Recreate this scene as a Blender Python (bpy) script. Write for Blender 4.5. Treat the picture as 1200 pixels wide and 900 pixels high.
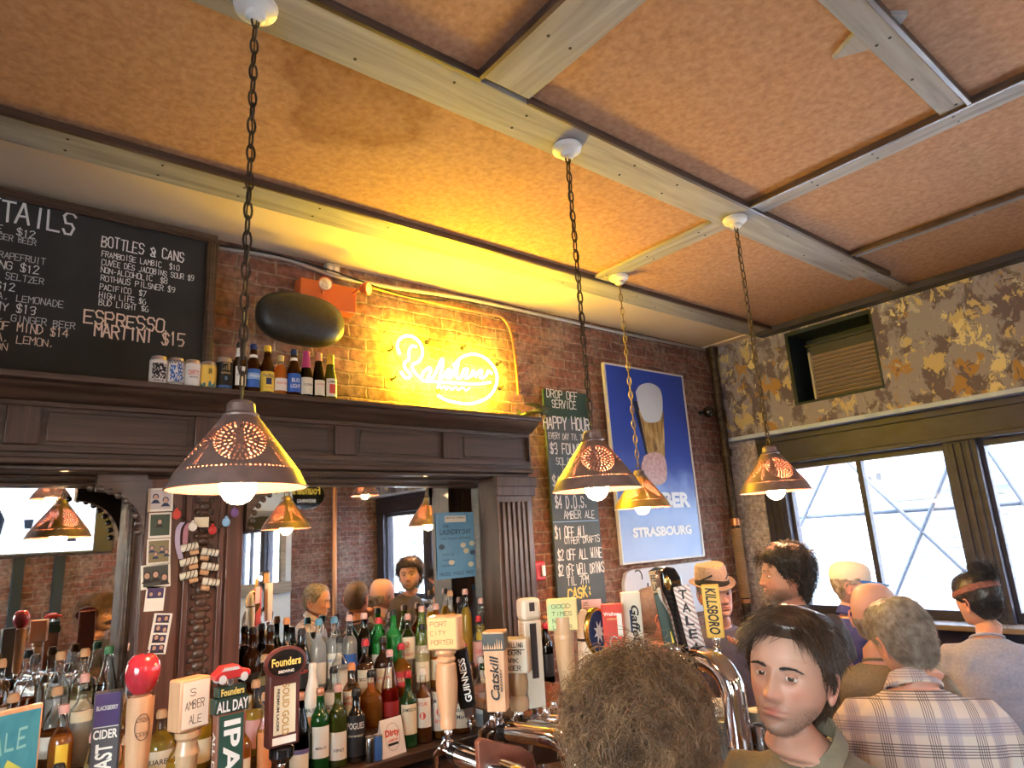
import bpy, bmesh, math, random
import numpy as np
from mathutils import Vector, Matrix, Euler, Quaternion, noise as mnoise

for o in list(bpy.data.objects):
    bpy.data.objects.remove(o)
SC = bpy.context.scene
COL = SC.collection
PI = math.pi
rnd = random.Random(7)

# ------------------------------------------------------------------ camera, world, light
FPX = 767.0                     # focal length for a 1200 px wide frame
H = 1.7                         # camera height
_vx = np.array([967, 123, FPX]); _vx /= np.linalg.norm(_vx)
_vy = np.array([-636, 220, FPX]); _vy /= np.linalg.norm(_vy)
_vy = _vy - _vx * _vy.dot(_vx); _vy /= np.linalg.norm(_vy)
_vz = np.cross(_vx, _vy)
RW = np.array([_vx, _vy, _vz])
cam_d = bpy.data.cameras.new('camera'); cam = bpy.data.objects.new('camera', cam_d); COL.objects.link(cam)
cam_d.sensor_width = 36; cam_d.lens = FPX / 1200 * 36; cam_d.clip_start = .05
mw = Matrix.Identity(4)
for i in range(3):
    mw[i][0] = RW[i][0]; mw[i][1] = -RW[i][1]; mw[i][2] = -RW[i][2]
mw[2][3] = H
cam.matrix_world = mw
SC.camera = cam
SC.view_settings.view_transform = 'Standard'; SC.view_settings.look = 'None'
SC.view_settings.gamma = 1; SC.view_settings.use_curve_mapping = False
SC.view_settings.exposure = 1.78
cy = SC.cycles
cy.max_bounces = 10; cy.diffuse_bounces = 4; cy.glossy_bounces = 5; cy.transmission_bounces = 6; cy.transparent_max_bounces = 24
cy.caustics_reflective = False; cy.caustics_refractive = False; cy.sample_clamp_indirect = 6.0
cy.use_denoising = True

world = bpy.data.worlds.new('world'); SC.world = world; world.use_nodes = True
wn = world.node_tree.nodes; wl = world.node_tree.links
bg = wn['Background']
sky = wn.new('ShaderNodeTexSky'); sky.sky_type = 'NISHITA'; sky.sun_elevation = math.radians(55); sky.sun_rotation = math.radians(200)
sky.sun_disc = False; sky.air_density = 1.2; sky.dust_density = 2.0
wl.new(sky.outputs[0], bg.inputs[0]); bg.inputs[1].default_value = 1.8

sun_d = bpy.data.lights.new('sun', 'SUN'); sun_d.energy = 3.5; sun_d.angle = .02; sun_d.color = (1, .95, .86)
sun = bpy.data.objects.new('sun', sun_d); COL.objects.link(sun)
sun.rotation_euler = Vector((.62, .25, -.75)).to_track_quat('-Z', 'Y').to_euler()

def portal(x, y0, y1, z0, z1, s=-1):
    d = bpy.data.lights.new('window_portal', 'AREA'); d.shape = 'RECTANGLE'; d.size = y1 - y0; d.size_y = z1 - z0
    d.cycles.is_portal = True
    o = bpy.data.objects.new('window_portal', d); COL.objects.link(o)
    o.location = (x, (y0 + y1) / 2, (z0 + z1) / 2)
    o.rotation_euler = Vector((s, 0, 0)).to_track_quat('-Z', 'Z').to_euler()
portal(5.45, -2.6, 3.0, .95, 2.15)
portal(-2.72, -2.25, .45, .95, 2.55, 1)

def on(px, py, ax, v):
    """the point on the plane ax=v that the photograph shows at (px, py)"""
    d = RW @ np.array([px - 600, py - 450, FPX]); o = np.array([0, 0, H]); i = 'xyz'.index(ax)
    return Vector(o + d * (v - o[i]) / d[i])
def dep(px, py, z):
    return Vector(np.array([0, 0, H]) + RW @ np.array([px - 600, py - 450, FPX]) * z / FPX)

# ------------------------------------------------------------------ materials
MATS = {}
def _new(name):
    m = bpy.data.materials.new(name); m.use_nodes = True
    return m, m.node_tree.nodes, m.node_tree.links, m.node_tree.nodes['Principled BSDF']
def hexc(c):
    return (c[0], c[1], c[2], 1)
def pm(name, col, rough=.5, metal=0., coat=0., trans=0., ior=1.45, em=None, es=0.):
    if name in MATS: return MATS[name]
    m, n, l, p = _new(name)
    p.inputs['Base Color'].default_value = hexc(col); p.inputs['Roughness'].default_value = rough
    p.inputs['Metallic'].default_value = metal; p.inputs['Coat Weight'].default_value = coat
    p.inputs['Transmission Weight'].default_value = trans; p.inputs['IOR'].default_value = ior
    if em: p.inputs['Emission Color'].default_value = hexc(em); p.inputs['Emission Strength'].default_value = es
    MATS[name] = m
    return m
def ramp(n, stops):
    r = n.new('ShaderNodeValToRGB'); e = r.color_ramp.elements
    while len(e) < len(stops): e.new(.5)
    for k, (pos, c) in enumerate(stops):
        e[k].position = pos; e[k].color = hexc(c)
    return r
def coords(n, l, scale=(1, 1, 1), rot=(0, 0, 0)):
    t = n.new('ShaderNodeTexCoord'); mp = n.new('ShaderNodeMapping')
    mp.inputs['Scale'].default_value = scale; mp.inputs['Rotation'].default_value = rot
    l.new(t.outputs['Object'], mp.inputs['Vector'])
    return mp
def noisy(name, stops, scale=(8, 8, 8), rough=.6, bump=.1, metal=0, detail=6, dist=.0, coat=0.):
    if name in MATS: return MATS[name]
    m, n, l, p = _new(name)
    mp = coords(n, l, scale)
    t = n.new('ShaderNodeTexNoise'); t.inputs['Scale'].default_value = 1; t.inputs['Detail'].default_value = detail
    t.inputs['Distortion'].default_value = dist; l.new(mp.outputs[0], t.inputs['Vector'])
    r = ramp(n, stops); l.new(t.outputs[0], r.inputs[0]); l.new(r.outputs[0], p.inputs['Base Color'])
    p.inputs['Roughness'].default_value = rough; p.inputs['Metallic'].default_value = metal; p.inputs['Coat Weight'].default_value = coat
    if bump:
        b = n.new('ShaderNodeBump'); b.inputs['Strength'].default_value = bump; b.inputs['Distance'].default_value = .01
        l.new(t.outputs[0], b.inputs['Height']); l.new(b.outputs[0], p.inputs['Normal'])
    MATS[name] = m
    return m
def emis(name, col, s):
    if name in MATS: return MATS[name]
    m, n, l, p = _new(name)
    e = n.new('ShaderNodeEmission'); e.inputs[0].default_value = hexc(col); e.inputs[1].default_value = s
    l.new(e.outputs[0], n['Material Output'].inputs[0]); MATS[name] = m
    return m
def glass(name, tint, gloss=.9, film=None):
    """thin bottle glass: tinted see-through with a glossy fresnel coat"""
    if name in MATS: return MATS[name]
    m, n, l, p = _new(name)
    t = n.new('ShaderNodeBsdfTransparent'); t.inputs[0].default_value = hexc(tint)
    g = n.new('ShaderNodeBsdfGlossy'); g.inputs['Roughness'].default_value = .06; g.inputs[0].default_value = (1, 1, 1, 1)
    f = n.new('ShaderNodeLayerWeight'); f.inputs[0].default_value = .22
    mu = n.new('ShaderNodeMath'); mu.operation = 'MULTIPLY_ADD'; mu.inputs[1].default_value = gloss; mu.inputs[2].default_value = .03
    mu.use_clamp = True
    l.new(f.outputs['Fresnel'], mu.inputs[0])
    x = n.new('ShaderNodeMixShader'); l.new(mu.outputs[0], x.inputs[0]); l.new(t.outputs[0], x.inputs[1]); l.new(g.outputs[0], x.inputs[2])
    out = x
    if film:
        d = n.new('ShaderNodeBsdfDiffuse'); d.inputs[0].default_value = hexc(film[:3])
        y = n.new('ShaderNodeMixShader'); y.inputs[0].default_value = film[3]
        l.new(x.outputs[0], y.inputs[1]); l.new(d.outputs[0], y.inputs[2]); out = y
    l.new(out.outputs[0], n['Material Output'].inputs[0]); MATS[name] = m
    return m
def attr_mat(name, rough=.5, sub=0.):
    if name in MATS: return MATS[name]
    m, n, l, p = _new(name)
    a = n.new('ShaderNodeVertexColor'); a.layer_name = 'Col'
    l.new(a.outputs[0], p.inputs['Base Color']); p.inputs['Roughness'].default_value = rough
    p.inputs['Subsurface Weight'].default_value = sub; p.inputs['Subsurface Radius'].default_value = (.012, .004, .002)
    p.inputs['Subsurface Scale'].default_value = .5
    MATS[name] = m
    return m

# brick: object x (or y) and z carry the courses
def brick_mat(name, axis, c1, c2, mortar, patch, patch_amt):
    m, n, l, p = _new(name)
    t = n.new('ShaderNodeTexCoord'); s = n.new('ShaderNodeSeparateXYZ'); c = n.new('ShaderNodeCombineXYZ')
    l.new(t.outputs['Object'], s.inputs[0])
    wob = n.new('ShaderNodeTexNoise'); wob.inputs['Scale'].default_value = 9; wob.inputs['Detail'].default_value = 3
    l.new(t.outputs['Object'], wob.inputs['Vector'])
    ad = n.new('ShaderNodeMath'); ad.operation = 'MULTIPLY_ADD'; ad.inputs[1].default_value = .034
    l.new(wob.outputs[0], ad.inputs[0]); l.new(s.outputs[2], ad.inputs[2])
    w2_ = n.new('ShaderNodeTexNoise'); w2_.inputs['Scale'].default_value = 14; w2_.inputs['Detail'].default_value = 4
    l.new(t.outputs['Object'], w2_.inputs['Vector'])
    a2 = n.new('ShaderNodeMath'); a2.operation = 'MULTIPLY_ADD'; a2.inputs[1].default_value = .035
    l.new(w2_.outputs[0], a2.inputs[0]); l.new(s.outputs[axis], a2.inputs[2])
    l.new(a2.outputs[0], c.inputs[0]); l.new(ad.outputs[0], c.inputs[1])
    b = n.new('ShaderNodeTexBrick'); b.inputs['Scale'].default_value = 1
    b.inputs['Brick Width'].default_value = .215; b.inputs['Row Height'].default_value = .073; b.inputs['Mortar Size'].default_value = .0075
    b.inputs['Mortar Smooth'].default_value = .7; b.inputs['Bias'].default_value = -.1
    b.inputs['Color1'].default_value = hexc(c1); b.inputs['Color2'].default_value = hexc(c2); b.inputs['Mortar'].default_value = hexc(mortar)
    l.new(c.outputs[0], b.inputs['Vector'])
    n1 = n.new('ShaderNodeTexNoise'); n1.inputs['Scale'].default_value = 3.2; n1.inputs['Detail'].default_value = 8; n1.inputs['Roughness'].default_value = .65
    l.new(t.outputs['Object'], n1.inputs['Vector'])
    r1 = ramp(n, [(.46, (0, 0, 0)), (.56, (patch_amt * .7,) * 3), (.70, (patch_amt,) * 3)]); l.new(n1.outputs[0], r1.inputs[0])
    mx = n.new('ShaderNodeMixRGB'); l.new(r1.outputs[0], mx.inputs[0]); l.new(b.outputs['Color'], mx.inputs[1]); mx.inputs[2].default_value = hexc(patch)
    n2 = n.new('ShaderNodeTexNoise'); n2.inputs['Scale'].default_value = 28; n2.inputs['Detail'].default_value = 6
    l.new(t.outputs['Object'], n2.inputs['Vector'])
    r2 = ramp(n, [(.3, (.50, .48, .47)), (.7, (1.25, 1.22, 1.2))]); l.new(n2.outputs[0], r2.inputs[0])
    mm = n.new('ShaderNodeMixRGB'); mm.blend_type = 'MULTIPLY'; mm.inputs[0].default_value = 1
    l.new(mx.outputs[0], mm.inputs[1]); l.new(r2.outputs[0], mm.inputs[2]); l.new(mm.outputs[0], p.inputs['Base Color'])
    p.inputs['Roughness'].default_value = .88
    hs = n.new('ShaderNodeMath'); hs.operation = 'MULTIPLY_ADD'; hs.inputs[1].default_value = -1.0; hs.inputs[2].default_value = 1
    l.new(b.outputs['Fac'], hs.inputs[0])
    h2 = n.new('ShaderNodeMath'); h2.operation = 'MULTIPLY_ADD'; h2.inputs[1].default_value = .6
    l.new(n2.outputs[0], h2.inputs[0]); l.new(hs.outputs[0], h2.inputs[2])
    bp = n.new('ShaderNodeBump'); bp.inputs['Strength'].default_value = .55; bp.inputs['Distance'].default_value = .012
    l.new(h2.outputs[0], bp.inputs['Height']); l.new(bp.outputs[0], p.inputs['Normal'])
    MATS[name] = m
    return m
brick_mat('brick_back', 0, (.27, .115, .075), (.15, .07, .052), (.30, .22, .165), (.36, .26, .195), .62)
brick_mat('brick_front', 0, (.24, .10, .075), (.14, .065, .055), (.30, .25, .22), (.32, .26, .22), .6)
brick_mat('brick_pale', 1, (.52, .45, .43), (.42, .34, .33), (.58, .54, .52), (.66, .62, .6), .8)

def wood_mat(name, c1, c2, scale, rough=.45, bump=.15, coat=.0):
    return noisy(name, [(.28, c1), (.52, tuple((a + b) / 2 for a, b in zip(c1, c2))), (.75, c2)], scale, rough, bump, detail=5, dist=1.2, coat=coat)
wood_mat('dark_wood', (.030, .017, .012), (.105, .062, .042), (1.6, 9, 34), .38, .12, .15)
wood_mat('dark_wood_vertical', (.034, .018, .013), (.105, .058, .040), (34, 9, 1.6), .38, .12, .15)
wood_mat('red_wood_vertical', (.055, .022, .015), (.14, .055, .036), (30, 9, 1.6), .36, .1, .2)
wood_mat('bar_wood', (.10, .045, .02), (.22, .10, .045), (3, 30, 9), .25, .05, .5)
wood_mat('pale_wood', (.42, .26, .14), (.57, .38, .22), (40, 40, 5), .42, .04, .3)
wood_mat('tan_wood', (.50, .28, .15), (.62, .38, .22), (40, 40, 5), .45, .03, .2)
wood_mat('red_brown_wood', (.16, .055, .03), (.27, .10, .055), (24, 24, 4), .45, .06)
wood_mat('grey_plank', (.20, .188, .175), (.37, .35, .325), (1.3, 16, 16), .72, .12)
wood_mat('grey_plank_cross', (.20, .188, .175), (.37, .35, .325), (16, 1.3, 16), .72, .12)
noisy('fibreboard', [(.25, (.29, .14, .066)), (.5, (.375, .20, .102)), (.8, (.46, .265, .146))], (38, 38, 38), .85, .25, detail=9)
noisy('plaster_white', [(.3, (.60, .465, .315)), (.7, (.69, .545, .38))], (2, 2, 2), .8, .06)
noisy('wall_paint_blue', [(.3, (.55, .62, .68)), (.7, (.64, .70, .76))], (2, 2, 2), .7, .05)
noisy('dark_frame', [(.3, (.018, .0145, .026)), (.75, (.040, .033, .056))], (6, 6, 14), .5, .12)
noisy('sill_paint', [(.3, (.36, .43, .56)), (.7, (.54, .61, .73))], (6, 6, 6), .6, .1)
noisy('iron', [(.3, (.03, .022, .018)), (.75, (.11, .075, .05))], (30, 30, 30), .55, .15, metal=.7)
noisy('brass_chain', [(.3, (.16, .11, .045)), (.75, (.30, .22, .09))], (30, 30, 30), .5, .1, metal=.7)
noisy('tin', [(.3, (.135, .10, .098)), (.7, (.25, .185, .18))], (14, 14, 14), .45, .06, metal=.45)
noisy('tin_neon_lit', [(.3, (.32, .22, .08)), (.7, (.50, .37, .15))], (14, 14, 14), .42, .06, metal=.6)  # tin with the neon's yellow light put into its colour
noisy('slate', [(.3, (.012, .012, .011)), (.75, (.032, .032, .030))], (3, 3, 3), .75, .02)
noisy('slate_blue', [(.3, (.055, .075, .085)), (.75, (.10, .13, .145))], (3, 3, 3), .7, .02)
noisy('slate_green', [(.3, (.014, .045, .028)), (.75, (.022, .06, .036))], (3, 3, 3), .7, .02)
pm('chrome', (.78, .78, .80), .10, 1); pm('steel', (.62, .60, .58), .22, 1); pm('brass', (.62, .45, .16), .22, 1)
pm('black_plastic', (.012, .012, .013), .35); pm('black_gloss', (.01, .01, .011), .12, coat=.5); pm('white', (.80, .79, .76), .5); pm('paper', (.80, .77, .70), .7)
pm('cream_paint', (.70, .66, .56), .5); pm('chalk', (.78, .77, .74), .9); pm('chalk_yellow', (.85, .62, .16), .9); pm('chalk_warm', (.80, .62, .47), .9); pm('chalk_dim', (.55, .54, .52), .9)
pm('orange_box', (.52, .125, .035), .45); pm('ceramic', (.74, .71, .64), .35, coat=.3); pm('red_paint', (.50, .03, .03), .35); pm('ink', (.02, .018, .02), .6)
pm('copper_pipe', (.50, .22, .10), .35, .8); pm('rope', (.34, .21, .11), .9); pm('rubber', (.02, .02, .02), .8)
emis('bulb_glow', (1.0, .58, .28), 85); emis('neon_glow', (1.0, .66, .02), 105)
glass('clear_glass', (.95, .97, .97)); glass('window_pane', (.97, .985, .98), .6)

# ------------------------------------------------------------------ things, parts, meshes
def tag(o, label=None, cat=None, group=None, kind=None):
    if label: o['label'] = label
    if cat: o['category'] = cat
    if group: o['group'] = group
    if kind: o['kind'] = kind
    return o
def thing(name, label, cat, loc=(0, 0, 0), rot=0., group=None):
    o = bpy.data.objects.new(name, None); COL.objects.link(o); o.location = loc; o.empty_display_size = .05
    if isinstance(rot, (int, float)): o.rotation_euler = (0, 0, rot)
    else: o.rotation_euler = rot
    return tag(o, label, cat, group)
def link_mesh(name, me, parent=None, loc=None):
    o = bpy.data.objects.new(name, me); COL.objects.link(o)
    if parent is not None: o.parent = parent
    if loc is not None: o.location = loc
    return o

class MB:
    """collects shapes into one mesh; M is the matrix every added shape passes through"""
    def __init__(s, off=(0, 0, 0)):
        s.v = []; s.f = []; s.mi = []; s.M = Matrix.Translation(-Vector(off))
    def add(s, vs, fs, mat=0, M=None):
        b = len(s.v); T = s.M if M is None else s.M @ M
        s.v += [tuple(T @ Vector(p)) for p in vs]
        s.f += [tuple(i + b for i in f) for f in fs]; s.mi += [mat] * len(fs)
        return s
    def box(s, x0, x1, y0, y1, z0, z1, mat=0, M=None):
        vs = [(x, y, z) for z in (z0, z1) for y in (y0, y1) for x in (x0, x1)]
        return s.add(vs, [(0, 2, 3, 1), (4, 5, 7, 6), (0, 1, 5, 4), (2, 6, 7, 3), (0, 4, 6, 2), (1, 3, 7, 5)], mat, M)
    def lathe(s, prof, seg=24, mat=0, M=None, sx=1., sy=1., caps=True):
        vs = []; fs = []
        for r, z in prof:
            vs += [(r * sx * math.cos(2 * PI * k / seg), r * sy * math.sin(2 * PI * k / seg), z) for k in range(seg)]
        n = len(prof)
        for i in range(n - 1):
            for k in range(seg):
                k2 = (k + 1) % seg
                fs.append((i * seg + k, i * seg + k2, (i + 1) * seg + k2, (i + 1) * seg + k))
        if caps:
            if prof[0][0] > 1e-6: fs.append(tuple(range(seg))[::-1])
            if prof[-1][0] > 1e-6: fs.append(tuple((n - 1) * seg + k for k in range(seg)))
        return s.add(vs, fs, mat, M)
    def tube(s, pts, r, seg=8, mat=0, M=None, closed=False, caps=True):
        P = [Vector(p) for p in pts]; n = len(P)
        R = r if isinstance(r, (list, tuple)) else [r] * n
        vs = []; fs = []; prev = None
        for i in range(n):
            if closed: t = P[(i + 1) % n] - P[i - 1]
            else: t = P[min(i + 1, n - 1)] - P[max(i - 1, 0)]
            t.normalize()
            if prev is None:
                a = Vector((0, 0, 1)) if abs(t.z) < .9 else Vector((1, 0, 0))
                u = t.cross(a).normalized()
            else:
                u = (prev - t * prev.dot(t))
                u = u.normalized() if u.length > 1e-6 else t.orthogonal().normalized()
            prev = u; w = t.cross(u)
            vs += [tuple(P[i] + (u * math.cos(2 * PI * k / seg) + w * math.sin(2 * PI * k / seg)) * R[i]) for k in range(seg)]
        m = n if closed else n - 1
        for i in range(m):
            j = (i + 1) % n
            for k in range(seg):
                k2 = (k + 1) % seg
                fs.append((i * seg + k, i * seg + k2, j * seg + k2, j * seg + k))
        if not closed and caps:
            fs.append(tuple(range(seg))[::-1]); fs.append(tuple((n - 1) * seg + k for k in range(seg)))
        return s.add(vs, fs, mat, M)
    def prism(s, poly, y0, y1, mat=0, M=None):
        """polygon in x,z pushed from y0 to y1"""
        n = len(poly)
        vs = [(p[0], y0, p[1]) for p in poly] + [(p[0], y1, p[1]) for p in poly]
        fs = [tuple(range(n)), tuple(range(2 * n - 1, n - 1, -1))] + [(i, i + n, (i + 1) % n + n, (i + 1) % n) for i in range(n)]
        return s.add(vs, fs, mat, M)
    def ball(s, c, r, seg=20, rings=12, mat=0, M=None):
        if isinstance(r, (int, float)): r = (r, r, r)
        vs = []; fs = []
        for i in range(rings + 1):
            a = PI * i / rings
            vs += [(c[0] + r[0] * math.sin(a) * math.cos(2 * PI * k / seg), c[1] + r[1] * math.sin(a) * math.sin(2 * PI * k / seg), c[2] + r[2] * math.cos(a)) for k in range(seg)]
        for i in range(rings):
            for k in range(seg):
                k2 = (k + 1) % seg
                fs.append((i * seg + k, (i + 1) * seg + k, (i + 1) * seg + k2, i * seg + k2))
        return s.add(vs, fs, mat, M)
    def mesh(s, name, mats, smooth=True, weld=True):
        me = bpy.data.meshes.new(name); me.from_pydata(s.v, [], s.f)
        for m in (mats if isinstance(mats, (list, tuple)) else [mats]):
            me.materials.append(MATS[m] if isinstance(m, str) else m)
        me.polygons.foreach_set('material_index', s.mi)
        bm = bmesh.new(); bm.from_mesh(me)
        if weld: bmesh.ops.remove_doubles(bm, verts=bm.verts, dist=1e-6)
        bmesh.ops.recalc_face_normals(bm, faces=bm.faces)
        for f in bm.faces: f.smooth = smooth
        bm.to_mesh(me); bm.free()
        if smooth: me.set_sharp_from_angle(angle=math.radians(38))
        return me
    def build(s, name, mats, parent=None, smooth=True, bevel=0., loc=None):
        o = link_mesh(name, s.mesh(name, mats, smooth), parent, loc)
        if bevel:
            b = o.modifiers.new('bevel', 'BEVEL'); b.width = bevel; b.segments = 2; b.limit_method = 'ANGLE'; b.angle_limit = math.radians(40)
        return o

# ------------------------------------------------------------------ lettering
STROKES = {k: v for k, v in (x.split('=') for x in '''A=002640;1232|B=00063645340303;0333423000|C=4536160501103041|D=00062644422000|E=46060040;0333|F=460600;0333|G=45361605011030414323|H=0006;4046;0343|I=2026|J=3631201001|K=0006;4602;1340|L=060040|M=0006234640|N=00064046|O=160501103041453616|P=00063645443303|Q=160501103041453616;2240|R=00063645443303;2340|S=45361605133342301001|T=0646;2620|U=060110304146|V=062046|W=0610233046|X=0046;0640|Y=062346;2320|Z=06460040|0=160501103041453616|1=152620|2=051636450040|3=0516364533423010;1333|4=30360242|5=46060333423010|6=361503011030414233|7=064610|8=13040516364544331302011030414233|9=10314345361605041343|$=45361605133342301001;2720|-=1333|,=2110|.=2021|:=2122;2425|'=2625|&=400515264401103043|/=0046'''.split('|'))}
def strokes_mb(mb, text, x0, z0, h, w, y, M=None, lw=None, jit=.25, mat=0, R=None):
    """chalk or pen capitals: baseline start (x0, z0), cap height h, total width w, lying just off the plane y"""
    R = R or rnd; n = len(text); adv = w / max(n, 1); cw = adv * .78; lw = lw or h * .13
    vs = []; fs = []
    for i, ch in enumerate(text.upper()):
        st = STROKES.get(ch)
        if not st: continue
        ox = x0 + i * adv + R.uniform(-1, 1) * adv * .05; oz = z0 + R.uniform(-1, 1) * h * .05; sc = 1 + R.uniform(-1, 1) * .08
        for seg in st.split(';'):
            seg = seg if len(seg) % 2 == 0 else seg[:-1]
            pts = [(ox + int(seg[k]) / 4 * cw * (1 if ch != 'I' else 1) + R.uniform(-1, 1) * jit * lw, oz + (int(seg[k + 1]) / 6) * h * sc + R.uniform(-1, 1) * jit * lw) for k in range(0, len(seg), 2)]
            for (a, b) in zip(pts[:-1], pts[1:]):
                dx, dz = b[0] - a[0], b[1] - a[1]; L = math.hypot(dx, dz) or 1e-6
                ux, uz = dx / L * lw * .45, dz / L * lw * .45; nx, nz = -dz / L * lw / 2, dx / L * lw / 2
                q = len(vs)
                vs += [(a[0] - ux + nx, y, a[1] - uz + nz), (a[0] - ux - nx, y, a[1] - uz - nz), (b[0] + ux - nx, y, b[1] + uz - nz), (b[0] + ux + nx, y, b[1] + uz + nz)]
                fs.append((q, q + 1, q + 2, q + 3))
                y -= 2e-6
    mb.add(vs, fs, mat, M)
_tc = {}
def text_geo(s, bold=0.):
    """flat letter outlines of unit height, centred: (verts, faces, width)"""
    k = (s, bold)
    if k in _tc: return _tc[k]
    c = bpy.data.curves.new('t', 'FONT'); c.body = s; c.align_x = 'CENTER'; c.align_y = 'CENTER'; c.size = 1; c.offset = bold; c.resolution_u = 3
    o = bpy.data.objects.new('t', c); COL.objects.link(o)
    me = bpy.data.meshes.new_from_object(o.evaluated_get(bpy.context.evaluated_depsgraph_get()))
    vs = [tuple(v.co) for v in me.vertices]; fs = [tuple(p.vertices) for p in me.polygons]
    bpy.data.objects.remove(o); bpy.data.curves.remove(c); bpy.data.meshes.remove(me)
    if vs:
        x0 = min(v[0] for v in vs); x1 = max(v[0] for v in vs); y0 = min(v[1] for v in vs); y1 = max(v[1] for v in vs)
        hh = max(y1 - y0, 1e-6)
        vs = [((v[0] - (x0 + x1) / 2) / hh, (v[1] - (y0 + y1) / 2) / hh) for v in vs]; w = (x1 - x0) / hh
    else: w = 1
    _tc[k] = (vs, fs, w)
    return _tc[k]
def print_mb(mb, s, cx, cz, h, y, w=None, rot=0., mat=0, M=None, bold=0., cyl=None, slant=0.):
    """printed text on the plane y (or wrapped on a cylinder of radius cyl): h letter height, w squeezes to a width"""
    vs, fs, nat = text_geo(s, bold)
    sx = (w / nat) if w else h
    out = []
    c, sn = math.cos(rot), math.sin(rot)
    for (a, b) in vs:
        a2 = a * sx + slant * b * h; b2 = b * h
        X = cx + a2 * c - b2 * sn; Z = cz + a2 * sn + b2 * c
        if cyl: out.append((cyl * math.sin(X / cyl), -cyl * math.cos(X / cyl), Z))
        else: out.append((X, y, Z))
    mb.add(out, fs, mat, M)
def loft(rings, close_top=True, close_bot=True):
    n = len(rings[0]); vs = [p for r in rings for p in r]; fs = []
    for i in range(len(rings) - 1):
        for k in range(n):
            k2 = (k + 1) % n
            fs.append((i * n + k, i * n + k2, (i + 1) * n + k2, (i + 1) * n + k))
    if close_top: fs.append(tuple(range(n))[::-1])
    if close_bot: fs.append(tuple((len(rings) - 1) * n + k for k in range(n)))
    return vs, fs
def spline(pts, n):
    """smooth path through the points"""
    P = [Vector(p) for p in pts]; P = [2 * P[0] - P[1]] + P + [2 * P[-1] - P[-2]]; out = []
    m = len(P) - 3
    for i in range(n):
        u = i / (n - 1) * m; k = min(int(u), m - 1); t = u - k
        a, b, c, d = P[k:k + 4]
        out.append(.5 * ((2 * b) + (c - a) * t + (2 * a - 5 * b + 4 * c - d) * t * t + (3 * b - a - 3 * c + d) * t ** 3))
    return out
# ================================================================== the room
YB, XW, YF, XL, ZC = 3.4, 5.21, -2.8, -2.6, 3.325
def struct(name, mb, mats, **k):
    return tag(mb.build(name, mats, **k), kind='structure')
struct('floor', MB().box(XL, XW + .3, YF, YB, -.1, 0), wood_mat('floor_wood', (.06, .035, .02), (.14, .08, .045), (2, 20, 20), .5))
struct('wall_back', MB().box(XL, XW + .35, YB, YB + .2, 0, ZC + .1), 'brick_back')
mb = MB()
for q in ((YF, -2.3, 0, ZC + .1), (.5, YB, 0, ZC + .1), (-2.3, .5, 0, .9), (-2.3, .5, 2.6, ZC + .1)): mb.box(XL - .2, XL, *q)
struct('wall_left', mb, 'brick_front')
w = thing('window_9', None, None, (XL - .1, -.9, .9)); w['kind'] = 'structure'      # unseen street window added for daylight fill
mb = MB(w.location)
for q in ((-2.3, .5, .9, .97), (-2.3, .5, 2.53, 2.6), (-2.3, -2.23, .97, 2.53), (.43, .5, .97, 2.53), (-.93, -.87, .97, 2.53)): mb.box(XL - .14, XL - .05, *q)
mb.build('frame', pm('frame_black', (.03, .03, .03), .4), w, bevel=.004); MB(w.location).box(XL - .1, XL - .095, -2.23, .43, .97, 2.53).build('pane', 'window_pane', w)
struct('street_side', MB().box(-30, XL - .25, -30, 30, -.25, -.12), pm('pavement_pale', (.52, .51, .49), .9))
# front wall: brick with a pale painted length beside it
WF0 = 2.05
struct('wall_front', MB().box(XL, XW + .35, YF - .2, YF, 0, ZC + .1), 'brick_front')
struct('ceiling', MB().box(XL, XW + .2, YF, 2.80, ZC, ZC + .1), 'fibreboard')
struct('ceiling_plaster', MB().box(XL, XW + .2, 2.80, YB, ZC, ZC + .1), 'plaster_white')

# water stain on the fibreboard: a thin ring of browned board (its own shape)
def cb(px, py, z=ZC): return on(px, py, 'z', z)
fb = MATS['fibreboard']; n = fb.node_tree.nodes; l = fb.node_tree.links; p = n['Principled BSDF']
src = p.inputs['Base Color'].links[0].from_socket
tc = n.new('ShaderNodeTexCoord'); sc_ = cb(420, 120); mp = n.new('ShaderNodeMapping'); mp.inputs['Location'].default_value = (-sc_.x, -sc_.y, -sc_.z)
l.new(tc.outputs['Object'], mp.inputs[0])
nz = n.new('ShaderNodeTexNoise'); nz.inputs['Scale'].default_value = 3.5; nz.inputs['Detail'].default_value = 5; l.new(mp.outputs[0], nz.inputs[0])
ln = n.new('ShaderNodeVectorMath'); ln.operation = 'LENGTH'; l.new(mp.outputs[0], ln.inputs[0])
ad = n.new('ShaderNodeMath'); ad.operation = 'MULTIPLY_ADD'; ad.inputs[1].default_value = .7; l.new(nz.outputs[0], ad.inputs[0]); l.new(ln.outputs['Value'], ad.inputs[2])
rp = ramp(n, [(.0, (.88, .84, .80)), (.50, (.78, .71, .65)), (.60, (.66, .56, .48)), (.66, (.86, .82, .78)), (.74, (1, 1, 1))]); l.new(ad.outputs[0], rp.inputs[0])
mm = n.new('ShaderNodeMixRGB'); mm.blend_type = 'MULTIPLY'; mm.inputs[0].default_value = 1; l.new(src, mm.inputs[1]); l.new(rp.outputs[0], mm.inputs[2]); l.new(mm.outputs[0], p.inputs['Base Color'])

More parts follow.
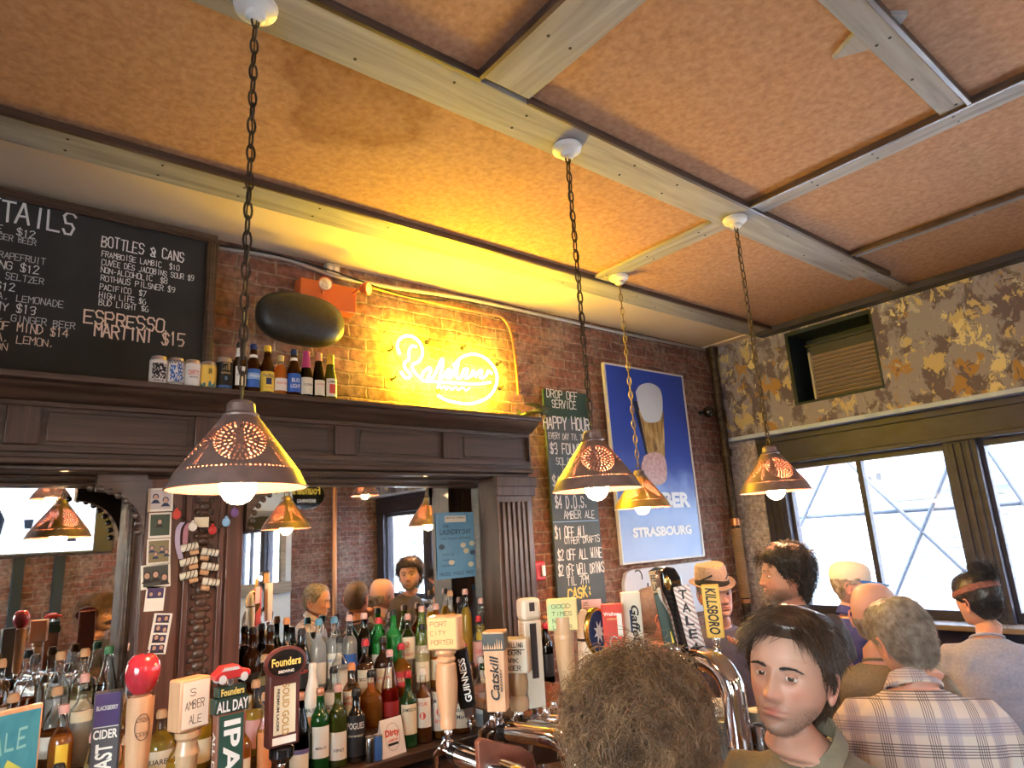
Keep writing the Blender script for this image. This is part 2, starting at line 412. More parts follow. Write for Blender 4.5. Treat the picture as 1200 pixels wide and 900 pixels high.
# ceiling battens
TRN = [0]
def batten(x0, x1, y0, y1, th=.022, M=None, nails=True):
    TRN[0] += 1
    along_x = (x1 - x0) > (y1 - y0)
    o = struct('trim_%d' % TRN[0], MB().box(x0, x1, y0, y1, ZC - th, ZC), 'grey_plank' if along_x else 'grey_plank_cross', bevel=.003)
    b = MB(); q = random.Random(TRN[0])
    L = (x1 - x0) if along_x else (y1 - y0)
    for k in range(int(L / .33) + 1):
        t = .12 + k * .33 + q.uniform(-.05, .05)
        for s in (.28, .74):
            if q.random() < .6:
                x, y = (x0 + t, y0 + (y1 - y0) * s) if along_x else (x0 + (x1 - x0) * s, y0 + t)
                if x < x1 and y < y1: b.lathe([(.006, ZC - th - .0015), (.006, ZC - th)], 8, M=Matrix.Translation((x, y, 0)))
    if b.v: b.build('nail_heads', 'ink', o)
    return o
def shadow_gap(x0, x1, y0, y1):  # solid dark strip stands in for the shaded gap beside a batten
    TRN[0] += 1
    return struct('trim_%d' % TRN[0], MB().box(x0, x1, y0, y1, ZC - .034, ZC - .0005), 'dark_wood', bevel=.003)
batten(XL, 5.19, 2.715, 2.91)
shadow_gap(XL, 5.19, 2.695, 2.7149)
batten(XL, 4.55, 1.60, 1.80, .026)
batten(4.551, 5.19, 1.62, 1.72, .02)
shadow_gap(1.47, 4.7, 1.582, 1.5999)
shadow_gap(.2, 1.25, 1.582, 1.5999)
batten(1.252, 1.468, YF, 1.581)
shadow_gap(1.232, 1.2519, YF, 1.58)
batten(2.955, 3.09, 1.801, 2.694)
batten(2.98, 3.10, YF, 1.581)
shadow_gap(2.96, 2.9799, YF, 1.58)
batten(4.12, 4.19, YF, 1.581)
shadow_gap(4.10, 4.1199, YF, 1.58)
batten(1.8, 2.9599, .60, .695)
shadow_gap(1.8, 2.9599, .58, .5999)
o = batten(1.469, 1.8, .60, .695)
TRN[0] += 1
tp = [cb(975, 65), cb(1020, 12), cb(1063, 12), cb(1036, 48)]
c0 = sum(tp, Vector()) / 4
struct('trim_%d' % TRN[0], MB().add([(q.x, q.y, z) for z in (ZC - .018, ZC) for q in tp], [(0, 1, 2, 3), (7, 6, 5, 4)] + [(k, k + 4, (k + 1) % 4 + 4, (k + 1) % 4) for k in range(4)]), 'grey_plank')
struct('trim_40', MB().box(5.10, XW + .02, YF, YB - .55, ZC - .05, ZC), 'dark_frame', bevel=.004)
struct('trim_41', MB().box(5.10, XW + .02, YB - .5499, YB, ZC - .012, ZC), 'plaster_white')

# ---- window wall: peeling painted band above, dark framed windows below
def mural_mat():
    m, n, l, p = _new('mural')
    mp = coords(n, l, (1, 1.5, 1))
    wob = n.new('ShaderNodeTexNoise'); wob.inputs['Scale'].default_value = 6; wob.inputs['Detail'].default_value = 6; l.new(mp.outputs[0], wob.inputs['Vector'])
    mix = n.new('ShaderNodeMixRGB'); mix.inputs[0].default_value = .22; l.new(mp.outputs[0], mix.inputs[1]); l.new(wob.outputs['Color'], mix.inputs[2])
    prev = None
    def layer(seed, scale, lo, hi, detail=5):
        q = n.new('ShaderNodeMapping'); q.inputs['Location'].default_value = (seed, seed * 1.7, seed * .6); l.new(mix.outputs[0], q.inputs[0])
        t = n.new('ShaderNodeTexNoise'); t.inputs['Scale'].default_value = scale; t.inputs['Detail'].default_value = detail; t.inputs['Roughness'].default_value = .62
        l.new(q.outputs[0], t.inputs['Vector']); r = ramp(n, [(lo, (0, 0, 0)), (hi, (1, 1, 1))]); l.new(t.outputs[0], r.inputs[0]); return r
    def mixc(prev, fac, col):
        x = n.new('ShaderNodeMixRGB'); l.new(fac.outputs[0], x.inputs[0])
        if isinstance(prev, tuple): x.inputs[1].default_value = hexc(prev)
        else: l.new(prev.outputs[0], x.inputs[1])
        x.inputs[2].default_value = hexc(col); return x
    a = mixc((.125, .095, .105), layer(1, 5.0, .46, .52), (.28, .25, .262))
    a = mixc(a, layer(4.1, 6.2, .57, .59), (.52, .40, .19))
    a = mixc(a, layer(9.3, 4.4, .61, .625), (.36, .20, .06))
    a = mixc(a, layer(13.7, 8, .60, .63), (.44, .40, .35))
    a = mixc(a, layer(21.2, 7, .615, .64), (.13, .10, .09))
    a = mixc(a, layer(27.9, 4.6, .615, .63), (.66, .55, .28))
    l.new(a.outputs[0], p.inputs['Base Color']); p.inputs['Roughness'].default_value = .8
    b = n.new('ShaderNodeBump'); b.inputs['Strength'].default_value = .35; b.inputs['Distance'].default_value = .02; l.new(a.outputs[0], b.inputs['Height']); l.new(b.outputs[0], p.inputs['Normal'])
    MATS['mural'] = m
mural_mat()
ZB = 2.465
AY0, AY1, AZ0, AZ1 = 1.945, 2.655, 2.635, 3.262
mb = MB()
for (y0, y1, z0, z1) in ((YF, AY0, ZB, ZC), (AY1, YB, ZB, ZC), (AY0, AY1, ZB, AZ0), (AY0, AY1, AZ1, ZC)):
    mb.box(XW, XW + .16, y0, y1, z0, z1)
mb.box(XW + .46, XW + .6, AY0 - .3, AY1 + .3, AZ0 - .2, ZC)
for q in ((AY0 - .1, AY0, AZ0 - .1, AZ1 + .1), (AY1, AY1 + .1, AZ0 - .1, AZ1 + .1), (AY0, AY1, AZ0 - .1, AZ0), (AY0, AY1, AZ1, AZ1 + .05)): mb.box(XW + .16, XW + .46, *q)
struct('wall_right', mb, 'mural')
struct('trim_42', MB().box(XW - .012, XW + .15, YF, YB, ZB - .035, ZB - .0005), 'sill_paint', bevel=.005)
XG = 5.42
struct('wall_right_corner', MB().box(XG - .1, XG + .15, 3.12, YB, 0, ZB - .036), 'brick_pale')
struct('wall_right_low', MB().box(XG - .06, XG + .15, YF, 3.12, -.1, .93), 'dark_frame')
struct('trim_43', MB().box(XG - .26, XG + .12, YF, 3.115, .9301, .965), noisy('sill_wood', [(.3, (.16, .11, .08)), (.7, (.27, .20, .15))], (14, 4, 14), .5), bevel=.004)
# window frames: head beam, corner post with grooves, posts between the windows
WT = 2.135
mb = MB().box(XG - .10, XG + .10, YF, 3.12, WT + .05, ZB - .036)
mb.box(XG - .115, XG - .10, YF, 3.12, WT + .05, WT + .085).box(XG - .118, XG - .10, YF, 3.12, ZB - .09, ZB - .036)
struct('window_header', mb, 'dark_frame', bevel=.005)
def post(y0, y1, i):
    mb = MB().box(XG - .09, XG + .10, y0, y1, .966, WT + .0499)
    w = y1 - y0
    for k in range(3):
        c = y0 + w * (.25 + .25 * k); mb.box(XG - .104, XG - .09, c - w * .075, c + w * .075, .99, WT + .04)
    struct('window_post_%d' % i, mb, 'dark_frame', bevel=.004)
posts = [(2.93, 3.12), (1.49, 1.69), (-.10, .10), (-1.60, -1.40), (YF, -2.62)]
for i, (a, b) in enumerate(posts): post(a, b, i + 1)
for i, ((a0, a1), (b0, b1)) in enumerate(zip(posts[1:], posts[:-1])):
    y0, y1 = a1, b0
    w = thing('window_%d' % (i + 1), None, None, (XG, (y0 + y1) / 2, .966)); w['kind'] = 'structure'
    off = w.location
    mb = MB(off); t = .028
    mb.box(XG - .03, XG + .03, y0, y1, WT, WT + .0495).box(XG - .03, XG + .03, y0, y1, .966, 1.03)
    mb.box(XG - .03, XG + .03, y0, y0 + t, 1.03, WT).box(XG - .03, XG + .03, y1 - t, y1, 1.03, WT)
    if i == 0: mb.box(XG - .035, XG + .035, 2.315 - .02, 2.315 + .02, 1.03, WT)
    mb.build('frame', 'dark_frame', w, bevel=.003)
    MB(off).box(XG - .003, XG + .003, y0 + t, y1 - t, 1.03, WT).build('pane', 'window_pane', w)

# ---- street beyond the glass
struct('street', MB().box(XG + .2, 40, -30, 30, -.25, -.12), noisy('concrete', [(.3, (.42, .41, .40)), (.7, (.58, .57, .55))], (3, 3, 3), .9))
fac = thing('building', 'pale building with shutters and awnings across the street', 'building', (15, 0, -.12))
pm('facade_pale', (.60, .60, .59), .8); pm('facade_grey', (.17, .20, .25), .8); pm('street_blue', (.07, .12, .22), .6); pm('sign_red', (.62, .10, .10), .5)
L = fac.location
MB(L).box(15, 16, -26, 30, -.12, 7).build('wall', 'facade_pale', fac)
for k in range(9):
    y = -14 + k * 3.6
    f = MB(L).box(14.93, 15.02, y, y + 1.5, 2.9 + .0, 4.6).build('window', 'facade_grey', fac)
    MB(L).box(14.91, 14.93, y + .12, y + 1.38, 3.02, 4.48).build('pane', 'street_blue', f)
for k in range(4):
    y = -4 + k * 3.9
    mb = MB(L)
    for j in range(11): mb.box(14.9, 14.96, y, y + 2.2, .1 + j * .19, .26 + j * .19)
    mb.build('shutter', 'facade_grey', fac)
mb = MB(L).prism([(0, 0), (.9, -.55), (.9, -.62), (0, -.1)], 0, 4.6, M=Matrix.Translation((14.95, 1.2, 2.75)) @ Matrix.Scale(-1, 4, (1, 0, 0)))
mb.build('awning', 'street_blue', fac)
MB(L).box(14.86, 14.95, 6.7, 7.7, 2.72, 3.3).build('sign_board', 'sign_red', fac, bevel=.01)
sb = MB(L).box(14.86, 14.95, 5.1, 6.6, 2.35, 2.72).build('shop_sign', 'white', fac, bevel=.01)
mb = MB(L); q = random.Random(3)
for k in range(7): mb.box(14.852, 14.86, 5.2 + k * .19, 5.2 + k * .19 + .11, 2.45, 2.45 + q.uniform(.1, .19))
mb.build('lettering', 'ink', sb)
sc = thing('scaffold', 'steel scaffold with crossed braces standing on the pavement outside the window', 'scaffold', (7.0, 1.6, -.12))
L = sc.location; pm('scaffold_steel', (.045, .055, .075), .5, .2)
for y in (-4.2, -1.4, 4.0, 6.6):
    MB(L).tube([(7, y, -.12), (7, y, 3.8)], .03, 10).build('post', 'scaffold_steel', sc)
MB(L).tube([(7.03, -4.5, 1.74), (7.03, 7, 1.74)], .022, 10).build('ledger', 'scaffold_steel', sc)
def px7(px, py): return on(px, py, 'x', 7.0)
for a, b in (((925, 645), (975, 535)), ((1009, 556), (1128, 667)), ((1114, 540), (1058, 678)), ((1140, 500), (1200, 590))):
    A, B = px7(*a), px7(*b); d = (B - A).normalized()
    MB(L).tube([A - d * .25, B + d * .35], .02, 8).build('brace', 'scaffold_steel', sc)

# ---- back bar -----------------------------------------------------------
M_Y = 3.15                      # mirror plane
MROT = math.radians(2.3)
bb = thing('back_bar', 'carved dark wood back bar with mirrors, fluted pilaster and deep cornice against the brick', 'bar furniture', (.8, 3.1, 0))
L = bb.location
X0, X1 = -1.7, 2.47
mb = MB(L)
prof = [(2.75, 2.345), (2.75, 2.368), (3.395, 2.368), (3.395, 2.08), (2.87, 2.08), (2.87, 2.285), (2.84, 2.292), (2.825, 2.305), (2.80, 2.318), (2.785, 2.325), (2.775, 2.34)]
n0 = len(prof); vs = [(X0, y, z) for y, z in prof] + [(X1, y, z) for y, z in prof]
mb.add(vs, [tuple(range(n0)), tuple(range(2 * n0 - 1, n0 - 1, -1))] + [(i, (i + 1) % n0, (i + 1) % n0 + n0, i + n0) for i in range(n0)])
mb.build('cornice', 'dark_wood', bb, bevel=.003)
mb = MB(L).box(X0, 2.44, 2.852, 2.868, 2.265, 2.285).box(X0, 2.44, 2.852, 2.868, 2.10, 2.125)
mb.build('frieze_rail', 'dark_wood', bb, bevel=.003)
for a, b in ((5, 45), (228, 263), (392, 416), (518, 538), (617, 632)):
    xa, xb = on(a, 500, 'y', 2.86).x, on(b, 520, 'y', 2.86).x
    MB(L).box(xa, min(xb, 2.44), 2.848, 2.8695, 2.1255, 2.2645).build('frieze_block', 'dark_wood_vertical', bb, bevel=.004)
for a, b in ((50, 224), (267, 388), (420, 515), (541, 614)):
    xa, xb = on(a, 500, 'y', 2.86).x, on(b, 520, 'y', 2.86).x
    MB(L).box(xa + .012, xb - .012, 2.862, 2.8695, 2.14, 2.25).build('frieze_panel', 'dark_wood', bb, bevel=.004)
# molding and fascia below the frieze
mb = MB(L).box(X0, 2.45, 2.825, 3.3, 2.055, 2.0795).box(X0, 2.44, 2.86, 3.3, 2.035, 2.0549)
mb.build('lower_molding', 'dark_wood', bb, bevel=.006)
MB(L).box(X0, 2.42, 2.99, 3.3, 2.022, 2.0349).build('fascia', 'dark_wood', bb, bevel=.004)
# backing and mirror frames
MB(L).box(X0, 2.42, 3.24, 3.36, .86, 2.0219).build('back_board', 'dark_wood', bb)
def mirror(x0, x1, z0, z1, name):
    xc = (x0 + x1) / 2
    f = MB(L); w = .026
    for (a, b, c, d) in ((x0 - w, x1 + w, z1, z1 + w), (x0 - w, x0, z0, z1), (x1, x1 + w, z0, z1), (x0 - w, x1 + w, z0 - w, z0)):
        f.box(a, b, 3.115, 3.235, c, d)
        f.box(a + .008, b - .008, 3.105, 3.115, c + .008, d - .008)
    fo = f.build('mirror_frame', 'dark_wood', bb, bevel=.004)
    T = Matrix.Translation((xc, M_Y, 0)) @ Matrix.Rotation(MROT, 4, 'Z') @ Matrix.Translation((-xc, -M_Y, 0))
    MB(L).box(x0 - .01, x1 + .01, M_Y, M_Y + .006, z0 - .005, z1 + .005, M=T).build('mirror_glass', pm('mirror', (.86, .87, .86), .015, 1), fo)
mirror(-1.55, .489, 1.12, 2.008, 'l'); mirror(.94, 2.30, 1.12, 2.008, 'r')
# post between the mirrors with its molded edges and carved brackets
mb = MB(L).box(.516, .902, 2.97, 3.23, .86, 2.0219)
mb.box(.52, .655, 2.955, 2.97, .86, 1.97).box(.667, .69, 2.945, 2.97, .86, 1.97).box(.797, .817, 2.945, 2.97, .86, 1.97).box(.83, .898, 2.955, 2.97, .86, 1.97)
mb.build('post', 'red_wood_vertical', bb, bevel=.004)
mb = MB(L); q = random.Random(2)
for k in range(22):
    z = .9 + k * .048
    mb.ball((.743, 2.968, z), (.024, .012, .02), 10, 6); mb.ball((.716, 2.968, z + .024), (.013, .009, .014), 8, 6); mb.ball((.770, 2.968, z + .024), (.013, .009, .014), 8, 6)
mb.build('carving', 'dark_wood_vertical', bb)
def bracket(x, s):
    arc = [(x, 2.034), (x, 1.80)] + [(x - s * (.17 - .17 * math.cos(a)), 1.80 + .17 * math.sin(a) + .0) for a in [PI / 2 * k / 8 for k in range(9)]] + [(x - s * .17, 2.034)]
    b = MB(L).prism(arc, 2.93, 2.985)
    for k in range(9):
        a = PI / 2 * k / 8; b.ball((x - s * (.19 - .17 * math.cos(a)), 2.935, 1.81 + .17 * math.sin(a)), .013, 8, 6)
    b.build('corner_bracket', 'dark_wood', bb)
bracket(.516, 1); bracket(.902, -1)
# right pilaster, fluted, with capital
px0, px1 = 2.197, 2.445
mb = MB(L).box(px0, px1, 2.86, 3.03, .0, 2.0345)
mb.box(px0 - .012, px1 + .012, 2.835, 2.86, 1.93, 2.0345).box(px0 - .02, px1 + .02, 2.825, 2.86, 1.98, 2.0345)
for k in range(6):
    c = px0 + .036 + k * .035
    mb.box(c - .011, c + .011, 2.846, 2.86, .9, 1.90)
mb.build('pilaster', 'dark_wood_vertical', bb, bevel=.004)
# stepped bottle shelves and the counter
ST = [(2.70, .845), (2.88, .925), (2.965, 1.005), (3.05, 1.085)]
MB(L).box(X0, 2.174, 2.68, 3.235, .80, .845).build('counter', 'dark_wood', bb, bevel=.006)
for i in range(1, 4):
    MB(L).box(X0, 2.174, ST[i][0] - .05, 3.05 if i == 3 else 3.05, ST[i - 1][1] + .0002, ST[i][1]).build('bottle_step', 'dark_wood', bb, bevel=.003)
for i in range(5):
    x = X0 + .02 + i * .775
    c = MB(L).box(x, x + .755, 2.76, 3.3, .08, .7995).build('cabinet', 'dark_wood', bb, bevel=.004)
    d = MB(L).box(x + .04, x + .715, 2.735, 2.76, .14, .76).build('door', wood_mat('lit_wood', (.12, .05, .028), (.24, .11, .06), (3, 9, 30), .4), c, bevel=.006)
    MB(L).ball((x + .67, 2.722, .5), .014, 12, 8).build('knob', 'brass', d)
# ================================================================== pendant lamps
def shade_mesh(mat):
    NA, NS = 480, 116
    prof = [(.165, 0.), (.146, .040), (.043, .182)]
    L1 = math.hypot(.019, .040); L2 = math.hypot(.103, .142); LT = L1 + L2
    def pt(s):
        if s < L1: t = s / L1; return prof[0][0] + (prof[1][0] - prof[0][0]) * t, prof[0][1] + (prof[1][1] - prof[0][1]) * t
        t = (s - L1) / L2; return prof[1][0] + (prof[2][0] - prof[1][0]) * t, prof[1][1] + (prof[2][1] - prof[1][1]) * t
    vs = []; fs = []
    for i in range(NS + 1):
        r, z = pt(LT * i / NS)
        for k in range(NA):
            a = 2 * PI * k / NA; vs.append((r * math.cos(a), r * math.sin(a), z))
    def hole(s, a):
        r, z = pt(s)
        if abs(s - L1 - .004) < .0019:
            return (a * 84 / (2 * PI)) % 1 < .42
        for q in range(4):                               # dotted seams between the rosettes
            d = ((a - q * PI / 2 + PI / 4 + PI) % (2 * PI) - PI) * r
            e = abs(d) - .004
            if s > L1 + .01 and abs(e) < .0016 and (s * 1000 / 8.0) % 1 < .42: return True
        q = (a + PI / 4) % (PI / 2) - PI / 4
        x = q * r; y = s - L1 - .083
        rho = math.hypot(x, y) / .066
        if rho > 1: return False
        ph = math.atan2(y, x)
        for lo, hi, nn, w, off in ((.90, .98, 40, .0022, 0), (.68, .86, 26, .0023, 0), (.50, .60, 18, .0024, .5), (.30, .44, 13, .0022, 0), (.16, .24, 7, .0023, .5), (0, .055, 1, .004, 0)):
            if lo <= rho <= hi:
                u = (ph / (2 * PI) * nn + off) % 1 - .5
                if abs(u) * 2 * PI / nn * rho * .066 < w: return True
        return False
    for i in range(NS):
        s = LT * (i + .5) / NS
        for k in range(NA):
            if hole(s, 2 * PI * (k + .5) / NA): continue
            k2 = (k + 1) % NA
            fs.append((i * NA + k, i * NA + k2, (i + 1) * NA + k2, (i + 1) * NA + k))
    me = bpy.data.meshes.new('lamp_shade'); me.from_pydata(vs, [], fs); me.materials.append(MATS[mat])
    for p in me.polygons: p.use_smooth = True
    return me
SH = {'tin': shade_mesh('tin')}
SH['lining'] = SH['tin'].copy(); SH['lining'].materials[0] = pm('copper_lining', (.50, .17, .11), .5)
SH['tin_neon_lit'] = SH['tin'].copy(); SH['tin_neon_lit'].materials[0] = MATS['tin_neon_lit']
def link_geo(mb, p, rotz, a=.0275, b=.011, r=.0032):
    pts = []
    for k in range(14):
        t = 2 * PI * k / 14
        x = b * math.cos(t); z = a * math.sin(t)
        pts.append((x, 0, z))
    mb.tube(pts, r, 6, M=Matrix.Translation(p) @ Matrix.Rotation(rotz, 4, 'Z'), closed=True)
SHARED = {}
def pendant(x, y, zrim, label, metal='tin', chain='iron', rot=0., z0=ZC - .026):
    t = thing('pendant_lamp', label, 'lamp', (x, y, zrim), rot, 'punched tin pendant lamps')
    k = ('shade', metal)
    sh = link_mesh('lamp_shade', SH[metal], t); li = link_mesh('shade_lining', SH['lining'], sh); li.scale = (.985, .985, .985); li.location = (0, 0, .001)
    if 'cap' not in SHARED:
        SHARED['cap'] = MB().lathe([(.044, .180), (.045, .186), (.036, .192), (.034, .214), (.026, .222), (.006, .224)], 28).mesh('cap', 'tin')
        b = MB().tube([(.02 * math.cos(a), 0, .236 + .02 * math.sin(a)) for a in [2 * PI * i / 16 for i in range(16)]], .0035, 8, closed=True)
        SHARED['ring'] = b.mesh('ring', 'iron')
        SHARED['rim'] = MB().tube([(.165 * math.cos(a), .165 * math.sin(a), 0) for a in [2 * PI * i / 64 for i in range(64)]], .0025, 6, closed=True).mesh('rim', 'tin')
        SHARED['socket'] = MB().lathe([(.018, .045), (.02, .05), (.02, .11), (.012, .12), (.004, .19)], 20).mesh('socket', 'black_plastic')
        b = MB().lathe([(.0, -.040), (.014, -.038), (.030, -.028), (.041, -.010), (.044, .006), (.041, .022), (.030, .036), (.018, .044)], 28)
        SHARED['bulb'] = b.mesh('bulb', 'bulb_glow')
        SHARED['canopy'] = MB().lathe([(.060, 0), (.064, -.006), (.060, -.022), (.048, -.030), (.030, -.034), (.028, -.05), (.020, -.056), (.0, -.057)], 32).mesh('canopy', 'ceramic')
    link_mesh('cap', SHARED['cap'], sh); link_mesh('ring', SHARED['ring'], sh); link_mesh('rim', SHARED['rim'], sh)
    link_mesh('socket', SHARED['socket'], t); link_mesh('bulb', SHARED['bulb'], t)
    link_mesh('canopy', SHARED['canopy'], t, (0, 0, z0 - zrim))
    mb = MB(); z = .236 + .020 + .018; top = z0 - zrim - .055; i = 0
    n = max(2, round((top - z) / .045)); st = (top - z) / n
    q = random.Random(int(x * 100))
    for i in range(n + 1):
        link_geo(mb, (q.uniform(-.001, .001), q.uniform(-.001, .001), z + i * st), (i % 2) * PI / 2 + .4)
    mb.tube(spline([(.004 * math.sin(i * 1.3), .004 * math.cos(i * 1.1), z + (top - z) * i / 14) for i in range(15)], 40), .0022, 5)
    mb.build('chain', chain, t)
    return t
def lamp_at(px, py, Y): return on(px, py, 'y', Y)
LY = 1.735
p = on(664, 172, 'z', ZC - .026); p4 = on(861, 256, 'z', ZC - .026); p3 = on(725, 324, 'z', ZC - .022); p1 = on(300, 6, 'z', ZC - .026)
pendant(p1.x, p1.y, 1.862, 'largest pendant lamp hanging in front of the back bar cornice', rot=1.30)
pendant(p.x, p.y, on(700, 574, 'y', p.y).z, 'grey punched pendant lamp hanging before the happy hour chalkboard', rot=.93)
pendant(p3.x, p3.y, on(752, 595, 'y', p3.y).z, 'yellow lit brass coloured pendant lamp hanging before the beer poster', 'tin_neon_lit', 'brass_chain', rot=.2, z0=ZC - .022)
pendant(p4.x, p4.y, on(909, 576, 'y', p4.y).z, 'pendant lamp hanging beside the corner window and drain pipe', rot=.90)
for i, (x, y, w) in enumerate(((-.6, -.55, 'left mirror'), (.85, -.95, 'left mirror, over the aisle'), (2.35, -.95, 'right mirror'), (3.9, -.75, 'street side of the right mirror'))):  # lamps added behind the view for warm fill; one shows in a mirror
    pendant(x, y, 2.3, 'pendant lamp over the tables, seen only through the ' + w, rot=.3 * i, z0=ZC)

# ================================================================== neon sign
def cr3(x, y, Y): return on(440 + x / 5.4545, 360 + y / 5.4545, 'y', Y)
ns = thing('neon_sign', 'glowing yellow script neon sign with a big loop on the brick wall', 'neon sign', tuple(cr3(450, 600, 3.33)))
L = ns.location
def neon(pts, n=60, r=.0082, name='tube'):
    MB(L).tube(spline([cr3(x, y, 3.33) for x, y in pts], n), r, 8).build(name, 'neon_glow', ns)
neon([(155, 300), (140, 250), (155, 205), (200, 183), (250, 195), (290, 240), (300, 300), (278, 345), (235, 372), (250, 415), (290, 455)], 60)
neon([(262, 252), (232, 250), (215, 280), (212, 330), (185, 358), (192, 395), (222, 425), (215, 448), (188, 448), (162, 412)], 50)
word = [(290, 455), (312, 410), (345, 388), (352, 410), (335, 452), (365, 450), (395, 395), (425, 330), (430, 370), (410, 452), (435, 440), (465, 398), (480, 415), (458, 452), (490, 442), (510, 385), (530, 345), (518, 440), (545, 452), (565, 400), (590, 402), (575, 450), (610, 440), (625, 405), (640, 440), (660, 410), (680, 408), (672, 450), (705, 440), (720, 408), (745, 425)]
neon(word, 240)
neon([(500, 372), (545, 325), (600, 303), (660, 306), (720, 340), (765, 400), (777, 470), (748, 545), (690, 592), (605, 617), (520, 610), (450, 592), (400, 565)], 90)
neon([(300, 470), (420, 478), (540, 486), (640, 492), (735, 480)], 40)
neon([(395, 520), (408, 490), (420, 520), (440, 505), (452, 525), (470, 508), (490, 528), (512, 510), (530, 530), (556, 512), (580, 532), (600, 515)], 60, .0045)
mb = MB(L)
for x, y in ((110, 255), (345, 205), (575, 245), (800, 350), (815, 505), (130, 440), (420, 515)):
    P = cr3(x, y, 3.33); mb.tube([P, (P.x + .015, 3.36, P.z), (P.x + .018, 3.399, P.z)], .006, 8); mb.lathe([(.014, 0), (.014, .008)], 12, M=Matrix.Translation((P.x + .018, 3.399, P.z)) @ Matrix.Rotation(PI / 2, 4, 'X'))
mb.build('standoff', 'black_plastic', ns)
a = cr3(110, 255, 3.34); b = cr3(345, 210, 3.34)
MB(L).tube(spline([cr3(100, 220, 3.35), cr3(125, 300, 3.35), cr3(150, 345, 3.35), cr3(180, 350, 3.345)], 20), .004, 6).build('wire', 'black_plastic', ns)
c = cr3(285, 560, 3.3)
MB(L).box(c.x - .085, c.x + .06, 3.27, 3.36, 2.3685, 2.47).build('transformer', 'white', ns, bevel=.006)

# ================================================================== chalk menu board
BY = 3.30
def bpt(px, py): return on(px, py, 'y', BY)
xr = bpt(253, 300).x; ztop = min(bpt(253, 272).z, ZC - .035); zbot = 2.3685
mbd = thing('chalkboard', 'large black chalkboard listing cocktails and bottles, standing on the cornice', 'chalkboard', (.0, BY, zbot))
L = mbd.location
XB0 = -1.15
MB(L).box(XB0, xr, BY, BY + .02, zbot, ztop).build('slate', 'slate', mbd)
mb = MB(L); w = .045
for (a, b, c, d) in ((XB0 - w, xr, ztop - w, ztop), (xr - w, xr, zbot, ztop - w), (XB0 - w, XB0, zbot, ztop - w), (XB0, xr - w, zbot, zbot + .012)):
    mb.box(a, b, BY - .022, BY + .02, c, d)
    mb.box(a + .01, b - .01, BY - .03, BY - .022, c + (.01 if d - c > .03 else .002), d - (.01 if d - c > .03 else .002))
mb.build('frame', 'dark_wood', mbd, bevel=.004)
def line(px0, py0, px1, py1, cap, text, mb, lw=None):
    A, B = bpt(px0, py0), bpt(px1, py1); k = bpt(px0, py0 - cap).z - A.z
    strokes_mb(mb, text, A.x, (A.z + B.z) / 2, k, B.x - A.x + k * .1, BY - .0012, lw=lw or k * .10)
def rline(px1, py1, cap, text, mb, cpx):
    """line that runs in from the left edge of the photograph and ends at px1"""
    B = bpt(px1, py1); k = bpt(px1, py1 - cap * (.82 if cap < 20 else .95)).z - B.z; w = bpt(px1, py1).x - bpt(px1 - cpx * len(text), py1).x
    strokes_mb(mb, text, B.x - w, B.z, k, w, BY - .0012, lw=k * .10)
mb = MB(L)
rline(90, 275, 24, 'COCKTAILS', mb, 19.5)
for a in ((119, 290, 215, 306, 12, 'BOTTLES & CANS'), (119, 301, 210, 317, 6.6, 'FRAMBOISE LAMBIC  $10'), (119, 311, 227, 329, 6.6, 'CUVEE DES JACOBINS SOUR $9'), (118, 320, 196, 332, 6.6, 'NON-ALCOHOLIC  $8'),
          (118, 330, 205, 342, 6.6, 'ROTHAUS PILSNER $9'), (117, 340, 171, 347, 6.6, 'PACIFICO  $7'), (116, 349, 171, 357, 6.6, 'HIGH LIFE $6'), (116, 357, 174, 366, 6.6, 'BUD LIGHT $6')):
    line(*a, mb)
for a in ((42, 280, 10, 'BRAMBLE  $12', 8.2), (47, 322, 11, 'DARLING $12', 8.4), (18, 342, 11, 'SPRITZ $12', 8.2), (43, 369, 11, 'MULE MY $13', 8.6)): rline(a[0], a[1], a[2], a[3], mb, a[4])
mb.build('chalk_lettering', 'chalk', mbd)
mb = MB(L)
for a in ((43, 288, 8, 'GIN, LIME, GINGER BEER', 6), (54, 311, 9, 'TEQUILA, GRAPEFRUIT', 6.6), (52, 334, 9, 'GIN, LIME, SELTZER', 7), (75, 361, 9, 'VODKA, LEMONADE', 7.4), (89, 386, 9, 'RUM, LIME, GINGER BEER', 7.4)): rline(*a[:4], mb, a[4])
mb.build('chalk_small_lettering', 'chalk_dim', mbd)
mb = MB(L)
rline(81, 396, 12, 'STATE OF MIND $14', mb, 8.2); rline(65, 407, 10, 'VODKA, LEMON,', mb, 8.0); rline(10, 411, 9, 'ONION', mb, 8)
line(98, 377, 193, 390, 16, 'ESPRESSO', mb, .007); line(110, 395, 216, 405, 15, 'MARTINI $15', mb, .007)
mb.build('chalk_warm_lettering', 'chalk_warm', mbd)

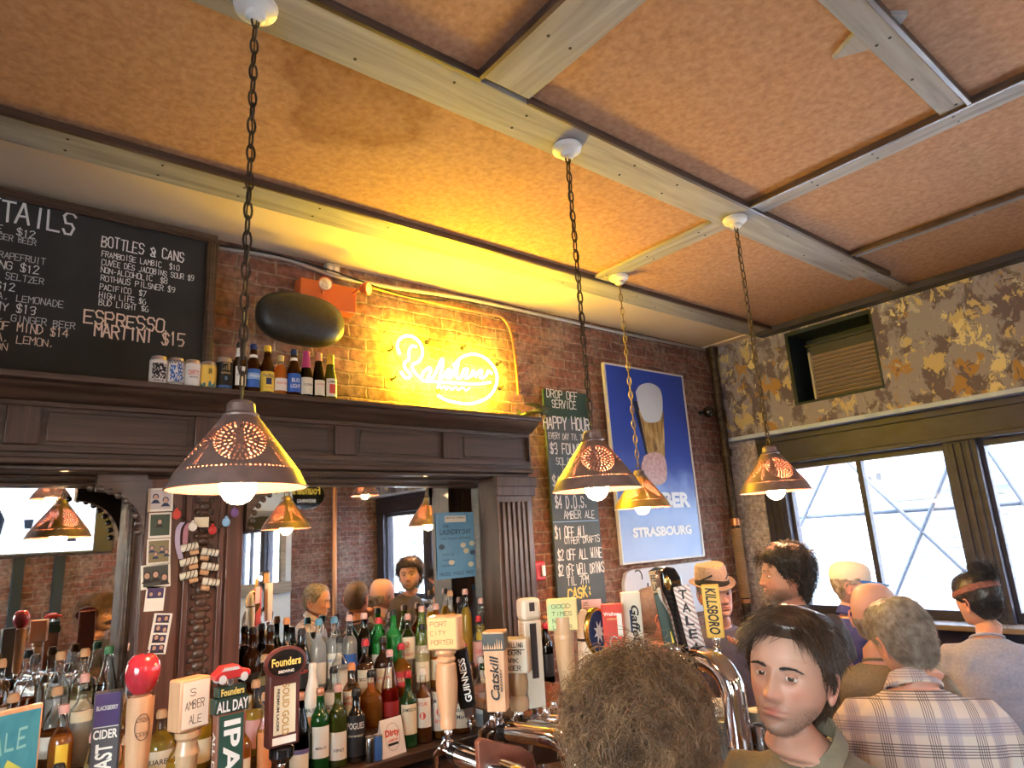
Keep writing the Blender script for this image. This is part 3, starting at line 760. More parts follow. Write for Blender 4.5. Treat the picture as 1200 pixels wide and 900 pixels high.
# ================================================================== cans and bottles on the cornice
ZT = 2.3685
pm('alu', (.62, .62, .64), .3, .9)
CANP = [(.024, 0), (.027, .002), (.0325, .012), (.0325, .105), (.030, .113), (.0265, .119), (.0268, .122)]
def can(px, label, body, y=2.83, h=1., deco=None, r=1.):
    x = on(px, 440, 'y', y).x
    t = thing('beer_can', label, 'can', (x, y, ZT), 0, 'cans lined up on the cornice')
    MB().lathe([(a * r, z * h) for a, z in CANP if z > .01 and z < .11], 28, caps=False).build('sleeve', body, t)
    MB().lathe([(a * r, z * h) for a, z in CANP[:3]], 28).lathe([(a * r, z * h) for a, z in CANP[3:]] + [(.025 * r, .1195 * h), (0, .1195 * h)], 28).build('lid', 'alu', t)
    if deco: deco(t, .0325 * r + .0004)
    return t
def dband(name, mat, z0, z1, a0=-1.2, a1=1.2, pattern=None):
    def f(t, r):
        mb = MB(); nA, nZ = 18, 10
        for i in range(nA):
            for j in range(nZ):
                if pattern and not pattern(i, j): continue
                A0, A1 = a0 + (a1 - a0) * i / nA, a0 + (a1 - a0) * (i + 1) / nA; Z0, Z1 = z0 + (z1 - z0) * j / nZ, z0 + (z1 - z0) * (j + 1) / nZ
                mb.add([(r * math.sin(A), -r * math.cos(A), Z) for A, Z in ((A0, Z0), (A1, Z0), (A1, Z1), (A0, Z1))], [(0, 1, 2, 3)])
        mb.build(name, mat, t)
    return f
def dtext(name, mat, s, z, h, w=None, ang=0):
    def f(t, r):
        mb = MB(); print_mb(mb, s, ang * r, z, h, 0, w=w, cyl=r + .0004, bold=.015); mb.build(name, mat, t)
    return f
def many(*fs):
    def f(t, r):
        for k in fs: k(t, r)
    return f
def blot(seed, dens):
    q = random.Random(seed); g = [[q.random() < dens for j in range(20)] for i in range(20)]
    return lambda i, j: g[i][j]
pm('can_white', (.72, .70, .64), .35); pm('can_yellow', (.78, .52, .09), .35); pm('can_black', (.012, .012, .014), .3); pm('blue_print', (.04, .14, .42), .4); pm('red_print', (.60, .07, .05), .4)
pm('gold', (.70, .52, .22), .35, .6); pm('teal_print', (.05, .20, .25), .4); pm('navy', (.015, .03, .10), .4); pm('light_blue', (.25, .45, .70), .4)
XS = [(185 + 0, 0), (205.5, 0), (225, 0), (244, 0), (262, 0)]
can(185, 'white can printed with a dark picture, first of the cans on the cornice', 'can_white', deco=many(dband('picture', 'can_black', .028, .09, -.85, .85, blot(1, .72)), dtext('lettering', 'navy', 'PALE', .02, .010, .036)))
can(205.5, 'blue and white can with a black checkered border on the cornice', 'can_white', deco=many(dband('blue_print', 'blue_print', .022, .095, -.9, .9, blot(5, .6)), dband('checker_band', 'can_black', .097, .110, -1.5, 1.5, lambda i, j: (i + j // 5) % 2), dband('checker_band', 'can_black', .006 + .008, .022, -1.5, 1.5, lambda i, j: (i + j // 5) % 2)))
can(225, 'plain white can with red lettering on the cornice', 'can_white', deco=many(dtext('lettering', 'red_print', 'DIRTY', .066, .020, .042), dtext('small_lettering', 'ink', 'LEMONADE', .047, .007, .034)))
can(244, 'yellow can with green hills printed round its foot', 'can_yellow', deco=many(dband('hills', 'teal_print', .013, .04, -1.5, 1.5, lambda i, j: j < 4 + 4 * math.sin(i * 1.7) + 2 * math.sin(i * .8)), dband('figure', 'ink', .068, .09, -.2, .2, blot(4, .6))))
can(262.5, 'tall black can with a golden harp emblem beside the bottles', 'can_black', h=1.2, r=1.04, deco=many(dtext('lettering', 'gold', 'GUINNESS', .078, .008, .04), dband('harp', 'gold', .09, .122, -.42, .42, lambda i, j: (i % 4 == 0 and j < 2 + i // 2) or i > 14 or j > 8), dtext('numeral', 'light_blue', '0', .055, .016, .010), dband('foot_band', 'blue_print', .015, .025, -1.5, 1.5)))

LONG = [(.026, 0), (.0302, .004), (.0305, .012), (.0305, .118), (.029, .134), (.0225, .152), (.0165, .170), (.0145, .190), (.0135, .210), (.0145, .214), (.0145, .224), (.013, .226)]
STUB = [(.027, 0), (.0305, .004), (.0305, .105), (.028, .122), (.020, .140), (.0145, .158), (.0135, .178), (.0145, .181), (.0145, .188)]
CONE = [(.026, 0), (.0295, .004), (.0298, .085), (.027, .112), (.021, .148), (.0165, .180), (.0145, .208), (.0145, .224)]
glass('brown_glass', (.30, .12, .03), .9, (.09, .03, .01, .3)); glass('green_glass', (.08, .38, .12), .9, (.03, .14, .04, .3)); glass('dark_glass', (.06, .06, .045)); glass('olive_glass', (.26, .32, .08), .9, (.12, .15, .03, .3))
glass('bright_green_glass', (.10, .75, .24), .9, (.04, .42, .10, .4)); glass('frosted_glass', (.78, .83, .86), .6, (.75, .78, .80, .45)); glass('yellow_green_glass', (.55, .66, .14), .9, (.3, .4, .06, .3)); glass('amber_glass', (.72, .36, .10), .9, (.4, .18, .04, .3))
def lathe_mesh(name, prof, mat, seg=28, caps=True):
    k = (name, tuple(prof), mat)
    if k not in SHARED: SHARED[k] = MB().lathe(prof, seg, caps=caps).mesh(name, mat)
    return SHARED[k]
def liquid(name, col):
    m, n, l, p = _new(name)
    t = n.new('ShaderNodeBsdfTransparent'); t.inputs[0].default_value = hexc(col)
    d = n.new('ShaderNodeBsdfTranslucent'); d.inputs[0].default_value = hexc(col)
    e = n.new('ShaderNodeBsdfDiffuse'); e.inputs[0].default_value = hexc(col)
    a = n.new('ShaderNodeMixShader'); l.new(d.outputs[0], a.inputs[1]); l.new(e.outputs[0], a.inputs[2])
    x = n.new('ShaderNodeMixShader'); x.inputs[0].default_value = .45; l.new(t.outputs[0], x.inputs[1]); l.new(a.outputs[0], x.inputs[2])
    l.new(x.outputs[0], n['Material Output'].inputs[0]); MATS[name] = m
    return m
liquid('liq_amber', (.80, .36, .06)); liquid('liq_brown', (.40, .12, .02)); liquid('liq_gold', (.95, .70, .12)); liquid('liq_clear', (.95, .97, .97)); liquid('liq_dark', (.06, .02, .01)); liquid('liq_pale', (.90, .84, .55)); liquid('liq_green', (.55, .80, .25)); liquid('liq_red', (.55, .03, .02))
def label_mesh(r, z0, z1, a, mat):
    k = ('label', r, z0, z1, a, mat)
    if k not in SHARED:
        mb = MB(); n = 14
        vs = []; fs = []
        for i in range(n + 1):
            A = -a + 2 * a * i / n
            for z in (z0, z1): vs.append((r * math.sin(A), -r * math.cos(A), z))
        fs = [(2 * i, 2 * i + 2, 2 * i + 3, 2 * i + 1) for i in range(n)]
        SHARED[k] = mb.add(vs, fs).mesh('label', mat)
    return SHARED[k]
def bottle(name, loc, label, group, prof, gl, liq=None, lvl=.6, cap=None, capz=None, lab=None, texts=(), neck=None, rot=0., cat='bottle', band=None, sx=1.):
    t = thing(name, label, cat, loc, rot, group)
    link_mesh('glass', lathe_mesh('glass', prof, gl), t)
    top = prof[-1][1]
    if liq:
        lz = top * lvl; pr = [(max(r - .002, .001), z + .002) for r, z in prof if z < lz - .004]
        pr = pr + [(max(np.interp(lz, [z for r, z in prof], [r for r, z in prof]) - .002, .001), lz)]
        link_mesh('drink', lathe_mesh('drink', pr, liq), t)
    if cap:
        c0 = capz if capz else top - .022
        cp = [(np.interp(z, [q for r, q in prof], [r for r, q in prof]) + .0012, z) for z in np.linspace(c0, top, 6)] + [(prof[-1][0] * .98 + .001, top + .005), (prof[-1][0] * .8, top + .007)]
        link_mesh('cap', lathe_mesh('cap', [(float(a), float(b)) for a, b in cp], cap, 20), t)
    if lab:
        z0, z1, a, mat = lab
        r = max(rr for rr, z in prof if True) + .0006
        lo = link_mesh('label', label_mesh(r, z0 * top, z1 * top, a, mat), t)
        if band:
            link_mesh('band', label_mesh(r + .0003, band[0] * top, band[1] * top, a * (band[3] if len(band) > 3 else 1), band[2]), lo)
        for s, z, h, w, m in texts:
            k = ('txt', s, z, h, w, m, r, top)
            if k not in SHARED:
                mb = MB(); print_mb(mb, s, 0, z * top, h * top, 0, w=w * r * 2 * min(a, 1.0), cyl=r + .0006, bold=.012); SHARED[k] = mb.mesh('lettering', m, smooth=False)
            link_mesh('lettering', SHARED[k], lo)
    if neck:
        z0, z1, mat = neck
        nr = float(np.interp((z0 + z1) / 2 * top, [z for r, z in prof], [r for r, z in prof])) + .0016
        link_mesh('neck_label', lathe_mesh('neck_label', [(float(np.interp(z, [q for r, q in prof], [r for r, q in prof])) + .0007, float(z)) for z in np.linspace(z0 * top, z1 * top, 4)], mat, 20, False), t)
    return t
def mantel(px, label, prof, gl, liq, lab, texts, cap, neck=None, capz=None, band=None, y=2.84):
    x = on(px, 450, 'y', y).x
    return bottle('beer_bottle', (x, y, ZT), label, 'beer bottles lined up on the cornice', prof, gl, liq, .8, cap, capz, lab, texts, neck, 0., 'bottle', band)
pm('lab_white', (.74, .71, .62), .5); pm('lab_yellow', (.80, .58, .06), .5); pm('lab_blue', (.03, .12, .45), .45); pm('lab_cream', (.72, .65, .48), .5); pm('pink_foil', (.48, .06, .22), .35, .3); pm('yellow_foil', (.75, .50, .05), .35, .3); pm('red_foil', (.50, .03, .04), .35, .2); pm('black_cap', (.015, .015, .016), .35); pm('copper_foil', (.55, .26, .16), .35, .4)
mantel(280, 'brown bottle with white neck label and round white label, behind the lamp chain', LONG, 'brown_glass', 'liq_dark', (.15, .52, .8, 'lab_white'), (('TEGERNSEE', .35, .05, .8, 'navy'),), 'black_cap', (.72, .9, 'lab_white'))
mantel(296, 'brown bottle with blue and white label, just past the lamp chain', LONG, 'brown_glass', 'liq_brown', (.14, .5, 1.1, 'lab_blue'), (('Allagash', .36, .06, .8, 'white'),), 'navy', (.74, .80, 'lab_white'), band=(.30, .42, 'light_blue'))
mantel(312.5, 'brown bottle with a big yellow label on the cornice', LONG, 'brown_glass', 'liq_brown', (.08, .48, 1.3, 'lab_yellow'), (('Pacifico', .4, .07, .8, 'navy'), ('CERVEZA', .16, .03, .5, 'red_print')), 'yellow_foil', band=(.22, .35, 'navy', .3))
mantel(328, 'short clear bottle of amber beer with white label on the cornice', STUB, 'clear_glass', 'liq_amber', (.15, .45, 1.1, 'lab_white'), (('HIGH LIFE', .33, .05, .8, 'red_print'),), 'gold')
mantel(344, 'brown bottle with a bright blue label on the cornice', LONG, 'brown_glass', 'liq_brown', (.12, .5, 1.3, 'lab_blue'), (('BUD', .36, .08, .6, 'white'), ('LIGHT', .24, .08, .75, 'white')), 'navy', (.78, .84, 'lab_white'))
mantel(358.5, 'dark bottle with pink foil neck and cream label on the cornice', CONE, 'dark_glass', 'liq_dark', (.1, .45, 1.1, 'lab_cream'), (('CUVEE', .3, .05, .7, 'ink'),), 'pink_foil', capz=.15)
mantel(373, 'dark bottle with a small cream label, second from the end of the beer bottles', CONE, 'dark_glass', 'liq_dark', (.1, .42, .9, 'lab_cream'), (('JACOBINS', .33, .04, .75, 'red_print'),), 'copper_foil', capz=.19)
mantel(387, 'olive bottle with yellow foil and picture label, last of the beer bottles', CONE, 'olive_glass', 'liq_gold', (.1, .48, 1.0, 'lab_cream'), (('LAMBIC', .41, .05, .7, 'ink'),), 'yellow_foil', capz=.18, band=(.16, .36, 'red_print', .5))

# ================================================================== fittings on the brick wall
def w2(px, py, Y=3.39): return on(px, py, 'y', Y)
A, B = w2(352, 318, 3.31), w2(418, 368, 3.31)
em = thing('emergency_light', 'orange twin spot emergency light box high on the brick wall', 'emergency light', ((A.x + B.x) / 2, 3.398, B.z))
L = em.location
MB(L).box(A.x, B.x, 3.31, 3.398, B.z, A.z - .03).build('box', 'orange_box', em, bevel=.008)
for px, py, d in ((381, 333, (-.12, -1, -.10)), (431, 338, (.75, -1, -.15))):
    c = w2(px, py, 3.235); d = Vector(d).normalized(); M = Matrix.Translation(c) @ d.to_track_quat('Z', 'Y').to_matrix().to_4x4()
    s = MB(L).lathe([(.010, -.05), (.022, -.042), (.034, -.02), (.040, .0), (.0415, .006), (.038, .007)], 24, M=M).build('spot', 'orange_box', em)
    MB(L).lathe([(.038, .004), (.030, .010), (.012, .013), (0, .0135)], 24, M=M, caps=False).build('lens', noisy('lens_glass', [(.3, (.62, .48, .28)), (.7, (.80, .70, .50))], (60, 60, 60), .15, .2, coat=.5), s)
    e = c - d * .05; MB(L).tube([e, (c.x + (.02 if px < 400 else -.06), 3.312, c.z - .02)], .009, 10).build('bracket', 'orange_box', em)
A = w2(390, 316, 3.36)
ob = thing('socket_outlet', 'grey double socket box above the emergency light', 'socket', (A.x, 3.398, A.z))
MB(ob.location).box(A.x - .042, A.x + .042, 3.35, 3.398, A.z - .03, A.z + .035).build('box', pm('galv', (.42, .41, .38), .45, .5), ob, bevel=.004)
for s in (-.018, .018): MB(ob.location).lathe([(.013, 0), (.013, .004), (0, .0045)], 16, M=Matrix.Translation((A.x + s, 3.35, A.z + .003)) @ Matrix.Rotation(PI / 2, 4, 'X')).build('socket_face', 'cream_paint', ob)
q = [w2(x, y, 3.375) for x, y in ((256, 290), (330, 303), (392, 323), (455, 336), (560, 353), (700, 384), (826, 409))]
co = MB(q[0]); co.tube([tuple(v) for v in spline([(v.x, 3.375, min(v.z, ZC - .03)) for v in q], 60)], .012, 10)
cdt = tag(co.build('conduit_pipe', 'galv'), 'grey conduit run along the top of the brick wall under the ceiling', 'pipe'); cdt.location = q[0]
q = [w2(x, y, 3.37) for x, y in ((256, 287), (320, 297), (385, 316), (470, 345), (520, 352))]
co = MB(q[0]); co.tube([tuple(v) for v in spline([(v.x, 3.352 + .004 * (i % 2), v.z - .01) for i, v in enumerate(q)], 50)], .006, 8)
o = tag(co.build('power_cable', 'black_plastic'), 'black cable looping along the conduit above the emergency light', 'cable'); o.location = q[0]
q = [w2(x, y, 3.37) for x, y in ((425, 333), (500, 352), (570, 367), (590, 372), (600, 390), (605, 420), (609, 462))]
co = MB(q[0]); co.tube([tuple(v) for v in spline([(v.x, 3.383, v.z) for v in q], 70)], .0095, 10)
for i in range(8):
    P = w2(602 + i * 1.0, 388 + i * 10, 3.383); co.lathe([(.0125, -.005), (.0125, .005)], 10, M=Matrix.Translation((P.x, 3.383, P.z)))
o = tag(co.build('copper_pipe', 'copper_pipe'), 'thin copper pipe bending down beside the neon sign', 'pipe'); o.location = q[0]
# dark oval pod under the emergency light
c = w2(353, 375, 3.25)
pod = thing('wall_speaker', 'black oval pod on the wall over the beer bottles', 'speaker', tuple(c))
hw = (w2(404, 378, 3.25).x - w2(302, 370, 3.25).x) / 2
mb = MB(); vs = []; N = 40; rings = []
for j in range(15):
    t = -1 + 2 * j / 14; k = (1 - abs(t) ** 2.6) ** (1 / 2.6) if abs(t) < 1 else 0.0
    rings.append([(hw * (.06 + .94 * k) * math.copysign(abs(math.cos(a)) ** .75, math.cos(a)), .085 * t, .140 * (.06 + .94 * k) * math.copysign(abs(math.sin(a)) ** .85, math.sin(a)) - .006 * math.cos(a)) for a in [2 * PI * i / N for i in range(N)]])
mb.add(*loft(rings)); mb.build('body', noisy('pod_black', [(.3, (.012, .013, .011)), (.7, (.028, .029, .024))], (60, 60, 60), .42, .05), pod)
MB().box(-.05, .05, .06, .148, -.03, .03).build('wall_bracket', 'iron', pod, bevel=.004)
MB().tube([(hw * .9 * math.cos(a), -.001, .136 * math.sin(a)) for a in [PI * .2 + PI * .6 * i / 20 for i in range(21)]], .004, 6).build('edge_seam', 'iron', pod)

# toy biplane at the end of the cornice
bp = thing('toy_biplane', 'small dark model biplane parked at the end of the cornice', 'toy plane', (on(625, 482, 'y', 2.85).x, 2.85, ZT), .35)
pm('plane_metal', (.075, .085, .05), .4, .5)
mb = MB().tube([(-.005, -.075, .045), (-.002, -.05, .047), (0, .0, .047), (0, .06, .042), (0, .105, .04)], [.012, .017, .016, .01, .005], 12); mb.build('fuselage', 'plane_metal', bp)
for z, y in ((.03, -.03), (.078, -.035)):
    MB().add(*loft([[(x, y + .03 * math.cos(a), z + .0035 * math.sin(a)) for a in [2 * PI * k / 12 for k in range(12)]] for x in np.linspace(-.115, .115, 9)])).build('wing', 'plane_metal', bp)
MB().prism([(-.002, .03), (.002, .03), (.002, .075), (-.002, .075)], .085, .11).box(-.04, .04, .085, .108, .04, .043).build('tail', 'plane_metal', bp)
for x in (-.085, -.03, .03, .085): MB().tube([(x, -.04, .03), (x, -.035, .078)], .002, 6).build('strut', 'plane_metal', bp)
for x in (-.03, .03):
    MB().lathe([(.017, -.004), (.017, .004)], 20, M=Matrix.Translation((x, -.045, .017)) @ Matrix.Rotation(PI / 2, 4, 'Y')).build('wheel', 'gold', bp)
    MB().tube([(x, -.045, .017), (x * .4, -.035, .035)], .002, 6).build('wheel_strut', 'plane_metal', bp)
MB().box(-.045, .045, -.084, -.081, .042, .048).build('propeller', 'plane_metal', bp)

# ================================================================== happy hour board
HY = 3.355
def hp(px, py): return on(px, py, 'y', HY)
a, b, c, d = hp(633, 455), hp(689, 462), hp(712, 712), hp(656, 712)
hx0, hx1, hz1 = (a.x + d.x) / 2 + .01, (b.x + c.x) / 2, (a.z + b.z) / 2
hh = thing('chalkboard', 'tall narrow slate chalkboard listing happy hour offers on the brick', 'chalkboard', ((hx0 + hx1) / 2, HY, 1.12))
L = hh.location; hz = hp(636, 488).z
MB(L).box(hx0, hx1, HY, HY + .02, 1.12, hz).build('slate', 'slate_blue', hh, bevel=.003)
MB(L).box(hx0, hx1, HY - .0005, HY + .02, hz + .0003, hz1).build('top_slate', 'slate_green', hh, bevel=.003)
def hl(x0, y0, x1, y1, cap, s, mb, lw=None):
    A, B = hp(x0, y0), hp(x1, y1); k = hp(x0, y0 - cap).z - A.z
    strokes_mb(mb, s, A.x, (A.z + B.z) / 2, k, B.x - A.x + k * .1, HY - .0018, lw=lw or k * .105)
mb = MB(L)
for r in ((641, 467, 677, 468, 9, 'DROP OFF'), (647, 478, 675, 479, 9, 'SERVICE'), (637, 502, 691, 505, 15, 'HAPPY HOUR'), (643, 514, 687, 516, 7, 'EVERY DAY TIL 7PM'), (645, 533, 694, 532, 12, '$3 FOUNDERS'), (652, 545, 690, 545, 8, 'SOLID GOLD'), (660, 554, 680, 554, 8, 'LAGER'), (648, 571, 696, 570, 13, '$4 GUINNESS'),
          (651, 596, 688, 594, 14, '$4 D.O.S.'), (661, 608, 697, 607, 9, 'AMBER ALE'), (651, 634, 687, 627, 13, '$1 OFF ALL'), (662, 637, 703, 635, 8, 'OTHER DRAFTS'), (654, 658, 705, 652, 12, '$2 OFF ALL WINE'), (655, 677, 708, 668, 12, '$2 OFF WELL DRINKS'), (665, 687, 690, 683, 10, 'TIL 7PM')): hl(*r, mb)
mb.build('chalk_lettering', 'chalk', hh)
mb = MB(L); hl(666, 700, 694, 700, 12, 'CASK:', mb, .012); mb.build('chalk_yellow_lettering', 'chalk_yellow', hh)
A, B = hp(648, 612), hp(701, 610); MB(L).box(A.x, min(B.x, hx1 - .01), HY - .002, HY, A.z - .003, A.z + .003).build('chalk_rule', 'light_blue', hh)
# little white figurine under the biplane
c = w2(629, 518, 3.2)
fg = thing('figurine', 'small pale winged figurine on the brick beside the happy hour chalkboard', 'figurine', (c.x, 3.398, c.z - .05))
L = fg.location
mb = MB(L).tube([(c.x, 3.36, c.z - .06), (c.x + .005, 3.34, c.z - .02), (c.x, 3.35, c.z + .03), (c.x - .005, 3.35, c.z + .055)], [.012, .028, .022, .010], 12).box(c.x - .006, c.x + .006, 3.35, 3.398, c.z - .01, c.z + .01); mb.build('body', 'cream_paint', fg)
MB(L).ball((c.x - .005, 3.345, c.z + .07), .02, 14, 8).build('head', 'tan_wood', fg)
for s in (-1, 1): MB(L).add(*loft([[(c.x + s * (.02 + .04 * u), 3.36 + .004 * math.cos(t), c.z + .02 - .05 * u + (.03 - .02 * u) * math.sin(t)) for t in [2 * PI * k / 10 for k in range(10)]] for u in (0, .3, .6, .9, 1)])).build('wing', 'white', fg)
# red fire alarm strobe
c = w2(632, 669, 3.36)
fa = thing('fire_alarm', 'red fire alarm strobe on the brick beside the fluted pilaster', 'fire alarm', (c.x, 3.398, c.z - .05))
L = fa.location
MB(L).box(c.x - .045, c.x + .045, 3.345, 3.398, c.z - .062, c.z + .062).build('box', 'red_paint', fa, bevel=.012)
MB(L).box(c.x + .0, c.x + .03, 3.328, 3.345, c.z - .035, c.z + .035).build('strobe', pm('strobe_lens', (.85, .84, .82), .15, coat=.6), fa, bevel=.006)

# ================================================================== beer poster
PY = 3.35
def pp(px, py): return on(px, py, 'y', PY)
a, b, c, d = pp(707, 427), pp(797, 441), pp(825, 648), pp(732, 662)
x0, x1, z1, z0 = (a.x + d.x) / 2, (b.x + c.x) / 2, (a.z + b.z) / 2, (c.z + d.z) / 2
ps = thing('poster', 'tall blue enamel poster with a hand holding up a beer glass', 'poster', ((x0 + x1) / 2, PY, z0))
L = ps.location; W_, H_ = x1 - x0, z1 - z0
def sky_panel():
    m, n, l, p = _new('poster_blue')
    tcx = n.new('ShaderNodeTexCoord'); s = n.new('ShaderNodeSeparateXYZ'); l.new(tcx.outputs['Object'], s.inputs[0])
    nz = n.new('ShaderNodeTexNoise'); nz.inputs['Scale'].default_value = 5; nz.inputs['Detail'].default_value = 5; l.new(tcx.outputs['Object'], nz.inputs['Vector'])
    ad = n.new('ShaderNodeMath'); ad.operation = 'MULTIPLY_ADD'; ad.inputs[1].default_value = .5; l.new(nz.outputs[0], ad.inputs[0]); l.new(s.outputs[2], ad.inputs[2])
    r = ramp(n, [(.30, (.30, .43, .72)), (.62, (.20, .33, .66)), (.92, (.022, .062, .36))]); l.new(ad.outputs[0], r.inputs[0]); l.new(r.outputs[0], p.inputs['Base Color'])
    p.inputs['Roughness'].default_value = .4
    MATS['poster_blue'] = m
sky_panel()
MB(L).box(x0, x1, PY, PY + .02, z0, z1).build('panel', 'poster_blue', ps)
mb = MB(L); w = .014
for q in ((x0 - w, x1 + w, z1, z1 + w), (x0 - w, x1 + w, z0 - w, z0), (x0 - w, x0, z0, z1), (x1, x1 + w, z0, z1)): mb.box(q[0], q[1], PY - .008, PY + .022, q[2], q[3])
mb.build('frame', pm('poster_frame', (.70, .69, .66), .4), ps, bevel=.003)
def pz(px, py): v = pp(px, py); return (v.x, v.z)
def flat(name, pts, mat, k, M=None, n=None):
    P = [pz(*q) for q in pts]
    if n: P = [(v.x, v.z) for v in spline([(u, 0, w) for u, w in P + [P[0]]], n)][:-1]
    return MB(L).add([(u, PY - .0006 * k, w) for u, w in P], [tuple(range(len(P)))]).build(name, mat, ps)
def fr(x, y): return (690 + x / 3.335, 410 + y / 3.335)
flat('glass_shade', [fr(*q) for q in ((172, 200), (195, 200), (236, 400), (222, 408))], pm('poster_dark', (.012, .02, .05), .4), 1)
flat('glass_picture', [fr(*q) for q in ((194, 235), (292, 240), (298, 440), (238, 440))], noisy('poster_beer', [(.3, (.12, .055, .015)), (.5, (.42, .25, .07)), (.7, (.62, .44, .20))], (26, 26, 6), .35, 0, detail=4, dist=1), 2)
flat('foam_picture', [fr(*q) for q in ((182, 165), (200, 138), (240, 130), (278, 155), (288, 215), (280, 270), (250, 285), (215, 275), (195, 225))], pm('poster_foam', (.62, .64, .64), .5), 3, n=36)
flat('hand_picture', [fr(*q) for q in ((215, 415), (250, 400), (292, 415), (305, 470), (298, 515), (262, 530), (225, 510), (205, 460))], noisy('poster_hand', [(.3, (.42, .22, .20)), (.6, (.62, .40, .36))], (30, 30, 30), .5, 0), 4, n=32)
for k in range(4): flat('finger_picture', [fr(*q) for q in ((212, 425 + k * 24), (262, 418 + k * 24), (266, 434 + k * 24), (216, 442 + k * 24))], 'poster_hand', 5, n=16)
mb = MB(L)
cx = (x0 + x1) / 2; v1 = pp(775, 590); v2 = pp(775, 627)
print_mb(mb, 'GRUBER', cx + .01, pz(782, 586)[1], .125, PY - .0036, w=W_ * .80, bold=.05)
print_mb(mb, 'STRASBOURG', cx + .01, pz(782, 622)[1], .075, PY - .0036, w=W_ * .74, bold=.05)
mb.build('lettering', pm('poster_white', (.86, .88, .90), .5), ps)
# white board with curls below the poster
a, b = w2(731, 669, 3.36), w2(838, 655, 3.36); zb = 1.05
wb = thing('white_board', 'white painted board with pen curls under the beer poster', 'board', ((a.x + b.x) / 2, 3.398, zb))
L = wb.location
MB(L).prism([(a.x, a.z - .09), (a.x + .03, a.z - .02), (a.x + .09, a.z), (b.x - .05, a.z + .01), (b.x, a.z - .05), (b.x, zb), (a.x, zb)], 3.365, 3.398).build('panel', pm('board_white', (.56, .57, .62), .5), wb, bevel=.004)
mb = MB(L)
for cx_, cy_, rr, a0, a1, r in ((748, 676, .045, -.5, 2.2, .004), (750, 688, .085, 3.4, 6.2, .003), (749, 685, .10, 4.7, 6.3, .006)):
    P = w2(cx_, cy_, 3.362); mb.tube([(P.x + rr * math.cos(t), 3.364, P.z + rr * math.sin(t)) for t in np.linspace(a0, a1, 14)], r, 6)
mb.build('pen_curls', 'ink', wb)
# corner drain pipe with rope, black globe
t0 = on(836, 412, 'y', 3.30); xk = t0.x
pi_ = thing('drain_pipe', 'dark vertical drain pipe in the corner, lower half bound with rope', 'pipe', (5.14, 3.32, 0))
MB().lathe([(.034, 0), (.034, 3.31)], 20).lathe([(.045, 2.60), (.045, 2.72)], 20).lathe([(.05, 2.30), (.05, 2.36)], 20).lathe([(.046, 3.22), (.055, 3.3)], 20).build('pipe', 'iron', pi_)
mb = MB()
for k in range(46):
    z = 1.10 + k * .0125; mb.tube([(.038 * math.cos(a), .038 * math.sin(a), z + .0125 * i / 14) for i, a in enumerate([2 * PI * i / 14 for i in range(15)])], .0065, 6)
mb.build('rope', 'rope', pi_)
MB().lathe([(.047, 1.70), (.047, 1.76)], 20).build('collar', 'copper_pipe', pi_); MB().lathe([(.047, 1.06), (.047, 1.09)], 20).build('collar', 'copper_pipe', pi_)
P = on(833, 483, 'y', 3.30)
gl = thing('globe_lamp', 'unlit black globe on the brick beside the corner pipe', 'lamp', (P.x - .03, 3.30, P.z))
MB().ball((0, 0, 0), .05, 24, 14).build('globe', 'black_gloss', gl); MB().tube([(0, 0, 0), (0, .098, .01)], .018, 12).build('mount', 'black_plastic', gl)
# air conditioner in its niche
ac = thing('air_conditioner', 'dark window air conditioner with brown louvres in the painted band', 'air conditioner', (XW + .12, (AY0 + AY1) / 2, AZ0))
L = ac.location
mb = MB(L)
for q in ((AY0 + .001, AY1 - .001, AZ1 - .035, AZ1 - .001), (AY0 + .001, AY1 - .001, AZ0 + .001, AZ0 + .02), (AY0 + .001, AY0 + .02, AZ0 + .02, AZ1 - .035), (AY1 - .03, AY1 - .001, AZ0 + .02, AZ1 - .035)): mb.box(XW + .0, XW + .30, *q)
mb.build('niche_frame', 'teal_black' if False else pm('teal_black', (.012, .022, .026), .6), ac, bevel=.003)
if False: mb.build('niche_frame', 'dark_frame', ac, bevel=.003)
MB(L).box(XW + .09, XW + .45, AY0 + .021, AY1 - .14, AZ0 + .03, AZ1 - .14).build('body', pm('ac_dark', (.035, .034, .033), .5), ac, bevel=.006)
MB(L).box(XW + .30, XW + .32, AY0 + .021, AY1 - .031, AZ0 + .021, AZ1 - .036).build('back_panel', pm('teal_black', (.012, .022, .026), .6), ac)
MB(L).box(XW + .06, XW + .12, AY0 + .021, AY1 - .13, AZ1 - .15, AZ1 - .135).build('top_rail', 'ac_dark', ac)
for k in range(11):
    z = AZ0 + .05 + k * .033
    MB(L).add(*loft([[(XW + .075 + .016 * math.cos(t) - .004 * math.sin(t), y, z + .008 * math.sin(t) - .006 * math.cos(t)) for t in [2 * PI * i / 8 for i in range(8)]] for y in (AY0 + .03, AY1 - .165)])).build('louvre', pm('ac_brown', (.34, .24, .16), .5), ac)
MB(L).box(XW + .06, XW + .09, AY1 - .162, AY1 - .142, AZ0 + .03, AZ1 - .20).build('control_strip', pm('ac_beige', (.40, .35, .27), .5), ac, bevel=.002)
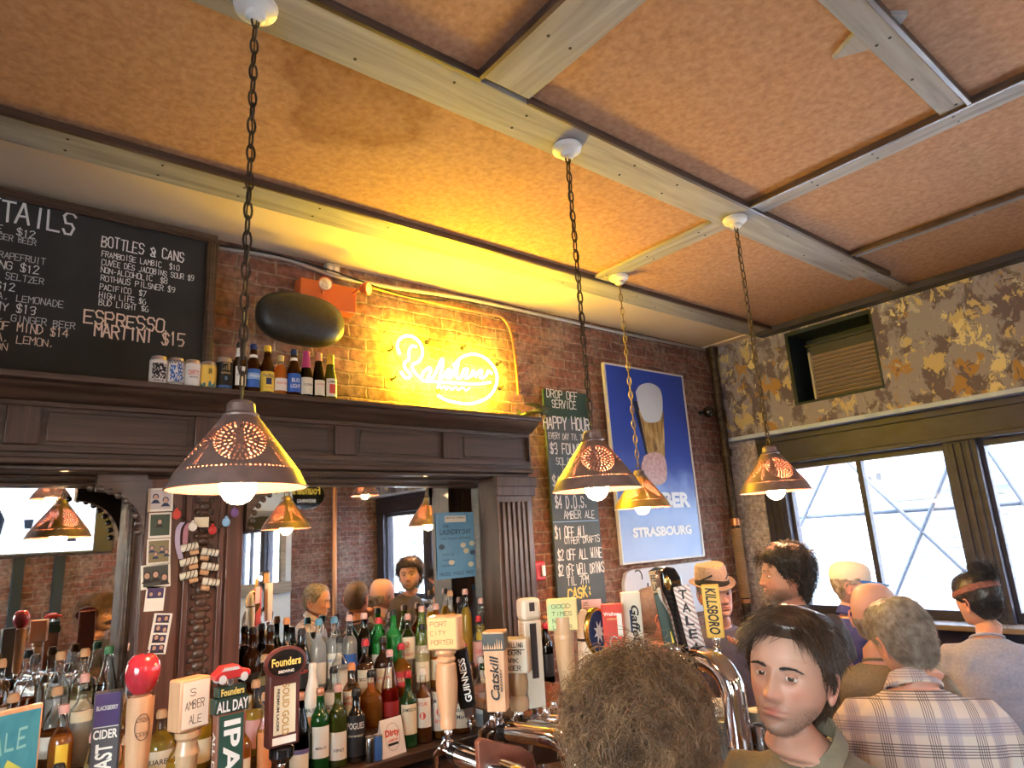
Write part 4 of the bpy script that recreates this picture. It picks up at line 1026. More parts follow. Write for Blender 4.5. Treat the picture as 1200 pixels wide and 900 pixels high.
# ================================================================== what the mirrors show of the room behind
def mir(px, py, ax, v, side):
    xc = -.53 if side == 'L' else 1.62
    d = RW @ np.array([px - 600, py - 450, FPX]); o = np.array([0, 0, H]); nrm = np.array([math.sin(MROT), -math.cos(MROT), 0]); c = np.array([xc, M_Y, 0])
    t = (c - o).dot(nrm) / d.dot(nrm); p = o + d * t; d = d - 2 * d.dot(nrm) * nrm; i = 'xyz'.index(ax)
    return Vector(p + d * ((v - p[i]) / d[i]))
TY = YF + .10
a, b, c = mir(138, 570, 'y', TY, 'L'), mir(112, 600, 'y', TY, 'L'), mir(100, 648, 'y', TY, 'L')
tv = thing('television', 'large television on the far brick wall, seen in the left mirror', 'television', (a.x - .8, YF + .05, c.z))
L = tv.location; x1, z0 = a.x, c.z; x0, z1 = x1 - 1.62, c.z + .92
MB(L).box(x0, x1, TY - .06, TY, z0, z1).build('case', 'black_plastic', tv, bevel=.006)
MB(L).box(x0 + .25, x1 - .25, YF, TY - .06, z0 + .2, z1 - .2).build('wall_bracket', 'iron', tv)
def screen_mat():
    m, n, l, p = _new('tv_screen'); t = n.new('ShaderNodeTexCoord'); q = n.new('ShaderNodeTexNoise'); q.inputs['Scale'].default_value = 4; q.inputs['Detail'].default_value = 3
    l.new(t.outputs['Object'], q.inputs['Vector']); r = ramp(n, [(.35, (.45, .60, .80)), (.5, (.80, .90, 1)), (.62, (1, 1, 1))]); l.new(q.outputs[0], r.inputs[0])
    e = n.new('ShaderNodeEmission'); l.new(r.outputs[0], e.inputs[0]); e.inputs[1].default_value = 1.4; l.new(e.outputs[0], n['Material Output'].inputs[0]); MATS['tv_screen'] = m
screen_mat()
sx1 = min(b.x, x1 - .03)
scn = MB(L).box(x0 + .03, sx1, TY, TY + .003, z0 + .03, z1 - .03).build('screen', 'tv_screen', tv)
mb = MB(L); y = TY + .0035
def sil(pts, s=1): mb.add([(x0 + .03 + (sx1 - x0 - .06) * (1 - u), y, z0 + .03 + (z1 - z0 - .06) * w) for u, w in pts], [tuple(range(len(pts)))])
P = lambda u, w: (u, w)
sil([(u, w) for u, w in ((.62, .22), (.60, .42), (.66, .62), (.72, .72), (.80, .70), (.86, .55), (.90, .30), (.86, .12), (.68, .10))]); sil([(.80, .60), (.92, .52), (.93, .45), (.82, .48)]); sil([(.30, .12), (.10, .12), (.10, .16), (.16, .2), (.26, .22)])
sil([(.42, .30), (.47, .30), (.48, .42), (.41, .42)])
mb.build('picture', emis('tv_dark', (.02, .025, .04), .6), scn)
# dark posts and the painted end of the far wall
for i, (px, py) in enumerate(((20, 680), (68, 680))):
    v = mir(px, py, 'y', YF + .04, 'L')
    tag(MB().box(v.x - .05, v.x + .05, YF + .001, YF + .07, 0, z0 - .02).build('wall_post_%d' % (i + 1), 'teal_black', bevel=.004), kind='structure')
v0, v1 = mir(288, 700, 'y', YF + .05, 'R'), mir(340, 700, 'y', YF + .05, 'R')
tag(MB().box(v0.x - .6, v1.x, YF + .001, YF + .06, 0, ZC - .001).build('wall_front_panel', 'wall_paint_blue'), kind='structure')
a, b = mir(268, 606, 'y', YF + .10, 'R'), mir(328, 682, 'y', YF + .10, 'R'); 
sm = thing('wall_mirror', 'small framed mirror with a ledge on the pale wall, seen in the right mirror', 'mirror', ((a.x + b.x) / 2, YF + .061, b.z))
L = sm.location; xa, xb = min(a.x, b.x), max(a.x, b.x)
mb = MB(L); w = .07
for q in ((xa - w, xb + w, a.z, a.z + w), (xa - w, xa, b.z, a.z), (xb, xb + w, b.z, a.z)): mb.box(q[0], q[1], YF + .061, YF + .12, q[2], q[3])
mb.box(xa - w - .05, xb + w + .05, YF + .061, YF + .2, b.z - .14, b.z - .0001)
mb.build('frame', 'grey_plank', sm, bevel=.006); MB(L).box(xa, xb, YF + .062, YF + .08, b.z, a.z).build('glass', 'mirror', sm)
c = mir(360, 580, 'y', YF + .03, 'R'); e = mir(381, 580, 'y', YF + .03, 'R').x - c.x
ov = thing('brewery_sign', 'black oval brewery sign with yellow lettering, seen in the right mirror', 'sign', (c.x, YF + .002, c.z))
M = Matrix.Translation((0, .03, 0)) @ Matrix.Rotation(PI / 2, 4, 'X')
MB().lathe([(0, -.0), (1.0, 0), (1.0, .02), (.94, .028), (0, .028)], 48, M=Matrix.Translation((0, 0, 0)) @ Matrix.Rotation(-PI / 2, 4, 'X') @ Matrix.Scale(e, 4), sx=1, sy=.72).build('board', 'black_gloss', ov)
mb = MB(); F2 = Matrix.Scale(-1, 4, (1, 0, 0)) @ Matrix.Scale(-1, 4, (1, 0, 0))
print_mb(mb, 'Founders', 0, .05 * e / .2, .09 * e / .2, .032 * e / .2 * 1.0, w=e * 1.5, bold=.03); mb.build('lettering', 'lab_yellow', ov)
mb = MB(); print_mb(mb, 'BREWING', 0, -.06 * e / .2, .035 * e / .2, .032, w=e, bold=.02); mb.build('small_lettering', 'white', ov)
for ch in ov.children:
    if 'lettering' in ch.name:
        for v in ch.data.vertices: v.co.y = e * .028 + .002; v.co.x = -v.co.x
pp_ = mir(392, 600, 'y', YF + .06, 'R')
o = tag(MB((pp_.x, YF + .06, 0)).lathe([(.035, 0), (.035, ZC - .01)], 16, M=Matrix.Translation((pp_.x, YF + .06, 0))).build('heating_pipe', 'copper_pipe'), 'copper riser pipe on the far brick wall, seen in the right mirror', 'pipe'); o.location = (pp_.x, YF + .06, 0)

# poster stuck on the right mirror
T = Matrix.Translation((1.52, M_Y, 0)) @ Matrix.Rotation(MROT, 4, 'Z') @ Matrix.Translation((-1.52, -M_Y, 0))
def mp_(px, py): return on(px, py, 'y', M_Y)
a, c = mp_(511.5, 601), mp_(560, 675)
lp = thing('poster', 'blue laundry day poster taped to the right mirror', 'poster', ((a.x + c.x) / 2, M_Y - .006, c.z))
L = lp.location.copy(); lp.rotation_euler = (0, 0, MROT); lp.location.y = M_Y - .004 + (L.x - 1.62) * math.tan(MROT)
MB(L).box(a.x, c.x, M_Y - .010, M_Y - .006, c.z, a.z).build('sheet', noisy('poster_sheet', [(.3, (.11, .30, .58)), (.7, (.22, .48, .74))], (5, 5, 5), .4, 0), lp)
w, h = c.x - a.x, a.z - c.z; X = lambda u: a.x + w * u; Z = lambda v: c.z + h * v; y = M_Y - .0112
mb = MB(L)
print_mb(mb, 'LAUNDRY DAY', X(.5), Z(.70), h * .08, y, w=w * .82); print_mb(mb, 'Like', X(.24), Z(.80), h * .05, y, w=w * .14)
for k in range(3): print_mb(mb, ('dress up', 'drag bingo', 'karaoke')[k], X(.28), Z(.36 - .08 * k), h * .03, y, w=w * .3)
print_mb(mb, 'MUSIC  YOLO  MISC', X(.5), Z(.07), h * .05, y, w=w * .9); print_mb(mb, 'THIS FRIDAY EVENING', X(.5), Z(.60), h * .028, y, w=w * .8)
mb.build('lettering', 'navy', lp)
MB(L).box(X(.22), X(.78), M_Y - .0112, M_Y - .0101, Z(.85), Z(.95)).build('white_strip', 'paper', lp)
mb = MB(L); print_mb(mb, 'BABY GOT BUBBLES', X(.5), Z(.92), h * .03, y - .0008, w=w * .5); mb.build('strip_lettering', 'ink', lp)
for i, (u, v, m) in enumerate(((.12, .48, 'street_blue'), (.68, .49, 'lab_white'), (.92, .51, 'lab_white'), (.76, .40, 'lab_cream'), (.93, .37, 'street_blue'), (.36, .24, 'lab_white'), (.87, .19, 'lab_white'))):
    mb = MB(L).add([(X(u) + w * .075 * math.cos(t), y, Z(v) + h * .04 * math.sin(t)) for t in [2 * PI * k / 16 for k in range(16)]], [tuple(range(16))])
    mb.build('face_drawing', m, lp)

# ================================================================== photos and the garland on the post
PYY = 2.951
def qp(px, py, Y=PYY): return on(px, py, 'y', Y)
def photo(i, x0, y0, x1, y1, tilt, label, dark, spots, strip=False, bottom=.1):
    a, c = qp(x0, y0), qp(x1, y1); w, h = c.x - a.x, a.z - c.z
    t = thing('photo_print', label, 'photo', ((a.x + c.x) / 2, PYY + .002 - .001 * i * 0, (a.z + c.z) / 2), (0, tilt, 0), 'photos pinned to the back bar post')
    MB().box(-w / 2, w / 2, -.0015, .0, -h / 2, h / 2).build('print', 'paper', t)
    q = random.Random(i); fr_ = [(.08, .92, bottom, .93)] if not strip else [(.14, .86, .03 + .245 * k, .225 + .245 * k) for k in range(4)]
    for (u0, u1, v0, v1) in fr_:
        k = MB().box(-w / 2 + w * u0, -w / 2 + w * u1, -.0023, -.0015, -h / 2 + h * v0, -h / 2 + h * v1).build('picture', dark, t)
        mb = MB(); hb = MB()
        for s in range(spots):
            cx = -w / 2 + w * (u0 + (u1 - u0) * (s + .5) / spots + q.uniform(-.03, .03)); cz = -h / 2 + h * (v0 + (v1 - v0) * q.uniform(.35, .7)); r = w * (.11 if not strip else .13) * (1 if spots < 4 else .8)
            hb.add([(cx + r * 1.15 * math.cos(a), -.0025, cz + r * .25 + r * 1.15 * math.sin(a)) for a in [2 * PI * j / 14 for j in range(14)]], [tuple(range(14))]); hb.add([(cx - r * 1.7, -.0025, max(cz - r * 2.4, -h / 2 + h * v0)), (cx + r * 1.7, -.0025, max(cz - r * 2.4, -h / 2 + h * v0)), (cx + r * .7, -.0025, cz - r), (cx - r * .7, -.0025, cz - r)], [(0, 1, 2, 3)])
            mb.add([(cx + r * .8 * math.cos(a), -.0027, cz + r * math.sin(a)) for a in [2 * PI * j / 14 for j in range(14)]], [tuple(range(14))])
        hb.build('hair_and_clothes', 'ink' if i % 2 else 'navy', k); mb.build('faces', pm('photo_skin', (.50, .31, .23), .5), k)
pm('photo_dark', (.05, .06, .055), .35); pm('photo_green', (.035, .07, .05), .35); pm('photo_olive', (.22, .19, .10), .35); pm('photo_pale', (.52, .46, .46), .35); pm('photo_purple', (.06, .04, .12), .35)
photo(0, 174, 572, 202, 599, -.03, 'pale snapshot of two people, top photo on the dark post', 'photo_pale', 2)
photo(1, 175, 601, 200, 630, -.02, 'dark green snapshot, second photo down the post', 'photo_green', 1)
photo(2, 173, 632, 199, 661, -.03, 'olive toned snapshot of faces, middle photo on the post', 'photo_olive', 4)
photo(3, 166, 662, 199, 688, -.06, 'wide dark snapshot of a seated group on the post', 'photo_dark', 3)
photo(4, 171, 688, 192, 715, .05, 'instant photo with a wide white foot on the post', 'photo_purple', 2, bottom=.52)
photo(5, 178, 720, 197, 765, .12, 'photo booth strip of four pictures beside the apple tap', 'photo_purple', 2, strip=True)
g = thing('ribbon_garland', 'garland of coloured shell lights and ribbons looped on the post', 'garland', tuple(qp(236, 600, 2.94)))
L = g.location
mb = MB(L); path = [qp(x, y, 2.93) for x, y in ((203, 590), (210, 603), (228, 616), (250, 622), (266, 612), (275, 600), (281, 590))]
mb.tube(spline(path, 40), .002, 6).build('string', 'ink', g)
for px, py, m in ((207, 603, 'red_print'), (226, 617, 'paper'), (249, 621, 'red_paint'), (265, 612, 'light_blue'), (275, 601, 'purple_shell')):
    pm('purple_shell', (.20, .10, .30), .4)
    P = qp(px, py, 2.925); mb = MB(L)
    mb.ball((P.x, P.y, P.z), (.017, .008, .019), 14, 8).ball((P.x, P.y, P.z + .02), (.007, .006, .006), 10, 6); mb.build('shell', m, g)
for dx, m in ((0, 'ribbon_lilac'), (9, 'ribbon_red')):
    pm('ribbon_lilac', (.40, .34, .50), .4); pm('ribbon_red', (.34, .14, .20), .4)
    pts = spline([qp(x, y, 2.93) for x, y in ((214 + dx, 612), (209 + dx, 620), (208 + dx, 638), (212 + dx, 655 - dx))], 16); v = []
    for p_ in pts: v += [(p_.x - .009, p_.y, p_.z), (p_.x + .009, p_.y - .004, p_.z), (p_.x + .009, p_.y - .003, p_.z), (p_.x - .009, p_.y + .001, p_.z)]
    MB(L).add(v, [(4 * i + k, 4 * i + (k + 1) % 4, 4 * i + 4 + (k + 1) % 4, 4 * i + 4 + k) for i in range(15) for k in range(4)]).build('ribbon', m, g)
a = qp(236, 612, 2.94); MB(L).box(a.x - .028, a.x + .028, 2.938, 2.941, a.z - .02, a.z + .02).build('card', 'lab_cream', g)
ck = thing('cork_hanging', 'ladder of striped corks hanging on the carved post', 'ornament', tuple(qp(234, 640, 2.94)))
L = ck.location
MB(L).tube([qp(222, 630, 2.935), qp(222, 680, 2.935)], .002, 6).tube([qp(246, 636, 2.935), qp(246, 690, 2.935)], .002, 6).build('twine', 'ink', ck)
for px, py, s in ((222, 641, 1), (221, 658, 1), (221, 674, 1), (246, 647, -1), (246, 664, -1), (247, 682, -1)):
    P = qp(px, py, 2.925); d = Vector((.031, -.004, .006 * s)); k = MB(L).tube([P - d, P - d * .9, P + d * .9, P + d], [.012, .0145, .0145, .012], 16).build('cork', 'cream_paint', ck)
    mb = MB(L)
    for u in (-.4, .1, .5): mb.tube([P + d * (u + .12 * math.cos(t)) + Vector((0, -.0148 * math.cos(t) if False else 0, 0)) + Vector((0, .0149 * math.sin(t), .0149 * math.cos(t))) for t in [2 * PI * j / 16 for j in range(16)]], .0016, 5, closed=True)
    mb.build('twine_wrap', 'ink', k)
    P2 = P + Vector((.02 * s, .004, -.022)); MB(L).tube([P2 - d * .5, P2 + d * .5], .010, 12).build('small_cork', 'tan_wood', ck)

# ================================================================== bottles on the back bar
BP = {
 'round': [(.030, 0), (.0365, .004), (.0375, .012), (.0375, .175), (.034, .195), (.020, .215), (.0145, .232), (.0135, .275), (.0155, .278), (.0155, .300), (.013, .302)],
 'wine': [(.033, 0), (.0365, .004), (.0370, .012), (.0370, .185), (.034, .205), (.022, .225), (.0150, .242), (.0142, .285), (.0158, .288), (.0158, .300), (.014, .302)],
 'burgundy': [(.035, 0), (.039, .004), (.040, .014), (.040, .130), (.036, .165), (.026, .205), (.0165, .245), (.0145, .285), (.0158, .288), (.0158, .298), (.014, .300)],
 'shoulder': [(.034, 0), (.040, .004), (.0415, .014), (.0415, .150), (.040, .165), (.030, .185), (.016, .205), (.0145, .240), (.017, .243), (.017, .270), (.014, .272)],
 'squat': [(.044, 0), (.050, .005), (.052, .016), (.052, .105), (.046, .130), (.026, .150), (.0165, .165), (.0155, .200), (.018, .203), (.018, .225), (.015, .227)],
 'tall': [(.026, 0), (.031, .004), (.032, .012), (.032, .215), (.028, .240), (.018, .265), (.0135, .285), (.0128, .335), (.0150, .338), (.0150, .358), (.013, .360)],
 'slim': [(.024, 0), (.028, .004), (.029, .012), (.029, .180), (.026, .200), (.0165, .225), (.0125, .250), (.0120, .300), (.0140, .303), (.0140, .322), (.012, .324)],
 'cream': [(.036, 0), (.040, .004), (.041, .014), (.041, .120), (.038, .150), (.028, .190), (.020, .225), (.0175, .245), (.0175, .268), (.015, .270)],
}
pm('malibu_white', (.80, .76, .66), .35); pm('lab_red', (.48, .04, .04), .45); pm('lab_green', (.05, .20, .10), .45); pm('lab_black', (.02, .02, .022), .45); pm('lab_orange', (.70, .27, .10), .45); pm('lab_purple', (.13, .10, .22), .45); pm('lab_pink', (.66, .36, .33), .5); pm('cork', (.52, .32, .18), .8); pm('cap_blue', (.10, .30, .48), .35); pm('cap_grey', (.40, .40, .42), .4); pm('wax_red', (.40, .02, .02), .3); pm('cap_pink', (.68, .40, .36), .45)
W_, B_, N_ = 'ink', 'white', None
ROWY = [2.775, 2.915, 3.0, 3.075]
ROWN = ['front row', 'second row', 'third row', 'back row']
used_x = [[], [], [], []]
LABELS = set()
def bar_bottle(px, row, kind, gl, liq, lvl, cap, lab, texts, desc, py=800, neck=None, capz=None, band=None):
    Y = ROWY[row]; x = on(px, py, 'y', Y).x
    pr = BP[kind]; r = max(a for a, _ in pr)
    s = r - .0005
    for (xx, rr) in used_x[row]:
        if abs(xx - x) < rr + r + .001:
            x = xx + (rr + r + .001) * (1 if x >= xx else -1)
    for (xx, rr) in used_x[row]:
        if abs(xx - x) < rr + r - .0005: return None
    used_x[row].append((x, r))
    label = desc
    assert label not in LABELS, label
    LABELS.add(label)
    return bottle('bottle', (x, Y, ST[row][1] + .0002), label, 'bottles on the back bar shelves', pr, gl, liq, lvl, cap, capz, lab, texts, neck, rnd.uniform(-.2, .2) - math.atan2(x, Y), 'bottle', band)
Lb = lambda m, z0=.12, z1=.5, a=1.1: (z0, z1, a, m)
# --- back row (top of the steps)
for r in (
 (8, 3, 'round', 'clear_glass', 'liq_amber', .5, 'cork', Lb('lab_cream'), (), 'clear bottle of amber spirit with cork, at the picture edge, back row'),
 (47, 3, 'round', 'clear_glass', 'liq_brown', .45, 'black_cap', None, (), 'tall clear bottle half full of brown liquor below the tap reflections'),
 (65, 3, 'round', 'clear_glass', 'liq_clear', .5, 'cork', None, (), 'clear bottle with tan stopper beside the half full brown one, back row'),
 (90, 3, 'round', 'clear_glass', 'liq_pale', .5, 'cork', Lb('lab_cream', .2, .45), (), 'pale liquor bottle with cork stopper under the reflected face, back row'),
 (117, 3, 'burgundy', 'clear_glass', 'liq_dark', .45, 'lab_green', None, (), 'clear bottle with green cap and dark drink, left of the apple tap'),
 (134, 3, 'round', 'clear_glass', 'liq_amber', .4, 'copper_foil', None, (), 'clear amber bottle with copper cap just behind the apple, back row'),
 (156, 3, 'slim', 'brown_glass', 'liq_dark', .7, 'black_cap', None, (), 'slim brown bottle hidden behind the red apple, back row'),
 (197, 3, 'wine', 'green_glass', 'liq_dark', .7, None, None, (), 'green wine bottle standing against the photo post'),
 (224, 3, 'round', 'clear_glass', 'liq_clear', .4, None, None, (), 'clear empty bottle against the carved middle of the post'),
 (262, 3, 'shoulder', 'clear_glass', 'liq_red', .5, 'red_foil', Lb('lab_red'), (), 'bottle with red cap and red label behind the toy car tap'),
 (297, 3, 'round', 'brown_glass', 'liq_dark', .75, 'black_cap', Lb('lab_black', .3, .42), (), 'dark brown bottle with black cap by the edge of the right mirror'),
 (316, 3, 'round', 'brown_glass', 'liq_dark', .75, 'black_cap', Lb('lab_cream', .1, .3), (), 'brown bottle behind the maroon tap, second along the right mirror'),
 (336, 3, 'slim', 'dark_glass', 'liq_dark', .75, 'lab_orange', Lb('lab_black'), (), 'slim dark bottle with orange neck band above the maroon tap oval'),
 (352, 3, 'cream', 'dark_glass', 'liq_dark', .75, 'black_cap', Lb('lab_black', .1, .45), (('BAILEYS', .36, .05, .9, 'red_print'),), 'black cream liqueur bottle with red lettering in the back row'),
 (369, 3, 'round', 'clear_glass', 'liq_clear', .8, 'cap_blue', Lb('lab_white', .1, .4), (), 'clear bottle with blue cap under the yellow tap reflection'),
 (387, 3, 'round', 'clear_glass', 'liq_clear', .7, 'cap_blue', Lb('lab_white', .15, .5), (('ABSOLUT', .4, .04, .8, 'blue_print'),), 'clear bottle with pale label and blue cap, second of the blue caps'),
 (404, 3, 'round', 'clear_glass', 'liq_clear', .7, 'cap_pink', Lb('lab_blue', .2, .45), (), 'clear bottle with pinkish cap and blue label in the back row'),
 (421, 3, 'wine', 'dark_glass', 'liq_dark', .8, 'cap_pink', None, (), 'black wine bottle with pale foil, left of the bright green bottles'),
 (438, 3, 'shoulder', 'bright_green_glass', 'liq_green', .6, 'red_foil', Lb('lab_white', .12, .42), (('VAT', .3, .1, .6, 'red_print'),), 'bright green bottle with red cap in the back row', None),
 (458, 3, 'round', 'bright_green_glass', 'liq_green', .6, 'black_cap', None, (), 'bright green bottle with black cap, right of the red capped one', None),
 (477, 3, 'shoulder', 'clear_glass', 'liq_clear', .6, 'cap_pink', Lb('lab_cream', .25, .62), (('12', .5, .1, .35, 'red_print'), ('WHISKEY', .33, .05, .8, 'red_print')), 'clear bottle with the number 12 on its pale label'),
 (494, 3, 'burgundy', 'yellow_green_glass', 'liq_green', .6, 'cap_pink', Lb('lab_white', .15, .4), (), 'yellow green bottle behind the black capped clear one'),
 (511, 3, 'round', 'amber_glass', 'liq_amber', .6, 'cap_pink', Lb('lab_cream', .15, .4), (), 'amber bottle with pale cap left of the square tap block'),
 (528, 3, 'tall', 'clear_glass', 'liq_gold', .7, 'cork', Lb('lab_white', .1, .3), (), 'tall bottle of golden liqueur behind the square tap block'),
 (546, 3, 'tall', 'clear_glass', 'liq_gold', .75, 'cap_pink', None, (), 'tall bottle of yellow liqueur right under the laundry poster'),
 (564, 3, 'round', 'clear_glass', 'liq_gold', .55, 'cap_pink', Lb('lab_yellow', .15, .45), (), 'clear bottle with lemon yellow label left of the frosted one'),
 (584, 3, 'tall', 'frosted_glass', 'liq_clear', .7, 'cap_blue', Lb('lab_white', .2, .4, .7), (('VODKA', .3, .05, .8, 'blue_print'),), 'tall frosted white bottle with blue cap by the pilaster'),
 ):
    bar_bottle(*[v for v in r[:10]], py=720)
# --- third row
for r in (
 (22, 2, 'shoulder', 'clear_glass', 'liq_clear', .5, 'cork', None, (), 'clear rounded bottle with a light stopper above the blue sign'),
 (72, 2, 'shoulder', 'clear_glass', 'liq_brown', .5, 'cork', Lb('lab_white', .2, .45), (), 'clear bottle with script label and brown spirit, third row'),
 (98, 2, 'round', 'clear_glass', 'liq_clear', .6, 'cap_pink', Lb('lab_cream', .5, .62), (), 'clear bottle with pink neck sleeve left of the purple cider tap'),
 (185, 2, 'shoulder', 'clear_glass', 'liq_gold', .6, 'cork', Lb('lab_orange', .15, .5), (), 'gold tequila bottle with orange label behind the square ale block'),
 (212, 2, 'round', 'green_glass', 'liq_green', .7, 'lab_green', Lb('lab_green'), (), 'green labelled bottle hidden behind the square ale block'),
 (240, 2, 'round', 'clear_glass', 'liq_gold', .7, 'cork', Lb('lab_yellow', .12, .5), (), 'bottle with yellow label between the ale block and the green tap'),
 (284, 2, 'squat', 'clear_glass', 'liq_amber', .6, 'black_cap', Lb('lab_cream', .2, .6), (), 'squat bottle of amber liquor right of the green tap'),
 (306, 2, 'shoulder', 'clear_glass', 'liq_pale', .7, 'cork', Lb('lab_black', .25, .6), (), 'pale liquor bottle with a black label left of the maroon tap'),
 (398, 2, 'round', 'clear_glass', 'liq_clear', .6, 'lab_black', Lb('lab_white', .18, .55), (), 'clear bottle with black cap behind the white rum bottle'),
 (428, 2, 'shoulder', 'clear_glass', 'liq_brown', .62, 'red_foil', Lb('lab_cream', .15, .55), (('SCOTCH', .4, .05, .8, 'ink'),), 'whisky bottle with red neck and cream label, left of the dark one'),
 (449, 2, 'shoulder', 'brown_glass', 'liq_dark', .8, 'black_cap', Lb('lab_cream', .12, .52), (('JAGER', .36, .06, .8, 'red_print'),), 'dark brown bottle with white seven neck label, in the middle'),
 (470, 2, 'squat', 'clear_glass', 'liq_amber', .72, 'red_foil', Lb('lab_red', .2, .5, .8), (('BOURBON', .34, .08, .8, 'lab_cream'),), 'squat amber bourbon bottle with a red cap'),
 (495, 2, 'round', 'clear_glass', 'liq_pale', .55, 'black_cap', Lb('lab_cream', .15, .45), (), 'clear bottle with black cap right of the squat amber bourbon'),
 (512, 2, 'shoulder', 'clear_glass', 'liq_amber', .5, 'lab_black', Lb('lab_cream', .15, .5), (), 'clear bottle with dark cap behind the tap with turned handle'),
 (562, 2, 'round', 'clear_glass', 'liq_clear', .6, 'red_foil', Lb('lab_pink', .2, .6), (('GIN', .45, .06, .5, 'red_print'),), 'clear gin bottle with pink label and red cap beside the black tap'),
 (580, 2, 'round', 'clear_glass', 'liq_clear', .6, 'red_foil', Lb('lab_white', .2, .55), (), 'clear bottle with red cap, right of the pink labelled gin'),
 (604, 2, 'wine', 'green_glass', 'liq_green', .6, 'cap_grey', Lb('lab_white', .15, .4), (), 'green bottle hidden behind the tall square wooden tap'),
 ):
    bar_bottle(*r[:10], py=760)
# --- second row
for r in (
 (35, 1, 'shoulder', 'clear_glass', 'liq_clear', .6, 'cork', None, (), 'clear bottle behind the blue sign with a cork, second row'),
 (78, 1, 'wine', 'clear_glass', 'liq_amber', .7, 'cap_pink', Lb('lab_yellow', .3, .62, .5), (), 'bottle with two small yellow labels behind the rose bottle'),
 (142, 1, 'round', 'clear_glass', 'liq_amber', .6, 'cork', Lb('lab_orange', .1, .5), (), 'amber bottle with orange label right of the cider tap'),
 (192, 1, 'squat', 'clear_glass', 'liq_gold', .7, 'cork', Lb('lab_cream', .1, .45), (('JUAREZ', .28, .1, .8, 'ink'),), 'squat gold tequila bottle with cream label beside the apple tap'),
 (237, 1, 'shoulder', 'clear_glass', 'liq_gold', .6, 'cork', Lb('lab_cream', .1, .4), (), 'gold bottle with cream label low between the two left taps'),
 (300, 1, 'shoulder', 'clear_glass', 'liq_gold', .6, 'cork', Lb('lab_pink', .12, .5), (), 'gold bottle with pink label right of the green tap foot'),
 (342, 1, 'round', 'dark_glass', 'liq_dark', .7, 'black_cap', Lb('lab_cream', .15, .5), (('WHISKEY', .3, .05, .8, 'ink'),), 'dark bottle behind the wine with the purple label'),
 (391, 1, 'shoulder', 'clear_glass', 'liq_clear', .66, 'black_cap', Lb('lab_white', .15, .66), (('BACARDI', .44, .08, .85, 'ink'),), 'clear white rum bottle with large white label'),
 (412, 1, 'shoulder', 'clear_glass', 'liq_amber', .6, 'lab_orange', Lb('lab_white', .12, .62), (('CAPTAIN', .52, .05, .8, 'red_print'), ('MORGAN', .44, .05, .8, 'red_print')), 'spiced rum bottle with orange cap and white label'),
 (434, 1, 'squat', 'clear_glass', 'liq_amber', .78, 'black_cap', None, (), 'squat amber whiskey decanter with black cap beside the rum bottles'),
 (457, 1, 'burgundy', 'clear_glass', 'liq_red', .45, 'cap_pink', Lb('lab_red', .1, .3), (), 'clear cone bottle with a red label above the white card'),
 (545, 1, 'shoulder', 'clear_glass', 'liq_amber', .62, 'wax_red', Lb('lab_cream', .10, .42), (), 'amber bourbon with red wax behind the turned wood tap'),
 (572, 1, 'shoulder', 'green_glass', 'liq_dark', .7, 'black_cap', Lb('lab_cream', .2, .5), (), 'green bottle with round cream label behind the orange wood tap'),
 (598, 1, 'shoulder', 'clear_glass', 'liq_clear', .6, 'lab_green', Lb('lab_green', .2, .5), (), 'clear bottle with green cap behind the pale tap with dark writing'),
 (622, 1, 'round', 'clear_glass', 'liq_amber', .6, 'lab_red', Lb('lab_cream'), (), 'amber bottle with red cap between the tall tap and the dried flowers'),
 (643, 1, 'wine', 'dark_glass', 'liq_dark', .6, 'red_foil', Lb('lab_black'), (), 'dark wine bottle with red foil in front of the dried flowers'),
 ):
    bar_bottle(*r[:10], py=800)
P = on(366, 820, 'y', 2.915)
m_ = bar_bottle(366, 1, 'burgundy', 'malibu_white', None, .5, 'malibu_white', Lb('malibu_white', .05, .42, .9), (('MALIBU', .42, .05, .8, 'ink'),), 'white opaque rum bottle with a palm sunset picture', py=800, band=(.15, .34, 'lab_orange', .5))
